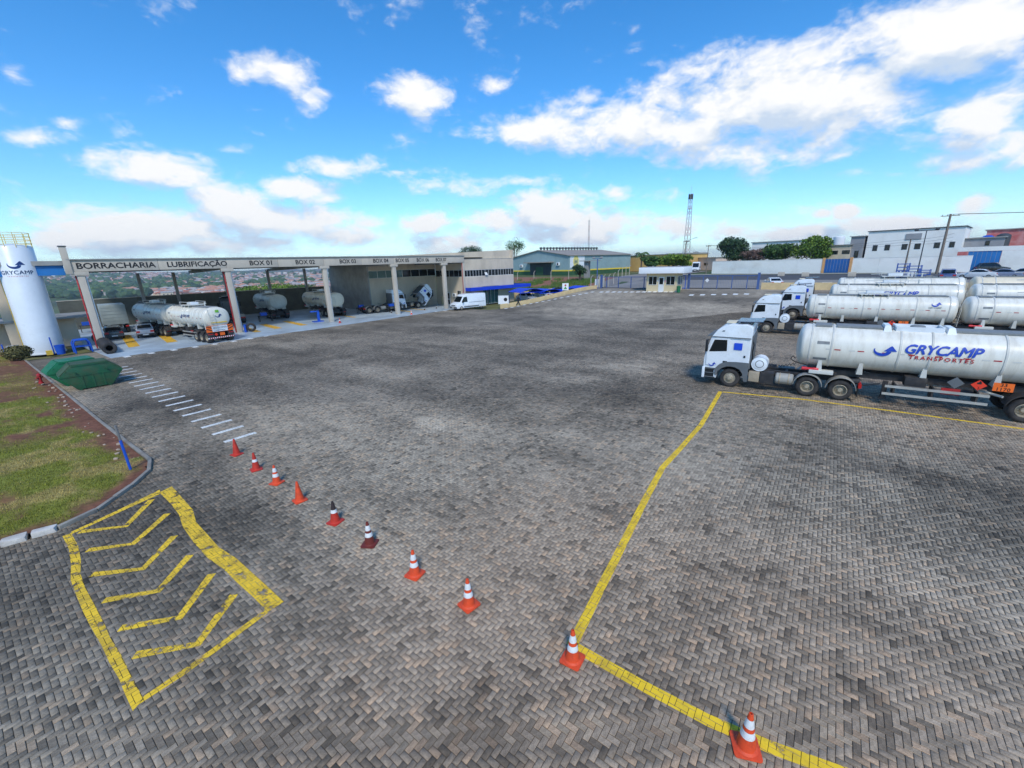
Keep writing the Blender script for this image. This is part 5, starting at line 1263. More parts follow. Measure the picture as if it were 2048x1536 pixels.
# ------------------------------------------------------------------ roads beyond the gate
M_APRON = pm('grey_block_apron', lin((138, 132, 124)), .9, var=.15, scale=.15, dirt=lin((104, 96, 88)), dirt_amt=.5, dscale=.12, bump=.2, bscale=8)
M_ASPH = pm('street_asphalt', lin((74, 74, 76)), .9, var=.15, scale=.2, dirt=lin((96, 92, 88)), dirt_amt=.4, dscale=.15, fine=.2)
M_SIDEW = pm('concrete_sidewalk', lin((160, 152, 142)), .9, var=.12, scale=.4, dirt=lin((124, 110, 96)), dirt_amt=.5)
M_SOIL = pm('red_soil', lin((140, 92, 70)), .97, var=.2, scale=.5, dirt=lin((110, 100, 66)), dirt_amt=.5, bump=.6, bscale=3)
def sheet(name, mat, b0, b1, a0, a1, dz, st=2., mask=None):
    bs = np.linspace(b0, b1, max(2, int((b1-b0)/st)+1)); as_ = np.linspace(a0, a1, max(2, int((a1-a0)/st)+1))
    Bg, Ag = np.meshgrid(bs, as_, indexing='ij'); Z = zba_np(Bg, Ag)+dz; n0, n1 = Bg.shape; idx = np.arange(n0*n1).reshape(n0, n1)
    Q = np.stack([idx[:-1, :-1], idx[1:, :-1], idx[1:, 1:], idx[:-1, 1:]], -1).reshape(-1, 4)
    if mask is not None:
        cb = (Bg[:-1, :-1]+Bg[1:, 1:]).ravel()/2; ca = (Ag[:-1, :-1]+Ag[1:, 1:]).ravel()/2; Q = Q[mask(cb, ca)]
    me = bpy.data.meshes.new(name); me.from_pydata(np.stack([Bg*EB.x+Ag*EA.x, Bg*EB.y+Ag*EA.y, Z], -1).reshape(-1, 3).tolist(), [], Q[:, ::-1].tolist()); me.materials.append(mat)
    return tag(link(name, me, smooth=60), kind='structure')
sheet('apron', M_APRON, 71.7, 93, -37, 75, .0)
sheet('driveway', M_APRON, 93, 150, -46, -32, .012)
sheet('street', M_ASPH, 93.002, 111.5, -31.9, 110, .004); sheet('sidewalk', M_SIDEW, 111.5, 116, -31.9, 110, .10)
sheet('vacant_lot', M_SOIL, 73, 110, -120, -46.2, -.02, mask=lambda b, a: a < -40-(b-73)*.2)

class Wall:
    """vertical plane through two ground points; at(u,v) gives distance along it and height for a photo pixel"""
    def __init__(s, P0, P1, back=0.):
        s.P0 = Vector(P0); s.d = Vector((P1[0]-P0[0], P1[1]-P0[1])); s.L = s.d.length; s.d.normalize(); s.n = Vector((-s.d.y, s.d.x))
        if (Vector((s.P0.x, s.P0.y))).dot(s.n) < 0: s.n = -s.n          # n points away from the camera
        s.P0 = s.P0+Vector((s.n.x, s.n.y, 0))*back; s.az = math.degrees(math.atan2(s.d.x, s.d.y))
    def at(s, u, v):
        r = ray(u, v); n = Vector((s.n.x, s.n.y, 0)); t = (s.P0-CAM).dot(n)/r.dot(n); P = CAM+t*r; q = P-s.P0; return q.x*s.d.x+q.y*s.d.y, P.z-s.P0.z
    def root(s, name, label, cat, group=None):
        # local x along the wall; local y must point away from camera, so flip when needed
        s.flip = Vector((-s.d.y, s.d.x)).dot(s.n) < 0
        return thing(name, label, cat, s.P0, rzaz(s.az), group)
    def y(s, a, b): 
        return (a, b) if not s.flip else (-b, -a)
M_WWALL = pm('whitewashed_wall', lin((238, 236, 230)), .85, var=.05, scale=.3, dirt=lin((176, 164, 148)), dirt_amt=.45, dscale=.3, bump=.15)
M_BGWALL = pm('beige_low_wall', lin((210, 186, 140)), .85, var=.1, scale=.5, dirt=lin((150, 126, 94)), dirt_amt=.5)
M_BGATE = pm('blue_sheet_gate', lin((30, 92, 160)), .5, var=.14, scale=.5, dirt=lin((60, 96, 130)), dirt_amt=.4)
M_BRICKR = pm('red_painted_wall', lin((196, 104, 100)), .85, var=.18, scale=.5, dirt=lin((206, 190, 184)), dirt_amt=.7, dscale=.5)
M_GREYW = pm('grey_render', lin((150, 150, 152)), .85, var=.14, scale=.4, dirt=lin((110, 108, 108)), dirt_amt=.5, dscale=.3)
M_OCHRE = pm('ochre_wall', lin((206, 168, 100)), .85, var=.1, scale=.3, dirt=lin((160, 128, 84)), dirt_amt=.4)
M_ORPOST = pm('orange_gate_pillar', lin((214, 160, 106)), .8, var=.1)
# street wall
ww = Wall(G(1423, 546.5), G(1938, 545))
wl = ww.root('street_wall', 'long whitewashed boundary wall across the street', 'wall')
g0 = ww.at(1644, 530)[0]; g1 = ww.at(1704, 530)[0]
def wbx(w, x0, x1, ya, yb, z0, z1): y0, y1 = w.y(ya, yb); return MB().box(x0, x1, y0, y1, z0, z1)
n_ = 5
for i in range(n_): wbx(ww, g0*i/n_+.01, g0*(i+1)/n_-.01, 0, .25, -.3, 3.0).build('wall_section', M_WWALL, wl)
for i in range(4): a = g1+(ww.L-g1)*i/4; wbx(ww, a+.01, g1+(ww.L-g1)*(i+1)/4-.01, 0, .25, -.3, 3.0).build('wall_section', M_WWALL, wl)
wbx(ww, 0, g0, -.04, .29, 3.0, 3.06).build('wall_coping', M_WWALL, wl); wbx(ww, g1, ww.L, -.04, .29, 3.0, 3.06).build('wall_coping', M_WWALL, wl)
gt = ww.root('blue_street_gate', 'wide blue sheet-metal gate between orange pillars in the white wall', 'gate')
nn = 8
for i in range(nn): wbx(ww, g0+.5+(g1-g0-1.)*i/nn+.02, g0+.5+(g1-g0-1.)*(i+1)/nn-.02, .05, .12, .05, 2.95).build('gate_panel', M_BGATE, gt)
wbx(ww, g0+.4, g1-.4, .12, .18, .3, .4).build('gate_rail', M_BGATE, gt)
for x in (g0, g1-.5): wbx(ww, x+.01, x+.49, -.1, .35, -.2, 3.25).build('gate_pillar', M_ORPOST, gt)
# white block behind the wall
wb = Wall(G(1423, 546.5), G(1938, 545), 9.)
wr = wb.root('white_commercial_building', 'large white two-storey block with a row of small dark windows', 'building')
x0 = wb.at(1731, 500)[0]; x1 = wb.at(1921, 500)[0]; zt0 = wb.at(1738, 464)[1]; zt1 = wb.at(1930, 452.5)[1]; zt = (zt0+zt1)/2
y0, y1 = wb.y(0, 14)
MB().box(x0, x1, y0, y1, 0, zt).build('wall', M_WWALL, wr); y0, y1 = wb.y(-.25, 14.2); MB().box(x0-.2, x1+.2, y0, y1, zt, zt+.15).build('roof_edge', M_STEELD, wr)
for (u, v, w_, h_) in [(1750, 496, 12, 12), (1774.5, 495, 13, 12), (1809, 493.5, 14, 12), (1835, 492.5, 15, 12), (1874, 490.5, 15, 12), (1904, 489, 14, 12)]:
    s0, za = wb.at(u-w_/2, v+h_/2); s1, zb = wb.at(u+w_/2, v-h_/2)
    ya, yb = wb.y(-.04, .05); f = MB().box(s0, s1, ya, yb, za, zb).build('window', M_STEELD, wr); ya, yb = wb.y(-.07, -.041); MB().box(s0+.15, (s0+s1)/2-.05, ya, yb, za+.15, zb-.15).build('pane', M_GLASS, f); MB().box((s0+s1)/2+.05, s1-.15, ya, yb, za+.15, zb-.15).build('pane', M_GLASS, f)
s0, za = wb.at(1810, 480); s1, zb = wb.at(1845, 466); ya, yb = wb.y(-.1, -.01); MB().box(s0, s1, ya, yb, za, zb).build('blank_sign', M_GREYW, wr)
# lower buildings to its left
def block(label, u0, u1, vt, back, depth, mat, name='building', wins=(), cat='building', roofm=None, zb=0., base=None):
    w = Wall(G(1423, 546.5), G(1938, 545), back) if base is None else base
    r = w.root(name, label, cat); a0, zt_ = w.at(u0, vt); a1, _ = w.at(u1, vt); ya, yb = w.y(0, depth)
    MB().box(a0, a1, ya, yb, zb, zt_).build('wall', mat, r); ya, yb = w.y(-.3, depth+.2); MB().box(a0-.3, a1+.3, ya, yb, zt_, zt_+.18).build('roof', roofm or M_ROOFM, r)
    for (u, v, w_, h_) in wins:
        s0, za = w.at(u-w_/2, v+h_/2); s1, zc = w.at(u+w_/2, v-h_/2); ya, yb = w.y(-.05, .04); f = MB().box(s0, s1, ya, yb, za, zc).build('window', M_STEELD, r)
        ya, yb = w.y(-.08, -.051); MB().box(s0+.1, s1-.1, ya, yb, za+.1, zc-.1).build('pane', M_GLASS, f)
    return w, r
block('grey rendered house with arched side beside the white block', 1703, 1730, 474, 8.5, 12, M_GREYW, wins=[(1712, 510, 12, 18)])
block('cream low building with two dark windows left of the grey house', 1655, 1702, 492, 8, 12, M_CONC2, wins=[(1669, 505, 15, 8), (1692, 504, 17, 8)])
w_, r_ = block('long low white building with grey roof behind the street trees', 1505, 1600, 486, 16, 12, M_WWALL)
wt = Wall(G(1423, 546.5), G(1938, 545), 16); tk = wt.root('rooftop_water_tank', 'white cylindrical water tank on the cream building roof', 'water tank'); sx_, z_ = wt.at(1668, 488); _, z2_ = wt.at(1668, 472); sx1, _ = wt.at(1675, 480)
MB().lathe([(0, z_-1.5), (1.25, z_-1.5), (1.25, z2_-.2), (.9, z2_), (0, z2_+.1)], 20, c=(sx_, 4 if not wt.flip else -4, 0)).build('tank', M_WHITE, tk, smooth=40)
MB().cyl((sx_, 4 if not wt.flip else -4, 0), (sx_, 4 if not wt.flip else -4, z_-1.5), .8, n=10).build('stand', M_GREYW, tk)
# jumble at far right
wR = Wall(S(121, 19), S(112, 60), 0)
block('grey old workshop with flat slab roof right of the white block', 1928, 2010, 478, 0, 12, M_GREYW, base=Wall(S(121, 19), S(112, 60), 8.), wins=[(1975, 486, 12, 10)])
block('building with faded red and white painted side at the right edge', 1975, 2080, 461, 0, 10, M_BRICKR, base=Wall(S(121, 19), S(112, 60), 14.))
wr2 = wR.root('blue_sliding_gate', 'bright blue metal shutter gate under a white lintel at far right', 'gate'); a0, zt_ = wR.at(1938, 503); a1, _ = wR.at(2004, 503)
for i in range(7): y0, y1 = wR.y(0, .08); MB().box(a0+(a1-a0)*i/7+.02, a0+(a1-a0)*(i+1)/7-.02, y0, y1, 0, zt_).build('gate_panel', M_SBLUE, wr2)
wr3 = wR.root('white_lintel_wall', 'white wall with lintel around the blue shutter gate', 'wall'); y0, y1 = wR.y(-.1, .3); MB().box(a0-1.5, a1+14, y0, y1, zt_+.02, zt_+.8).build('lintel', M_WWALL, wr3); MB().box(a1+.05, a1+14, y0, y1, -.2, zt_).build('wall', M_WWALL, wr3); MB().box(a0-1.5, a0-.05, y0, y1, -.2, zt_).build('wall', M_BRICKR, wr3)
for (u, v, col, lab) in [(1958, 472, M_WWALL, 'white rounded water tank on the grey workshop roof'), (1975, 466, M_BLUE, 'dark blue water tank on the grey workshop roof'), (2008, 462, M_STEELD, 'dark green water tank near the red painted wall')]:
    w5 = Wall(S(121, 19), S(112, 60), 10.); s5, z5 = w5.at(u, v+8); t5 = w5.root('roof_tank', lab, 'water tank', 'water tanks on the old roofs'); yy = 2 if not w5.flip else -2
    MB().lathe([(0, z5-2.2), (1.0, z5-2.2), (1.05, z5-.2), (1.0, z5), (.5, z5+.35), (0, z5+.4)], 16, c=(s5, yy, 0)).build('tank', col, t5, smooth=40)
# ochre and pale buildings left of the towers
wO = Wall(S(150, -46), S(136, -8), 0)
block('ochre low warehouse behind the gatehouse bush', 1258, 1345, 512, 0, 20, M_OCHRE, base=wO); block('pale pink low houses beyond the street end', 1372, 1432, 517, 0, 10, pm('pale_pink_wall', lin((206, 184, 168)), .85, var=.15, scale=.4), base=Wall(S(150, -30), S(140, -18), 4), wins=[(1412, 528, 8, 5)])
block('pale concrete low sheds between ochre warehouse and tower', 1335, 1372, 508, 0, 12, M_CONC, base=Wall(S(165, -46), S(150, -8), 0))

# ------------------------------------------------------------------ gatehouse and gates
GH = S(67.0, -21.2); GH.z = zba(67.0, -21.2)
gh = thing('gatehouse', 'small beige gatehouse with white flat roof band and white door', 'gatehouse', GH, rzaz(AZA))
M_GHW = pm('gatehouse_beige', lin((208, 190, 152)), .85, var=.08, scale=.8, dirt=lin((170, 150, 116)), dirt_amt=.4)
M_WBAND = pm('white_roof_band', lin((232, 234, 234)), .5, var=.03)
MB().box(-2.3, 2.3, .0, 3.0, -.3, 2.72).build('wall', M_GHW, gh)
rf = MB().box(-3.3, 3.4, -.9, 3.9, 2.725, 3.62).build('roof_band', M_WBAND, gh, bevel=.02); MB().box(-3.2, 3.3, -.8, 3.8, 3.623, 3.68).build('roof_deck', M_GREYW, rf)
dr = MB().box(-.42, .42, -.06, .0, 0, 2.2).build('door', M_ALU, gh); MB().box(-.28, .28, -.08, -.06, 1.1, 2.05).build('door_glass', M_GLASS, dr); MB().cyl((.34, -.06, 1.0), (.34, -.12, 1.0), .03, n=8).build('door_handle', M_STEELD, dr)
for (a, b) in [(-1.95, -.7), (.75, 2.0)]: win(gh, a, b, 1.0, 2.3, -.03, 2)
win(gh, .4, 1.6, 1.0, 2.3, 2.33, 2, 'd', face=1); win(gh, 1.8, 2.7, 1.0, 2.3, 2.33, 2, 'd', face=1)
MB().box(-.65, -.5, -.03, 0, 1.5, 1.75).build('notice', M_ALU, gh); MB().box(.52, .66, -.03, 0, 1.4, 1.7).build('pink_notice', pm('pink_paper', lin((228, 150, 160)), .7), gh)
for x in (-1.2, 2.6): MB().box(x-.12, x+.12, -.75, -.55, 3.68, 3.85).build('roof_lamp', M_GREYC, gh)
bn = thing('waste_bin', 'small green waste bin beside the gatehouse corner', 'bin', S(66.4, -18.4), 0)
MB().lathe([(0, 0), (.25, 0), (.3, .9), (.24, .92), (0, 1.0)], 14).build('bin_body', pm('green_plastic', lin((34, 110, 70)), .5), bn, smooth=40)
M_GATEB = pm('blue_gate_steel', lin((66, 90, 140)), .5, var=.15)
def gate(label, p, q, posts, H=2.0, big=(True, True), name='sliding_gate'):
    """p,q site points"""
    P = S(*p); Q = S(*q); d = Vector((Q.x-P.x, Q.y-P.y)); L = d.length; az = math.degrees(math.atan2(d.x, d.y)); dz = Q.z-P.z
    t = thing(name, label, 'gate', P, rzaz(az)); zf = lambda x: dz*x/L
    for k, x in enumerate(posts): MB().box(x*L-.06, x*L+.06, -.05, .05, zf(x*L)+.05, zf(x*L)+H).build('upright', M_GATEB, t)
    for z in (.1, H-.05):
        m = MB().box(0, L, -.04, .04, z-.05, z+.05); m.v = [(x, y, zz+zf(x)) for x, y, zz in m.v]; m.build('rail', M_GATEB if z > 1 else M_CHAS, t)
    m = MB(); n = int(L/.22)
    for i in range(n): x = L*(i+.5)/n; m.box(x-.006, x+.006, -.006, .006, zf(x)+.1, zf(x)+H-.1)
    tag(m.build('wire_mesh', M_GATEB, t), kind='stuff')
    for f, x in zip(big, (0, L)):
        if f: MB().box(x-.16, x+.16, -.15, .15, zf(x)-.2, zf(x)+H+.35).build('gate_post', M_GATEB, t)
    return t
gate('blue framed sliding gate left of the gatehouse', (72.3, -33.6), (69.5, -23.9), (.12, .38, .64, .9))
gate('long blue framed gate right of the gatehouse', (71.0, -18.2), (71.4, -8.7), (.22, .43, .64, .85))
t = thing('pedestrian_gate', 'narrow blue pedestrian gate touching the gatehouse corner', 'gate', S(70.4, -19.0), rzaz(AZA)); MB().box(-.5, -.4, -.05, .05, 0, 2.1).build('upright', M_BLUE, t); MB().box(.4, .5, -.05, .05, 0, 2.1).build('upright', M_BLUE, t); MB().box(-.4, .4, -.02, .02, 2.0, 2.1).build('rail', M_BLUE, t); MB().box(-.4, .4, -.02, .02, .1, .2).build('rail', M_BLUE, t); MB().box(-.15, .15, -.03, -.02, 1.2, 1.5).build('notice', M_ALU, t)
sg = thing('hanging_notice', 'white diamond notice fixed to the long gate', 'sign', S(71.0, -15.5, 1.3), rzaz(AZA)); MB().prism([(-.3, 0), (0, -.3), (.3, 0), (0, .3)], -.12, -.10).build('board', M_WHITE, sg)
# low beige walls
def lowwall(label, pts, H, mat, w=.18, name='low_wall', cat='wall'):
    t = thing(name, label, cat, S(*pts[0]), 0); O = S(*pts[0])
    for i in range(len(pts)-1):
        P = S(*pts[i])-O; Q = S(*pts[i+1])-O; d = (Q-P); d.z = 0; d.normalize(); nn = Vector((-d.y, d.x, 0))*w/2; g = d*.006
        up = Vector((0, 0, H)); dn = Vector((0, 0, -.3)); P = P+g; Q = Q-g
        MB().hexa([P-nn+dn, Q-nn+dn, Q+nn+dn, P+nn+dn, P-nn+up, Q-nn+up, Q+nn+up, P+nn+up]).build('wall_section', mat, t)
    return t
LW0, LW1 = Vector((54.0, -42.6)), Vector((72.3, -34.5))
lowwall('low stepped beige wall between the yard and the staff parking', [tuple(LW0.lerp(LW1, i/8)) for i in range(9)], .62, M_BGWALL)
lowwall('low beige wall behind the cabs at the yard edge', [(71.6, -8.3), (71.8, 0), (72., 10), (72.2, 25)], .95, M_BGWALL)
lowwall('beige retaining wall at the back of the staff parking', [(56, -58), (64, -54), (72, -50), (78, -47)], 1.6, M_BGWALL)
s_ = thing('white_sign_board', 'white board with round black mark on the entrance wall', 'sign', S(54.9, -42.6, .55), rzaz(AZA-30)); MB().box(-.85, .85, -.05, .05, 0, 1.35).build('board', M_WHITE, s_); MB().lathe([(.0, -.055), (.3, -.055), (.3, -.06), (0, -.06)], 18, axis='y', c=(.35, 0, .72)).build('round_mark', M_BLACK, s_)
s_ = thing('green_logo_board', 'small white board with red and green print before the canopies', 'sign', S(66.3, -37.6, .5), rzaz(AZA-30)); MB().box(-.55, .55, -.03, .03, 0.2, 1.4).build('board', M_WHITE, s_); MB().prism([(-.3, .4), (.3, .4), (0, .85)], -.045, -.032).build('green_print', pm('green_print', lin((60, 140, 60)), .6), s_); MB().lathe([(0, -.035), (.16, -.035), (.16, -.05), (0, -.05)], 12, axis='y', c=(0, 0, 1.05)).build('red_print', M_REDP, s_)
for x in (-.4, .4): MB().box(x-.03, x+.03, -.02, .02, -.55, .2).build('leg', M_STEELD, s_)
# ------------------------------------------------------------------ blue shade canopies and parked cars
CANP = []
def canopy(label, b, a, vtop, L=5.2, D=4.2):
    P = S(b, a)
    for _ in range(60):
        P.z += (proj((P.x, P.y, P.z+2.65))[1]-vtop)*.03
    t = thing('shade_canopy', label, 'canopy', P, rzaz(AZB+23), 'blue arched shade canopies over the staff parking'); n = 10
    vs = []
    for i in range(n+1):
        x = -L/2+L*i/n; z = 2.1+.55*math.sin(math.pi*i/n)
        vs += [(x, -D/2, z), (x, D/2, z), (x, D/2, z+.04), (x, -D/2, z+.04)]
    m = MB().add(vs, [(4*i+j, 4*i+(j+1) % 4, 4*i+4+(j+1) % 4, 4*i+4+j) for i in range(n) for j in range(4)]+[(0, 1, 2, 3), (4*n+3, 4*n+2, 4*n+1, 4*n)]); m.build('fabric_arch', M_BLUED, t, smooth=40)
    for s in (-1, 1):
        for x in (-L/2+.1, L/2-.1): MB().cyl((x, s*(D/2-.2), -1.2), (x, s*(D/2-.2), 2.12), .05, n=8).build('post', M_GATEB, t)
        MB().box(-L/2, L/2, *sorted((s*(D/2-.02), s*(D/2+.02))), 2.02, 2.12).build('edge_beam', M_BLUED, t)
for i, lab in enumerate(['blue arched canopy nearest the office entrance', 'second blue arched canopy, over the silver car', 'third blue arched canopy along the parking wall', 'blue arched canopy nearest the sliding gate']):
    e_ = (LW1-LW0).normalized(); nn_ = Vector((e_.y, -e_.x)); lo, hi = -5., 60.          # on the line 5 m behind the low wall, where the photo shows it
    for _ in range(40):
        mm = (lo+hi)/2; q = LW0+e_*mm+nn_*5.2; lo, hi = (mm, hi) if proj(S(q.x, q.y, 2.4))[0] < [1053, 1091, 1128, 1165][i] else (lo, mm)
    canopy(lab, q.x, q.y, [577, 578, 576, 572][i]); CANP.append(q)
CARP = {}
def make_car(label, P, az, mat, kind='sedan', group=None, open_door=False):
    t = thing('parked_car', label, 'car', P, rzaz(az), group)
    L, W_, H = {'sedan': (4.4, .86, 1.42), 'suv': (4.5, .9, 1.68), 'hatch': (3.9, .83, 1.45), 'pickup': (4.4, .83, 1.45)}[kind]; h = L/2
    lower = [(-h, .42), (-h+.05, .28), (h-.15, .24), (h, .45), (h-.02, .68), (h-.55, .82), (h-1.2, .92), (-h+.3, .96), (-h+.02, .86)]
    if kind == 'pickup': lower[-2] = (-h+.04, .98)
    body = MB().prism(lower, -W_, W_)
    for i, (x, y, z) in enumerate(body.v): body.v[i] = (x, y*(1-.06*ss(abs(x), h-.7, h)), z)
    b = body.build('body', mat, t, bevel=.06, seg=2)
    if kind == 'sedan': roof = [(h-1.3, .9), (h-1.95, H-.05), (-.1, H), (-h+1.35, H-.08), (-h+.62, .94)]
    elif kind == 'suv': roof = [(h-1.2, .9), (h-1.8, H-.06), (0, H), (-h+.55, H-.1), (-h+.2, .95)]
    elif kind == 'pickup': roof = [(h-1.3, .9), (h-1.9, H-.05), (.1, H), (-.55, H-.05), (-.85, .95)]
    else: roof = [(h-1.1, .9), (h-1.7, H-.05), (0, H), (-h+.65, H-.1), (-h+.25, .95)]
    m = MB().prism(roof, -W_, W_)
    for i, (x, y, z) in enumerate(m.v): m.v[i] = (x, y*(.97-.17*ss(z, .95, H)), z)
    c = m.build('cabin', mat, t, bevel=.05)
    kk = lambda z: .97-.17*ss(z, .95, H)
    gx = lambda p, q, f: (p[0]+(q[0]-p[0])*f, p[1]+(q[1]-p[1])*f)
    for s in (-1, 1):
        cx = sum(p[0] for p in roof)/5; cz = (.98+H)/2; poly = [(cx+(p[0]-cx)*.84, max(.99, cz+(p[1]-cz)*.74)) for p in roof]
        MB().add([(x, s*(W_*kk(z)+.012), z) for x, z in poly], [(0, 1, 2, 3, 4)]).build('side_window', M_GLASS, c)
        MB().box(-h-.01, -h+.08, *sorted((s*W_*.55, s*W_*.93)), .66, .86).build('tail_lamp', M_LAMPR, t); MB().box(h-.1, h-.02, *sorted((s*W_*.55, s*W_*.9)), .52, .68).build('headlamp', M_LAMPW, t)
        for x in (h-.82, -h+.8): wheel(t, x, s*(W_-.1), s, .31, .2, .02, rim=M_ALUR)
        MB().box(h-1.55, h-1.4, *sorted((s*(W_-.02), s*(W_+.16))), .93, 1.06).build('mirror', mat, t)
    for (p, q, nm) in ((roof[0], roof[1], 'windscreen'), (roof[4], roof[3], 'rear_window')):
        a_, b_ = gx(p, q, .12), gx(p, q, .9); o_ = .02 if nm == 'windscreen' else -.02
        MB().add([(a_[0]+o_, -W_*.8*kk(a_[1]), a_[1]+.015), (a_[0]+o_, W_*.8*kk(a_[1]), a_[1]+.015), (b_[0]+o_, W_*.84*kk(b_[1]), b_[1]+.015), (b_[0]+o_, -W_*.84*kk(b_[1]), b_[1]+.015)], [(0, 1, 2, 3)]).build(nm, M_GLASS, c)
    MB().box(-h-.06, -h+.06, -W_*.9, W_*.9, .3, .52).build('rear_bumper', mat if kind != 'pickup' else M_BLACK, t, bevel=.02)
    MB().box(-h-.07, -h-.061, -.26, .26, .36, .48).build('number_plate', M_ALU, t)
    if open_door:
        m = MB().prism([(.1, .4), (.95, .4), (.95, .95), (.6, 1.35), (.05, 1.38)], 0, .06); m.xf(Matrix.Translation((.75, W_+.0, 0)) @ Matrix.Rotation(R(-115), 4, 'Z')); m.build('open_door', mat, t, bevel=.02)
    return t
def car_mat(n, c, r=.25): return pm(n, lin(c), r, var=.03, coat=.5, dirt=lin((150, 144, 134)), dirt_amt=.2)
CW, CS, CBL, CBK, CGY = car_mat('car_white', (226, 228, 228)), car_mat('car_silver', (176, 180, 186)), car_mat('car_blue', (72, 88, 134)), car_mat('car_black', (26, 28, 32)), car_mat('car_grey_blue', (122, 132, 156))
make_car('silver hatchback under the second canopy', S(CANP[0].x+.3, CANP[0].y-.2), AZA+8, CS, 'hatch', 'cars in the staff parking'); make_car('white car beside the silver hatchback under the canopies', S(CANP[0].x+3.2, CANP[0].y+1.1), AZA+188, CW, 'sedan', 'cars in the staff parking'); make_car('black car under the third canopy', S(CANP[2].x-.5, CANP[2].y-.2), AZA+10, CBK, 'sedan', 'cars in the staff parking')
make_car('white sedan driving on the apron behind the low beige wall', G(1545, 574), AZB-20, CW, 'sedan')
for (u, v, az, mt, kd, lab) in [(1892, 560, AZB+6, CBL, 'suv', 'dark blue hatchback seen from behind beside the utility pole'), (1951, 557, AZA-160, CW, 'sedan', 'white sedan between blue and grey cars across the street'), (1999, 557, AZA-165, CGY, 'sedan', 'grey-blue sedan with light bar right of the white sedan'), (2040, 556, AZA-165, CGY, 'sedan', 'grey-blue car cut by the right edge of the picture'), (1982, 543, AZA, CBK, 'suv', 'black car behind the grey-blue sedan')]:
    make_car(lab, G(u, v), az, mt, kd, 'cars parked along the street')
# box van at the end of the street and dark car
def make_van(label, P, az, L=5.6, W_=1.0, H=2.45, mat=None, name='delivery_van', boxy=False):
    mat = mat or car_mat('van_white', (230, 236, 240)); t = thing(name, label, 'van', P, rzaz(az)); h = L/2
    prof = [(-h, .45), (-h+.03, .32), (h-.1, .30), (h, .5), (h-.02, .95), (h-.35, 1.12), (h-.75, 1.25), (h-1.35, H-.35), (h-1.75, H-.06), (h-2.2, H), (-h+.1, H-.02), (-h, H-.15)]
    m = MB().prism(prof, -W_, W_)
    for i, (x, y, z) in enumerate(m.v): m.v[i] = (x, y*(1-.09*ss(z, 1.1, H)-.06*ss(x, h-.6, h)), z)
    b = m.build('body', mat, t, bevel=.07, seg=2); k = lambda x, z: W_*(1-.09*ss(z, 1.1, H)-.06*ss(x, h-.6, h))
    p, q = (h-.75, 1.25), (h-1.35, H-.35)
    MB().add([(p[0]-.03+.03, -W_*.86, p[1]+.06), (p[0], W_*.86, p[1]+.06), (q[0]+.03, W_*.82, q[1]), (q[0]+.03, -W_*.82, q[1])], [(0, 1, 2, 3)]).build('windscreen', M_GLASS, b)
    for s in (-1, 1):
        MB().add([(x, s*(k(x, z)+.012), z) for x, z in [(h-1.0, 1.28), (h-1.45, H-.45), (h-2.1, H-.42), (h-2.15, 1.26)]], [(0, 1, 2, 3)]).build('side_window', M_GLASS, b)
        MB().add([(x, s*(k(x, z)+.010), z) for x, z in [(h-2.35, .5), (h-2.33, .5), (h-2.33, H-.3), (h-2.35, H-.3)]], [(0, 1, 2, 3)]).build('door_seam', M_STEELD, b)
        MB().add([(x, s*(k(x, z)+.010), z) for x, z in [(-h+.3, 1.16), (h-2.4, 1.16), (h-2.4, 1.2), (-h+.3, 1.2)]], [(0, 1, 2, 3)]).build('door_track', M_STEELD, b)
        MB().box(-h+1.5, h-1.4, *sorted((s*(W_-.03), s*(W_+.025))), .48, .62).build('side_moulding', M_FEND, t)
        MB().box(h-.2, h-.03, *sorted((s*W_*.55, s*W_*.9)), .72, .95).build('headlamp', M_LAMPW, t, bevel=.03); MB().box(h-1.25, h-1.05, *sorted((s*(W_-.02), s*(W_+.25))), 1.2, 1.55).build('mirror', M_BLACK, t, bevel=.03)
        MB().box(-h-.02, -h+.06, *sorted((s*W_*.7, s*W_*.88)), .8, 1.4).build('tail_lamp', M_LAMPR, t)
        for x in (h-.95, -h+1.0): wheel(t, x, s*(W_-.13), s, .34, .22, .02)
    MB().box(h-.12, h+.05, -W_*.93, W_*.93, .30, .62).build('front_bumper', M_FEND, t, bevel=.04); MB().box(h-.1, h+.01, -W_*.5, W_*.5, .72, .88).build('grille', M_FEND, t); MB().box(h+.04, h+.06, -.26, .26, .38, .5).build('number_plate', M_ALU, t)
    return t
pv0 = Vector(Gba(912, 619)); pv1 = Vector(Gba(981, 614))
make_van('white panel van parked at the right end of the workshop', S(52.2, -47.9), 37+192, 5.9, 1.02, 2.5)
make_van('white box van parked at the end of the street beside utility poles', G(1392, 543), AZB+172, 6.2, 1.05, 2.9, name='box_van')
# ------------------------------------------------------------------ other vehicles in the workshop
mk = lambda s, d: wtr(s, d)
make_tractor('white tractor unit parked sideways in the third box', mk(36.2, 5.4), WAZ+4, sticker=False, solar=False, drum=False, group='tractors inside the workshop')
make_tractor('white tractor with its cab tilted forward in the fifth box', mk(40.8, 6.3), INAZ+100, sticker=True, solar=False, drum=False, group='tractors inside the workshop', tip=R(48))
M_DCAB = pm('black_cab_paint', lin((34, 36, 40)), .35, var=.1, coat=.3, dirt=lin((70, 68, 66)), dirt_amt=.3)
def dark_truck(label, P, az):
    t = make_tractor(label, P, az, sticker=False, solar=True, drum=False, group='dark tractors inside the workshop')
    for o in tree_objs(t):
        if o.type == 'MESH' and any(m == M_CAB for m in o.data.materials):
            o.data = o.data.copy()
            for i, m in enumerate(o.data.materials):
                if m == M_CAB: o.data.materials[i] = M_DCAB
    return t
dark_truck('black tractor deep in the tyre bay left of the double tanker', mk(5.6, 15.5), INAZ+10); dark_truck('black tractor behind the second column in the lubrication bay', mk(14.8, 15.5), INAZ+8)
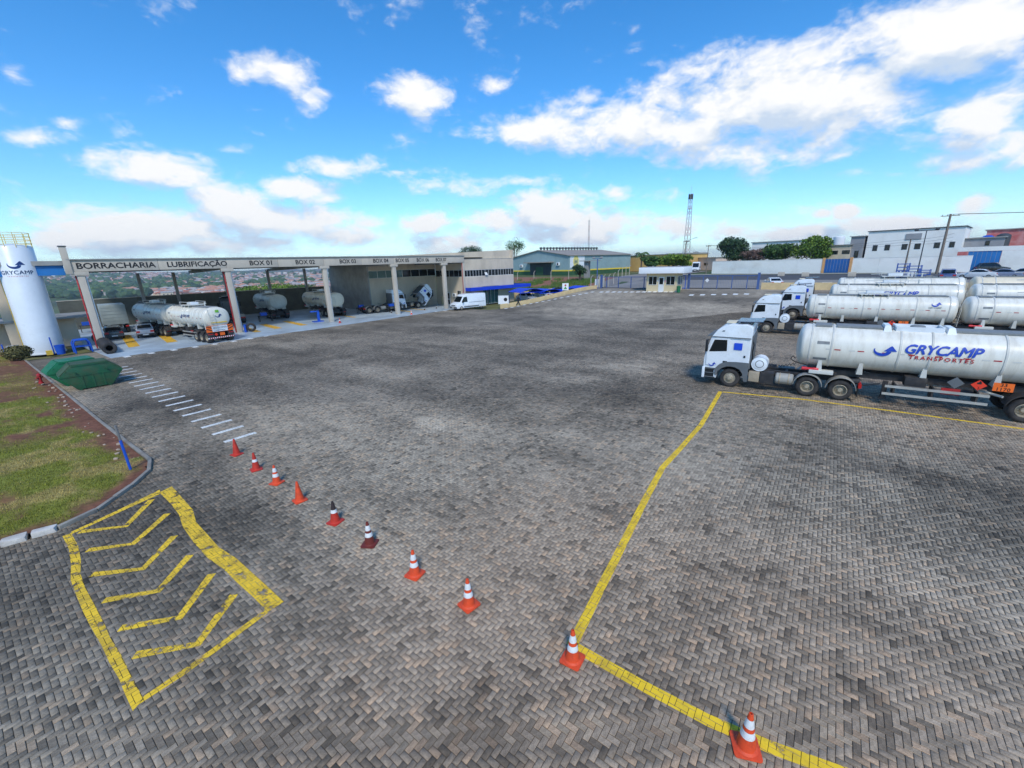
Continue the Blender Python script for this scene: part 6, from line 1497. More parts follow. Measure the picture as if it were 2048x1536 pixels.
# grey container truck seen from behind, flat bed beside it
ct = thing('grey_body_truck', 'grey box-bodied truck seen from behind in the first bay', 'truck', mk(1.9, 15.8), rzaz(INAZ), None)
M_GBODY = pm('grey_green_box_body', lin((150, 160, 158)), .5, var=.1, dirt=lin((110, 116, 112)), dirt_amt=.4)
MB().box(-3.2, 2.2, -1.2, 1.2, 1.15, 3.5).build('box_body', M_GBODY, ct, bevel=.03)
for z in (1.6, 2.0, 2.4, 2.8, 3.2): MB().box(-3.23, -3.2, -1.1, 1.1, z, z+.04).build('door_rib', M_GBODY, ct)
MB().box(2.5, 4.3, -1.15, 1.15, .6, 2.9).build('cab', M_CAB, ct, bevel=.1); MB().box(-3.2, 4.2, -.5, .5, .8, 1.1).build('chassis', M_CHAS, ct)
for s in (-1, 1):
    MB().box(-3.24, -3.15, *sorted((s*.8, s*1.1)), .8, .95).build('tail_lamp', M_LAMPR, ct)
    for x in (-2.2, -.9, 3.4): wheel(ct, x, s*.98, s, .5, .35, .1)
make_car('silver pickup with its driver door open at the front of the first bay', mk(4.0, 6.6), INAZ+4, CS, 'pickup', open_door=True)
make_car('dark grey hatchback beside the silver pickup', mk(1.3, 8.2), INAZ, car_mat('car_dark_grey', (70, 74, 78)), 'hatch')
# blue jack stand, tool trolleys, person
jk = thing('blue_jack_stand', 'blue steel trailer jack before the cream tank trailer', 'jack', mk(22.2, 1.8), rzaz(WAZ), None)
MB().box(-.8, .5, -.5, .5, 0, .1).build('foot', M_BLUE, jk); MB().box(-.15, .15, -.12, .12, .1, 1.35).build('column', M_BLUE, jk); MB().box(-1.0, .15, -.15, .15, 1.35, 1.5).build('arm', M_BLUE, jk, bevel=.02)
td = thing('leaning_tyre', 'single tyre on blue trolley leaning by the second column', 'tyre', mk(13.2, -.9), rzaz(WAZ+30), None)
MB().lathe(tyre_prof(.52, .28, .29), 28, axis='y', close=True, c=(0, 0, .53)).build('tyre', M_TYRE, td, smooth=45); MB().box(-.7, -.5, -.3, .3, 0, .9).build('trolley', M_BLUE, td)
for (s, d, lab) in [(17.5, 9, 'dark tool bench against the first box'), (31.2, 7, 'dark tool bench beside the cream tank'), (35.0, 4.2, 'dark oil drum rack by the grey side wall'), (-.6, 19, 'dark pile of parts in the far corner of the first bay')]:
    q = thing('tool_bench', lab, 'bench', mk(s, d), rzaz(WAZ), 'work benches in the shed'); MB().box(-.9, .9, -.35, .35, .8, .88).build('top', M_CHAS, q)
    for x in (-.8, .8):
        for y in (-.28, .28): MB().box(x-.04, x+.04, y-.04, y+.04, 0, .8).build('leg', M_CHAS, q)
    MB().box(-.6, .2, -.25, .25, .88, 1.3).build('tool_box', M_BLUE, q)
# ------------------------------------------------------------------ warehouse beyond the vacant lot
M_WHS = pm('blue_grey_cladding', lin((140, 162, 162)), .6, var=.08, scale=.3, dirt=lin((112, 132, 132)), dirt_amt=.4)
M_WHG = pm('dark_green_plinth', lin((44, 84, 52)), .8, var=.15, scale=.4, dirt=lin((74, 96, 60)), dirt_amt=.5); M_WHY = pm('yellow_wall_stripe', lin((232, 200, 60)), .7, var=.08)
M_WHR = pm('brown_grey_roofing', lin((150, 140, 128)), .7, var=.1, scale=.2)
c2 = (121., -67.5); u_ = Vector((150.9-c2[0], -59.2-c2[1])); LS = u_.length; u_.normalize(); v_ = Vector((u_.y, -u_.x))
Lg = 10.
while proj(S(c2[0]+v_.x*Lg, c2[1]+v_.y*Lg))[0] > 1027 and Lg < 60: Lg += .25
wh = thing('green_warehouse', 'blue-grey warehouse with green plinth, yellow stripe and low gable roof', 'warehouse', S(*c2), rzaz(37+math.degrees(math.atan2(u_.y, u_.x))))
# local x along the long side, local +y along the gable end (left)
PW2 = S(*c2); _r = ray(1130, 511); zE = 6.4; zR = 8.4
dist = math.hypot(PW2.x, PW2.y); zE = max(5.5, min(8.5, CAMZ+_r.z/math.hypot(_r.x, _r.y)*dist-PW2.z)); zR = zE+2.0
MB().box(0, LS, 0, .25, 1.6, zE).build('side_wall', M_WHS, wh); MB().box(0, LS, -.02, .27, -.4, 1.2).build('plinth', M_WHG, wh); MB().box(0, LS, -.06, .24, 1.2, 1.6).build('yellow_stripe', M_WHY, wh)
MB().prism([(.25, 1.6), (Lg, 1.6), (Lg, zE), (Lg/2, zR), (.25, zE)], -.0, .25, 'x').build('gable_wall', M_WHS, wh); MB().box(-.02, .27, .28, Lg, -.4, 1.2).build('plinth', M_WHG, wh); MB().box(-.06, .24, .24, Lg, 1.2, 1.6).build('yellow_stripe', M_WHY, wh)
MB().box(LS-.25, LS, .26, Lg, -.4, zE).build('end_wall', M_WHS, wh); MB().box(.26, LS, Lg-.25, Lg, -.4, zE).build('rear_wall', M_WHS, wh)
for (ya, yb) in ((-.5, Lg/2), (Lg+.5, Lg/2)):
    za = zE-.1
    MB().hexa([(-.5, ya, za), (LS+.5, ya, za), (LS+.5, yb, zR), (-.5, yb, zR), (-.5, ya, za+.15), (LS+.5, ya, za+.15), (LS+.5, yb, zR+.15), (-.5, yb, zR+.15)]).build('roof_slope', M_WHR, wh)
for i in range(20):
    x = 1+(LS-3)*i/19; o = MB().lathe([(0, 0), (.28, 0), (.28, .35), (.5, .5), (.52, .75), (.35, .95), (0, 1.02)], 10, c=(x, Lg/2, zR+.1)).build('roof_vent', M_STEELD, wh, smooth=40)
MB().box(-2.2, -.05, Lg*.24, Lg*.70, 4.0, 4.3).build('door_canopy', M_WHR, wh)
dr = MB().box(-.1, -.03, Lg*.28, Lg*.66, 0, 3.95).build('warehouse_doorway', pm('dark_door_opening', lin((30, 44, 46)), .6), wh); MB().box(-.14, -.11, Lg*.42, Lg*.55, 0, 2.6).build('inner_door', M_WHG, dr)  # dark panel stands in for the shaded inside of the door opening
MB().box(.6, 7.2, -.05, 0, 2.2, zE-.15).build('white_panel', M_WHITE, wh)
em = MB().lathe([(0, -.06), (1.6, -.06), (1.6, -.075), (0, -.075)], 24, axis='y'); em.v = [(x*.8+3.2, y, z*1.15+(zE+2.2)/2) for x, y, z in em.v]; em = em.build('oval_emblem', pm('pale_yellow', lin((222, 206, 120)), .6), wh)
v2, f2 = text_mesh('M', 2.2, bold=.02, align='CENTER'); MB().add([(3.2+x, -.085, (zE+2.2)/2-.75+z) for x, z in v2], f2).build('emblem_letter', pm('grey_green_mark', lin((150, 160, 130)), .6), em)
aircon(wh, Matrix.Translation((-.05, Lg*.82, 2.6)) @ Matrix.Rotation(R(-90), 4, 'Z') @ Matrix.Scale(1.6, 4)); aircon(wh, Matrix.Translation((-.05, Lg*.16, 3.0)) @ Matrix.Rotation(R(-90), 4, 'Z') @ Matrix.Scale(1.6, 4))
# small tower-like water stand before the warehouse
wsd = thing('concrete_water_stand', 'slim concrete stand with flat slab top before the warehouse', 'water stand', S(104, -52.5), rzaz(AZA)); MB().box(-.6, .6, -.6, .6, 0, 4.6).build('shaft', M_GREYC, wsd); MB().box(-1.6, 3.2, -1.4, 1.4, 4.6, 4.8).build('slab', M_GREYC, wsd)
el = thing('electric_cabinets', 'two pale electric cabinets beside the drive', 'cabinet', S(92, -43.5), rzaz(AZA)); MB().box(-.9, -.1, 0, .6, 0, 1.9).build('cabinet', M_WHITE, el, bevel=.02); MB().box(.1, 1.2, 0, .7, 0, 2.5).build('cabinet', M_CONC, el, bevel=.02)
# bent concrete fence posts
def fence_post(label, b, a):
    t = thing('concrete_fence_post', label, 'fence post', S(b, a), rzaz(AZA), 'bent-top concrete fence posts beside the drive'); MB().tube([(0, 0, -.2), (0, 0, 2.1), (.12, 0, 2.4), (.42, 0, 2.65)], .075, 6).build('post', M_CONC, t)
for i in range(9): fence_post(ORD[i]+' bent-top concrete fence post along the drive, counted from the gate', 76+5.2*i, -37.5-1.1*i)
for i in range(7): fence_post(ORD[i]+' bent-top concrete fence post before the warehouse, counted from the right', 104-1.0*i, -58-5*i)
# floodlight mast by the sliding gate
fm = thing('floodlight_post', 'blue post with twin floodlights beside the sliding gate', 'lamp post', S(73.2, -34.9), rzaz(AZA)); MB().cyl((0, 0, -.2), (0, 0, 5.3), .09, n=10).build('post', M_GATEB, fm); MB().box(-.9, .9, -.05, .05, 5.25, 5.33).build('cross_arm', M_GATEB, fm)
for x in (-.75, .75): MB().box(x-.25, x+.25, -.15, .12, 5.33, 5.62).build('floodlight', M_GREYC, fm, bevel=.03)
# ------------------------------------------------------------------ masts and utility poles
M_MAST = pm('galvanised_mast', lin((176, 176, 178)), .5, metal=.4, var=.1); M_MASTR = pm('red_mast_band', lin((170, 72, 60)), .6, var=.1)
def mast(label, u, dist, vtop, w0, w1, n=14, ant=True):
    d = ray(u, 512); k = dist/math.hypot(d.x, d.y); P = Vector((d.x*k, d.y*k, 3.0)); rt = ray(u, vtop); Ht = CAMZ+rt.z*dist/math.hypot(rt.x, rt.y)-3
    t = thing('lattice_mast', label, 'mast', P, .4); cs = [(-1, -1), (1, -1), (1, 1), (-1, 1)]
    for sx, sy in cs: MB().cyl((sx*w0, sy*w0, -1), (sx*w1, sy*w1, Ht), w0*.075+.03, n=5).build('leg', M_MAST, t)
    for i in range(n):
        z0, z1 = Ht*i/n, Ht*(i+1)/n; a, b = w0+(w1-w0)*i/n, w0+(w1-w0)*(i+1)/n; m = M_MASTR if (i//2) % 2 else M_MAST
        for j in range(4):
            p, q = cs[j], cs[(j+1) % 4]; MB().cyl((p[0]*a, p[1]*a, z0), (q[0]*b, q[1]*b, z1), .035+w0*.015, n=4).build('brace', m, t)
    if ant:
        for j in range(6): an = j*math.pi/3; MB().box(-.1, .1, -.18, .18, 0, 2.0).xf(Matrix.Translation((.8*math.cos(an), .8*math.sin(an), Ht-2.2)) @ Matrix.Rotation(an, 4, 'Z')).build('antenna_panel', M_STEELD, t)
        MB().lathe([(0, 0), (.9, 0), (.9, .08), (0, .08)], 12, c=(0, 0, Ht-6)).build('work_platform', M_MASTR, t)
    MB().cyl((0, 0, Ht), (0, 0, Ht*1.1), .06, n=5).build('lightning_rod', M_MAST, t)
mast('tall lattice telecom tower with antennas at its top', 1372, 205, 388, 1.15, .42); mast('thin distant guyed mast behind the warehouse', 1177, 330, 440, .55, .35, 18, False)
M_POLE = pm('weathered_utility_pole', lin((124, 112, 100)), .9, var=.15, scale=2)
POLES = {}
def pole(key, label, P, vtop, r=.17, arm=1.0, lean=(0, 0), lamp=False, mat=None):
    d = math.hypot(P.x, P.y); lo, hi = 0, 30
    for _ in range(40):
        m_ = (lo+hi)/2
        if proj((P.x, P.y, P.z+m_))[1] > vtop: lo = m_
        else: hi = m_
    Hh = lo; t = thing('utility_pole', label, 'utility pole', P, rzaz(AZB)); tip = (lean[0], lean[1], Hh)
    MB().cyl((0, 0, -.3), tip, r, r*.65, n=10).build('pole', mat or M_POLE, t, smooth=40)
    if arm: MB().box(tip[0]-.06, tip[0]+.06, tip[1]-arm, tip[1]+arm, Hh-.35, Hh-.23).build('cross_arm', M_POLE, t)
    if arm:
        for y in (-arm*.85, -arm*.3, arm*.3, arm*.85): MB().cyl((tip[0], tip[1]+y, Hh-.23), (tip[0], tip[1]+y, Hh-.03), .05, n=6).build('insulator', M_STEELD, t)
    if lamp: MB().tube([(0, 0, Hh-1), (.3, -1.0, Hh+.1), (.5, -2.2, Hh+.5)], .04, 5).build('lamp_arm', M_STEELD, t); MB().box(.35, .65, -2.8, -2.1, Hh+.42, Hh+.55).build('lamp_head', M_GREYC, t, bevel=.03)
    Mt = Matrix.Translation(P) @ Matrix.Rotation(rzaz(AZB), 4, 'Z'); POLES[key] = [Mt @ Vector((tip[0], tip[1]+y, Hh-.05)) for y in (-arm*.85, -arm*.3, arm*.3, arm*.85)] if arm else [Mt @ Vector(tip)]
    return Hh
pole('A', 'thick tall concrete utility pole leaning before the white block', S(109, 14.8), 428, .24, 1.2, (.0, .0)); 
pole('B', 'shorter utility pole left of the thick pole', S(112, 10.6), 478, .16, 0)
pole('C', 'leaning wooden pole with street lamp at the street end', S(112.5, -30.6), 481, .15, .7, (.4, -.3), lamp=True); pole('D', 'slim utility pole at the left end of the white wall', S(124, -27.6), 490, .13, .6)
pole('E', 'distant pole with crossarm down the street', S(170, -42), 503, .14, .9)
fl = thing('floodlight_pole', 'thin dark pole with two floodlights before the white block', 'lamp post', S(109, 12.2), rzaz(AZA)); lo = 7.6
MB().cyl((0, 0, 0), (0, 0, lo), .1, .07, n=8).build('pole', M_STEELD, fl); MB().box(-1.6, 1.6, -.06, .06, lo-.05, lo+.07).build('cross_arm', M_STEELD, fl)
for x in (-1.4, 1.4): MB().box(x-.3, x+.3, -.2, .2, lo+.07, lo+.45).build('floodlight', M_STEELD, fl, bevel=.03)
def wire(name, p, q, sag, label):
    pts = [p.lerp(q, i/12)-Vector((0, 0, sag*4*(i/12)*(1-i/12))) for i in range(13)]; tag(MB().tube(pts, .02, 4).build(name, M_BLACK), label, 'wire', 'overhead wires')
for k in range(3):
    wire('overhead_wire', POLES['A'][k], POLES['A'][k]+Vector((60, -45, .4)), 1.2, ['outer', 'middle', 'inner'][k]+' overhead wire running right from the thick pole'); wire('overhead_wire', POLES['B'][0]-Vector((0, 0, .4*k)), POLES['A'][0]-Vector((0, 0, 3.2+.6*k)), .3, ['upper', 'middle', 'lower'][k]+' wire slung between the two poles before the white block')
    wire('overhead_wire', POLES['D'][k], POLES['B'][0]-Vector((0, 0, .5*k)), 1.0, ['upper', 'middle', 'lower'][k]+' overhead wire above the whitewashed wall'); wire('overhead_wire', POLES['C'][k], POLES['E'][k], .8, ['left', 'middle', 'right'][k]+' overhead wire running down the street end')
# stacked blue cages and rubble by the street
M_CAGE = pm('blue_cage_steel', lin((36, 82, 160)), .55, var=.15)
for i, (u, v, w_, h_, lab) in enumerate([(1802, 556, 1.5, 2.4, 'tall blue steel cage at left of the cage stack'), (1824, 557, 1.7, 2.1, 'wide blue cage with white boards in the stack'), (1846, 558, 1.3, 1.5, 'low blue crate at right of the cage stack')]):
    t = thing('blue_cage', lab, 'cage', G(u, v), rzaz(AZA), 'blue cages by the street')
    for x in (-w_/2, w_/2):
        for y in (-.5, .5): MB().box(x-.04, x+.04, y-.04, y+.04, 0, h_).build('post', M_CAGE, t)
    for k in range(5):
        z = .15+(h_-.3)*k/4
        for y in (-.5, .5): MB().box(-w_/2, w_/2, y-.015, y+.015, z-.05, z+.05).build('slat', M_CAGE, t)
        for x in (-w_/2, w_/2): MB().box(x-.015, x+.015, -.5, .5, z-.03, z+.03).build('slat', M_CAGE, t)
    for k in range(3): MB().box(-w_/2+.12+.45*k, -w_/2+.42+.45*k, -.54, -.52, .3, .3+h_*.35).build('board', M_WHITE if i == 1 else M_CAGE, t)
hp = thing('tarp_heap', 'grey tarpaulin-covered heap behind the rear tank row', 'heap', S(74.5, 9.5), 0)
bm = bmesh.new(); bmesh.ops.create_icosphere(bm, subdivisions=4, radius=1); rs = random.Random(3)
for v in bm.verts:
    n = fbm(np.array([v.co.x*2.2+5]), np.array([v.co.y*2.2+v.co.z*1.7]), 4)[0]; k = .75+.6*n; v.co = Vector((v.co.x*2.6*k, v.co.y*1.5*k, max(-.2, v.co.z*1.5*k)))
me = bpy.data.meshes.new('tarp'); bm.to_mesh(me); bm.free(); me.materials.append(pm('grey_tarpaulin', lin((104, 104, 100)), .7, var=.25, scale=2, bump=.5, bscale=4)); link('tarp', me, hp, smooth=60)
# concrete blocks in the street
for (u, v) in [(1562, 552), (1610, 553), (1652, 576), (1703, 553)]:
    q = thing('concrete_block', {1562: 'pale concrete block on the street left of the pink clothes', 1610: 'pale concrete block before the white wall middle', 1652: 'pale concrete block behind the low beige wall', 1703: 'pale concrete block before the blue street gate'}[u], 'block', G(u, v), rzaz(AZA), 'concrete blocks on the street edge'); MB().box(-.6, .6, -.3, .3, 0, .8).build('block', M_CONC, q, bevel=.05)
# ------------------------------------------------------------------ trees
M_LEAF = attr_mat('foliage', rough=.7, bump=0, fine=.15, var=.15, scale=1.5); M_BARK = pm('bark', lin((92, 76, 62)), .95, var=.2, scale=4, bump=.6, bscale=10)
def crown_mesh(lobes, n, leaf, cols, seed, name='crown'):
    """leaf quads through a set of ellipsoid lobes (cx,cy,cz,rx,ry,rz)"""
    rs = np.random.RandomState(seed); V = []; Cc = []
    vol = np.array([l[3]*l[4]*l[5] for l in lobes]); vol = vol/vol.sum()
    for l, f in zip(lobes, vol):
        k = max(20, int(n*f)); d = rs.normal(0, 1, (k, 3)); d /= np.linalg.norm(d, axis=1)[:, None]; r = rs.rand(k)**.33
        r = r*(.78+.45*(vnoise(d[:, 0]*2.3+seed, d[:, 1]*2.3+d[:, 2]*2.0+seed)))
        P = d*r[:, None]*np.array(l[3:6])+np.array(l[:3])
        nn = d+rs.normal(0, .7, (k, 3)); nn /= np.linalg.norm(nn, axis=1)[:, None]
        t = np.cross(nn, rs.normal(0, 1, (k, 3))); t /= np.linalg.norm(t, axis=1)[:, None]; b = np.cross(nn, t); s = leaf*rs.uniform(.6, 1.3, k)[:, None]
        V.append(np.stack([P-t*s, P+b*s*.55, P+t*s, P-b*s*.55], 1))
        cl = np.array(cols[0])+(np.array(cols[1])-np.array(cols[0]))*rs.rand(k)[:, None]*(.6+.4*vnoise(P[:, 0]*.8+9, P[:, 2]*.8+P[:, 1]*.6))[:, None]
        Cc.append(np.repeat(cl*rs.uniform(.75, 1.2, k)[:, None], 4, 0))
    V = np.concatenate(V).reshape(-1, 3); Cc = np.concatenate(Cc); n4 = len(V)//4
    me = bpy.data.meshes.new(name); me.vertices.add(len(V)); me.vertices.foreach_set('co', V.astype(np.float32).ravel()); me.loops.add(len(V)); me.loops.foreach_set('vertex_index', np.arange(len(V), dtype=np.int32))
    me.polygons.add(n4); me.polygons.foreach_set('loop_start', (np.arange(n4)*4).astype(np.int32)); me.update(calc_edges=True); set_col(me, Cc); me.materials.append(M_LEAF); return me
GR1 = (lin((40, 70, 34)), lin((92, 122, 56))); GR2 = (lin((58, 92, 30)), lin((136, 158, 56))); GR3 = (lin((34, 60, 40)), lin((74, 100, 58))); GRB = (lin((88, 72, 60)), lin((150, 120, 110)))
def tree(label, P, H, rad, cols, seed, n=3500, leaf=.28, lobes=7, trunk=.25, name='tree', low=.35, group=None):
    t = thing(name, label, 'tree', P, random.Random(seed).uniform(0, 6), group); rs = random.Random(seed); ls = []
    zc = H*(low+1)/2; rz = H*(1-low)/2
    ls.append((0, 0, zc, rad*.7, rad*.7, rz*.85))
    for i in range(lobes):
        a = rs.uniform(0, 6.28); d = rad*rs.uniform(.4, .7); z = zc+rz*rs.uniform(-.55, .6); k = rs.uniform(.32, .5); ls.append((d*math.cos(a), d*math.sin(a), z, rad*k, rad*k, rz*k*1.05))
    link('crown', crown_mesh(ls, n, leaf, cols, seed), t)
    m = MB(); m.tube([(0, 0, -.5), (.05*rad, 0, H*low*.6), (0, .05*rad, zc)], trunk, 7); m.build('trunk', M_BARK, t, smooth=50)
    for l in ls[1:5]: MB().tube([(0, 0, H*low*.7), (l[0]*.5, l[1]*.5, (H*low*.7+l[2])/2+.2), (l[0], l[1], l[2])], trunk*.35, 5).build('limb', M_BARK, t, smooth=50)
    return t
def px_tree(label, u, vtop, vbot, b_plane, wpx, cols, seed, z0=None, **k):
    """crown between two pixel heights on the vertical plane b = b_plane"""
    d = ray(u, vbot); tt = b_plane/(d.x*EB.x+d.y*EB.y); P = CAM+tt*d; zb = P.z; zt_ = (CAM+ray(u, vtop)*(b_plane/(ray(u, vtop).x*EB.x+ray(u, vtop).y*EB.y))).z
    P2 = CAM+ray(u+wpx/2, vbot)*(b_plane/(ray(u+wpx/2, vbot).x*EB.x+ray(u+wpx/2, vbot).y*EB.y)); rad = (P2-P).length*1.12
    g = zba(*toba(P)) if z0 is None else z0; H = zt_-g+.25; low = max(.08, (zb-g)/H)
    return tree(label, (P.x, P.y, g), H, rad, cols, seed, low=low, **k)
px_tree('dark green round tree behind the left end of the white wall', 1469, 477, 524, 129, 72, GR3, 21, n=5200)
px_tree('greyish flowering bush between the two street trees', 1505, 500, 524, 128, 50, GRB, 22, n=2600, leaf=.2)
px_tree('mid green loose tree between the flowering bush and bright tree', 1548, 486, 524, 129, 84, GR1, 23, n=4200)
px_tree('bright yellow-green round tree left of the cream building', 1622, 470, 519, 127, 72, GR2, 24, n=5200)
px_tree('leafy dark tree left of the gatehouse roof', 1303, 513, 534, 96, 40, GR1, 25, n=2600); px_tree('leafy green tree behind the gatehouse roof', 1345, 511, 533, 98, 70, GR2, 26, n=3600)
px_tree('small dark bush beside the concrete water stand', 1160, 530, 552, 100, 26, GR3, 27, n=1500, leaf=.2)
px_tree('dark rounded tree showing above the office roof', 946, 490, 512, 175, 40, GR3, 28, n=2600); px_tree('thin tall tree at the right end of the office roof', 1029, 474, 512, 170, 34, GR1, 29, n=1500, lobes=9)
px_tree('bright green tree just beyond the workshop back wall', 533, 568, 590, 66, 62, GR2, 31, n=3000, z0=-9., trunk=.2); px_tree('dull green tree beyond the back wall right of the bright one', 590, 570, 590, 75, 40, GR1, 32, n=1800, z0=-9.); px_tree('dark bush beyond the back wall left of the bright tree', 480, 574, 590, 62, 26, GR3, 33, n=1200, z0=-9.)
# palm
def palm(label, P, H):
    t = thing('palm_tree', label, 'palm', P, 0); MB().tube([(0, 0, -.3), (.1, 0, H*.5), (0, 0, H)], .2, 7).build('trunk', M_BARK, t, smooth=50); rs = random.Random(2)
    for i in range(16):
        a = 6.28*i/16+rs.uniform(-.2, .2); up = rs.uniform(.2, 1.2); L = rs.uniform(2.0, 2.8); vs = []; n = 7
        for j in range(n+1):
            s = j/n; c = Vector((math.cos(a)*L*s, math.sin(a)*L*s, H+up*math.sin(s*2.0)-1.4*s*s)); w = .38*math.sin(math.pi*min(.97, s*.9+.08)); tt = Vector((-math.sin(a), math.cos(a), 0)); vs += [c-tt*w-Vector((0, 0, w*.6)), c, c+tt*w-Vector((0, 0, w*.6))]
        me = bpy.data.meshes.new('frond'); me.from_pydata([tuple(v) for v in vs], [], [(3*j+k, 3*j+k+1, 3*j+k+4, 3*j+k+3) for j in range(n) for k in range(2)]); set_col(me, np.tile(np.array(GR3[1]), (len(vs), 1))); me.materials.append(M_LEAF); link('frond', me, t)
d = ray(1283, 512); P = CAM+d*(128/(d.x*EB.x+d.y*EB.y)); P.z = 3; rt = ray(1283, 503); palm('palm tree behind the ochre warehouse', P, 5.6)
# shrub near silo
px_s = G(38, 722); sh = thing('dry_shrub', 'dull green shrub at the left edge below the silo', 'shrub', (px_s.x, px_s.y, .3), 0); link('leaves', crown_mesh([(0, 0, .45, .9, .9, .6), (.5, .3, .5, .5, .5, .5)], 2600, .09, (lin((74, 72, 44)), lin((128, 122, 72))), 40), sh); MB().tube([(0, 0, -.1), (0, 0, .4)], .05, 5).build('stem', M_BARK, sh)
for (u, v, lab) in [(993, 603, 'potted plant with orange flowers at the office entrance'), (985, 603, 'green potted plant at the office entrance')]:
    P = G(u, v); q = thing('potted_plant', lab, 'plant', P, 0); MB().lathe([(0, 0), (.2, 0), (.27, .4), (.22, .4), (0, .36)], 12).build('pot', M_GREYC, q); link('leaves', crown_mesh([(0, 0, .9, .4, .4, .6)], 500, .1, GR1, u), q)
# weeds on the vacant lot
rs = np.random.RandomState(6); N = 60000; b = rs.uniform(74, 104, N); a = -41-(b-73)*.2-rs.rand(N)*60; keep = fbm(b/5, a/5, 4)+.25*ss_np(-b, -98, -84) > .56; b = b[keep]; a = a[keep]; n = len(b)
hgt = rs.uniform(.25, .9, n); th = rs.uniform(0, 6.28, n); w = .05; X = b*EB.x+a*EA.x; Y = b*EB.y+a*EA.y; z = zba_np(b, a); le = rs.normal(0, .15, (n, 2))
V = np.stack([np.stack([X-w*np.cos(th), Y-w*np.sin(th), z-.05], -1), np.stack([X+w*np.cos(th), Y+w*np.sin(th), z-.05], -1), np.stack([X+le[:, 0], Y+le[:, 1], z+hgt], -1)], 1).reshape(-1, 3)
me = bpy.data.meshes.new('weeds'); me.vertices.add(len(V)); me.vertices.foreach_set('co', V.astype(np.float32).ravel()); me.loops.add(len(V)); me.loops.foreach_set('vertex_index', np.arange(len(V), dtype=np.int32)); me.polygons.add(n); me.polygons.foreach_set('loop_start', (np.arange(n)*3).astype(np.int32)); me.update(calc_edges=True)
set_col(me, np.repeat((np.array(lin((60, 92, 40)))+(np.array(lin((112, 138, 62)))-np.array(lin((60, 92, 40))))*rs.rand(n)[:, None]), 3, 0)); me.materials.append(M_BLADE); tag(link('weeds', me), 'tall green weeds on the vacant lot before the warehouse', 'weeds', kind='stuff')
# ------------------------------------------------------------------ person walking by the parking wall
def person(label, P, az, H=1.72):
    t = thing('person', label, 'person', P, rzaz(az)); k = H/1.75
    J = dict(pel=(0, 0, .95), che=(.05, 0, 1.30), nec=(.08, 0, 1.50), hed=(.11, 0, 1.66), lk=(.16, .1, .52), lf=(.32, .1, .08), lt=(.46, .1, .05), rk=(.02, -.1, .50), rf=(-.28, -.1, .12), rt=(-.16, -.1, .05), ls=(.06, .19, 1.42), le=(-.1, .24, 1.16), lh=(-.02, .22, .92), rs=(.06, -.19, 1.42), re=(.1, -.24, 1.15), rh=(.28, -.2, 1.0), lp=(0, .1, .92), rp=(0, -.1, .92))
    E_ = [('pel', 'che'), ('che', 'nec'), ('nec', 'hed'), ('pel', 'lp'), ('lp', 'lk'), ('lk', 'lf'), ('lf', 'lt'), ('pel', 'rp'), ('rp', 'rk'), ('rk', 'rf'), ('rf', 'rt'), ('che', 'ls'), ('ls', 'le'), ('le', 'lh'), ('che', 'rs'), ('rs', 're'), ('re', 'rh')]
    rad = dict(pel=.15, che=.16, nec=.065, hed=.10, lk=.075, rk=.075, lf=.055, rf=.055, lt=.045, rt=.045, ls=.075, rs=.075, le=.05, re=.05, lh=.038, rh=.038, lp=.11, rp=.11)
    ks = list(J); me = bpy.data.meshes.new('body'); me.from_pydata([tuple(c*k for c in J[n]) for n in ks], [(ks.index(a), ks.index(b)) for a, b in E_], [])
    o = link('body', me, t); sm = o.modifiers.new('skin', 'SKIN'); o.modifiers.new('sub', 'SUBSURF').levels = 1; o.modifiers['sub'].render_levels = 2
    for i, n in enumerate(ks): me.skin_vertices[0].data[i].radius = (rad[n]*k, rad[n]*k); me.skin_vertices[0].data[i].use_root = n == 'pel'
    me.materials.append(pm('dark_work_clothes', lin((40, 42, 48)), .9, var=.2))
    MB().lathe([(0, 1.56*k), (.08*k, 1.58*k), (.1*k, 1.66*k), (.085*k, 1.75*k), (0, 1.79*k)], 12, c=(.12*k, 0, 0)).build('head', pm('skin', lin((140, 100, 78)), .6), t, smooth=60)
    MB().lathe([(.106*k, 1.67*k), (.1*k, 1.75*k), (.05*k, 1.8*k), (0, 1.81*k)], 12, c=(.11*k, 0, 0)).build('hair', M_BLACK, t, smooth=60)
person('person in dark clothes walking past the entrance sign', G(1036, 611), AZB+60)
# ------------------------------------------------------------------ town and woods across the valley
def land_hits(us, vs):
    D = np.stack([np.array(ray(u, v)) for u, v in zip(us, vs)]); t = np.full(len(us), 90.); done = np.zeros(len(us), bool)
    for _ in range(420):
        P = D*t[:, None]; P[:, 2] += CAMZ; b = P[:, 0]*EB.x+P[:, 1]*EB.y; a = P[:, 0]*EA.x+P[:, 1]*EA.y
        below = P[:, 2] < land_z(b, a); done |= below; t = np.where(done, t, t*1.012)
    return P, done
rs = np.random.RandomState(11)
wallm = [pm('house_wall_%s' % n, lin(c), .9, var=.08, scale=.2) for n, c in (('white', (226, 216, 204)), ('cream', (222, 200, 172)), ('pink', (214, 178, 158)), ('grey', (180, 174, 168)))]
roofm = [pm('house_roof_%s' % n, lin(c), .9, var=.15, scale=.2) for n, c in (('terracotta', (176, 104, 78)), ('faded', (196, 140, 112)), ('grey', (168, 162, 156)), ('brown', (140, 92, 74)))]
hm = []
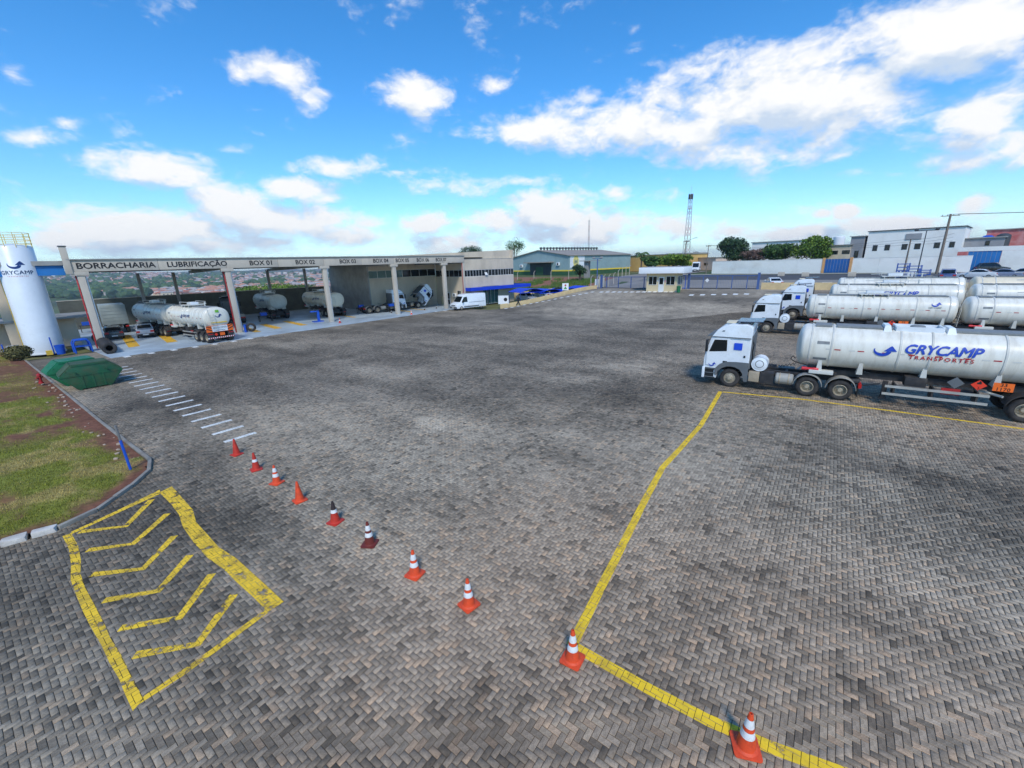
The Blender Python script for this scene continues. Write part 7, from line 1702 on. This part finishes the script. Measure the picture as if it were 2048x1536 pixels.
for k in range(6):
    r_ = random.Random(k); w, dp, hh = r_.uniform(4.5, 8), r_.uniform(4, 6), r_.choice([3, 3.2, 5.5, 6]); rf = r_.uniform(1.2, 2.2); m = MB().box(-w, w, -dp, dp, -3, hh); me1 = bpy.data.meshes.new('wall'); me1.from_pydata(m.v, [], m.f); me1.materials.append(wallm[k % 4])
    m = MB().add([(-w-.5, -dp-.6, hh), (w+.5, -dp-.6, hh), (w+.5, dp+.6, hh), (-w-.5, dp+.6, hh), (-w*.7, 0, hh+rf), (w*.7, 0, hh+rf)], [(0, 1, 5, 4), (2, 3, 4, 5), (1, 2, 5), (3, 0, 4), (3, 2, 1, 0)]); me2 = bpy.data.meshes.new('roof'); me2.from_pydata(m.v, [], m.f); me2.materials.append(roofm[(k*3+1) % 4])
    m = MB()
    hm.append((me1, me2, w, hh))
us = rs.uniform(60, 690, 3200); vs = 547+rs.rand(3200)**1.3*44; P, ok = land_hits(us, vs)
bb = P[:, 0]*EB.x+P[:, 1]*EB.y; aa = P[:, 0]*EA.x+P[:, 1]*EA.y; dist = np.hypot(P[:, 0], P[:, 1])
town = fbm(bb/260+2, aa/260+4, 3)+.12*ss_np(us, 200, 520); ok &= (town > .42) & (dist > 330) & (dist < 2900)
town_ids = sorted(np.where(ok)[0], key=lambda i: dist[i]); fm_ = MB()
for i in town_ids[285:]:
    r_ = int(rs.randint(6)); me1, me2, w, hh = hm[r_]; s = rs.uniform(.9, 1.5); an = rs.uniform(0, 6.28); Mx = Matrix.Translation((P[i, 0], P[i, 1], float(land_z(bb[i:i+1], aa[i:i+1])[0]))) @ Matrix.Rotation(an, 4, 'Z') @ Matrix.Scale(s, 4)
    for me_, ix in ((me1, r_ % 4), (me2, 4+(r_*3+1) % 4)):
        fm_.cur = ix; fm_.add([Mx @ v.co for v in me_.vertices], [tuple(q.vertices) for q in me_.polygons])
tag(fm_.build('far_town', wallm+roofm), 'pale far-off town houses on the valley slope', 'town', kind='stuff')
for i in town_ids[:285]:
    me1, me2, w, hh = hm[int(rs.randint(6))]; far = dist[i] > 1300
    t = thing('valley_house', 'pale house with tiled roof in the far valley town', 'house', (P[i, 0], P[i, 1], float(land_z(bb[i:i+1], aa[i:i+1])[0])), rs.uniform(0, 6.28), 'houses of the valley town'); s = rs.uniform(.9, 1.5); t.scale = (s, s, s)
    link('wall', me1, t); link('roof', me2, t)
for (u, v, L, hh, lab, mt) in [(500, 583, 75, 8, 'long cream apartment row in the valley below the first boxes', wallm[1]), (640, 578, 40, 7, 'white factory shed in the valley near the third column', wallm[0]), (335, 592, 16, 6, 'cream gabled hall in the valley beyond the back wall', wallm[1]), (150, 566, 60, 6, 'long white shed among the valley woods at left', wallm[0]), (215, 557, 70, 6, 'distant pink building row on the far slope', wallm[2])]:
    Pq, okq = land_hits([u], [v]); Pq = Pq[0]; bq = Pq[0]*EB.x+Pq[1]*EB.y; aq = Pq[0]*EA.x+Pq[1]*EA.y; t = thing('valley_hall', lab, 'building', (Pq[0], Pq[1], float(land_z(np.array([bq]), np.array([aq]))[0])), rzaz(45), None)
    MB().box(-L/2, L/2, -8, 8, -6, hh).build('wall', mt, t); MB().prism([(-8.6, hh), (8.6, hh), (0, hh+2.4)], -L/2-.5, L/2+.5, 'x').build('roof', roofm[2], t)
    nw = int(L/5)
    for i in range(nw):
        x = -L/2+L*(i+.5)/nw; MB().box(x-.9, x+.9, -8.08, -8.0, hh*.35, hh*.62).build('window', M_STEELD, t)
ico = bmesh.new(); bmesh.ops.create_icosphere(ico, subdivisions=2, radius=1); IV = np.array([v.co for v in ico.verts]); IF = np.array([[v.index for v in f.verts] for f in ico.faces]); ico.free()
us = rs.uniform(40, 700, 2600); vs = 546+rs.rand(2600)**1.1*52; P, ok = land_hits(us, vs); bb = P[:, 0]*EB.x+P[:, 1]*EB.y; aa = P[:, 0]*EA.x+P[:, 1]*EA.y; dist = np.hypot(P[:, 0], P[:, 1])
wd = fbm(bb/200+20, aa/200+14, 3)+.10*ss_np(-us, -460, -150); ok &= (wd > .55-.07*ss_np(-us, -330, -200)) & (dist > 150) & (dist < 3200); ids = np.where(ok)[0][:1100]
V = []; Fc = []; Cc = []
for k, i in enumerate(ids):
    r = rs.uniform(3.5, 7.5)*(1+.5*(dist[i] > 900)); n = fbm(IV[:, 0]*2.1+k, IV[:, 1]*2.1+IV[:, 2]*1.9, 3); q = IV*(.55+.9*n)[:, None]*np.array([r, r, r*.85]); z0 = float(land_z(bb[i:i+1], aa[i:i+1])[0])
    V.append(q+np.array([P[i, 0], P[i, 1], z0+r*.6])); Fc.append(IF+k*len(IV)); Cc.append(np.repeat((np.array(lin((44, 66, 40)))+(np.array(lin((84, 108, 58)))-np.array(lin((44, 66, 40))))*rs.rand())[None], len(IV), 0)*(.8+.5*rs.rand(len(IV), 1)))
me = bpy.data.meshes.new('valley_woods'); me.from_pydata(np.concatenate(V).tolist(), [], np.concatenate(Fc).tolist()); set_col(me, np.concatenate(Cc)); me.materials.append(M_LEAF); tag(link('valley_woods', me), 'dark green woods across the valley', 'woods', kind='stuff')
# ------------------------------------------------------------------ air
def haze():
    m = bpy.data.materials.new('haze_air'); m.use_nodes = True; nt = m.node_tree; nt.nodes.clear()
    v = nt.nodes.new('ShaderNodeVolumePrincipled'); v.inputs['Color'].default_value = (.80, .88, 1, 1); v.inputs['Density'].default_value = HAZE; v.inputs['Anisotropy'].default_value = .2
    o = nt.nodes.new('ShaderNodeOutputMaterial'); nt.links.new(v.outputs[0], o.inputs['Volume'])
    b = MB().box(-7500, 7500, -1500, 8800, -150, 140).build('haze', m); tag(b, kind='stuff')
HAZE = .00016
haze()
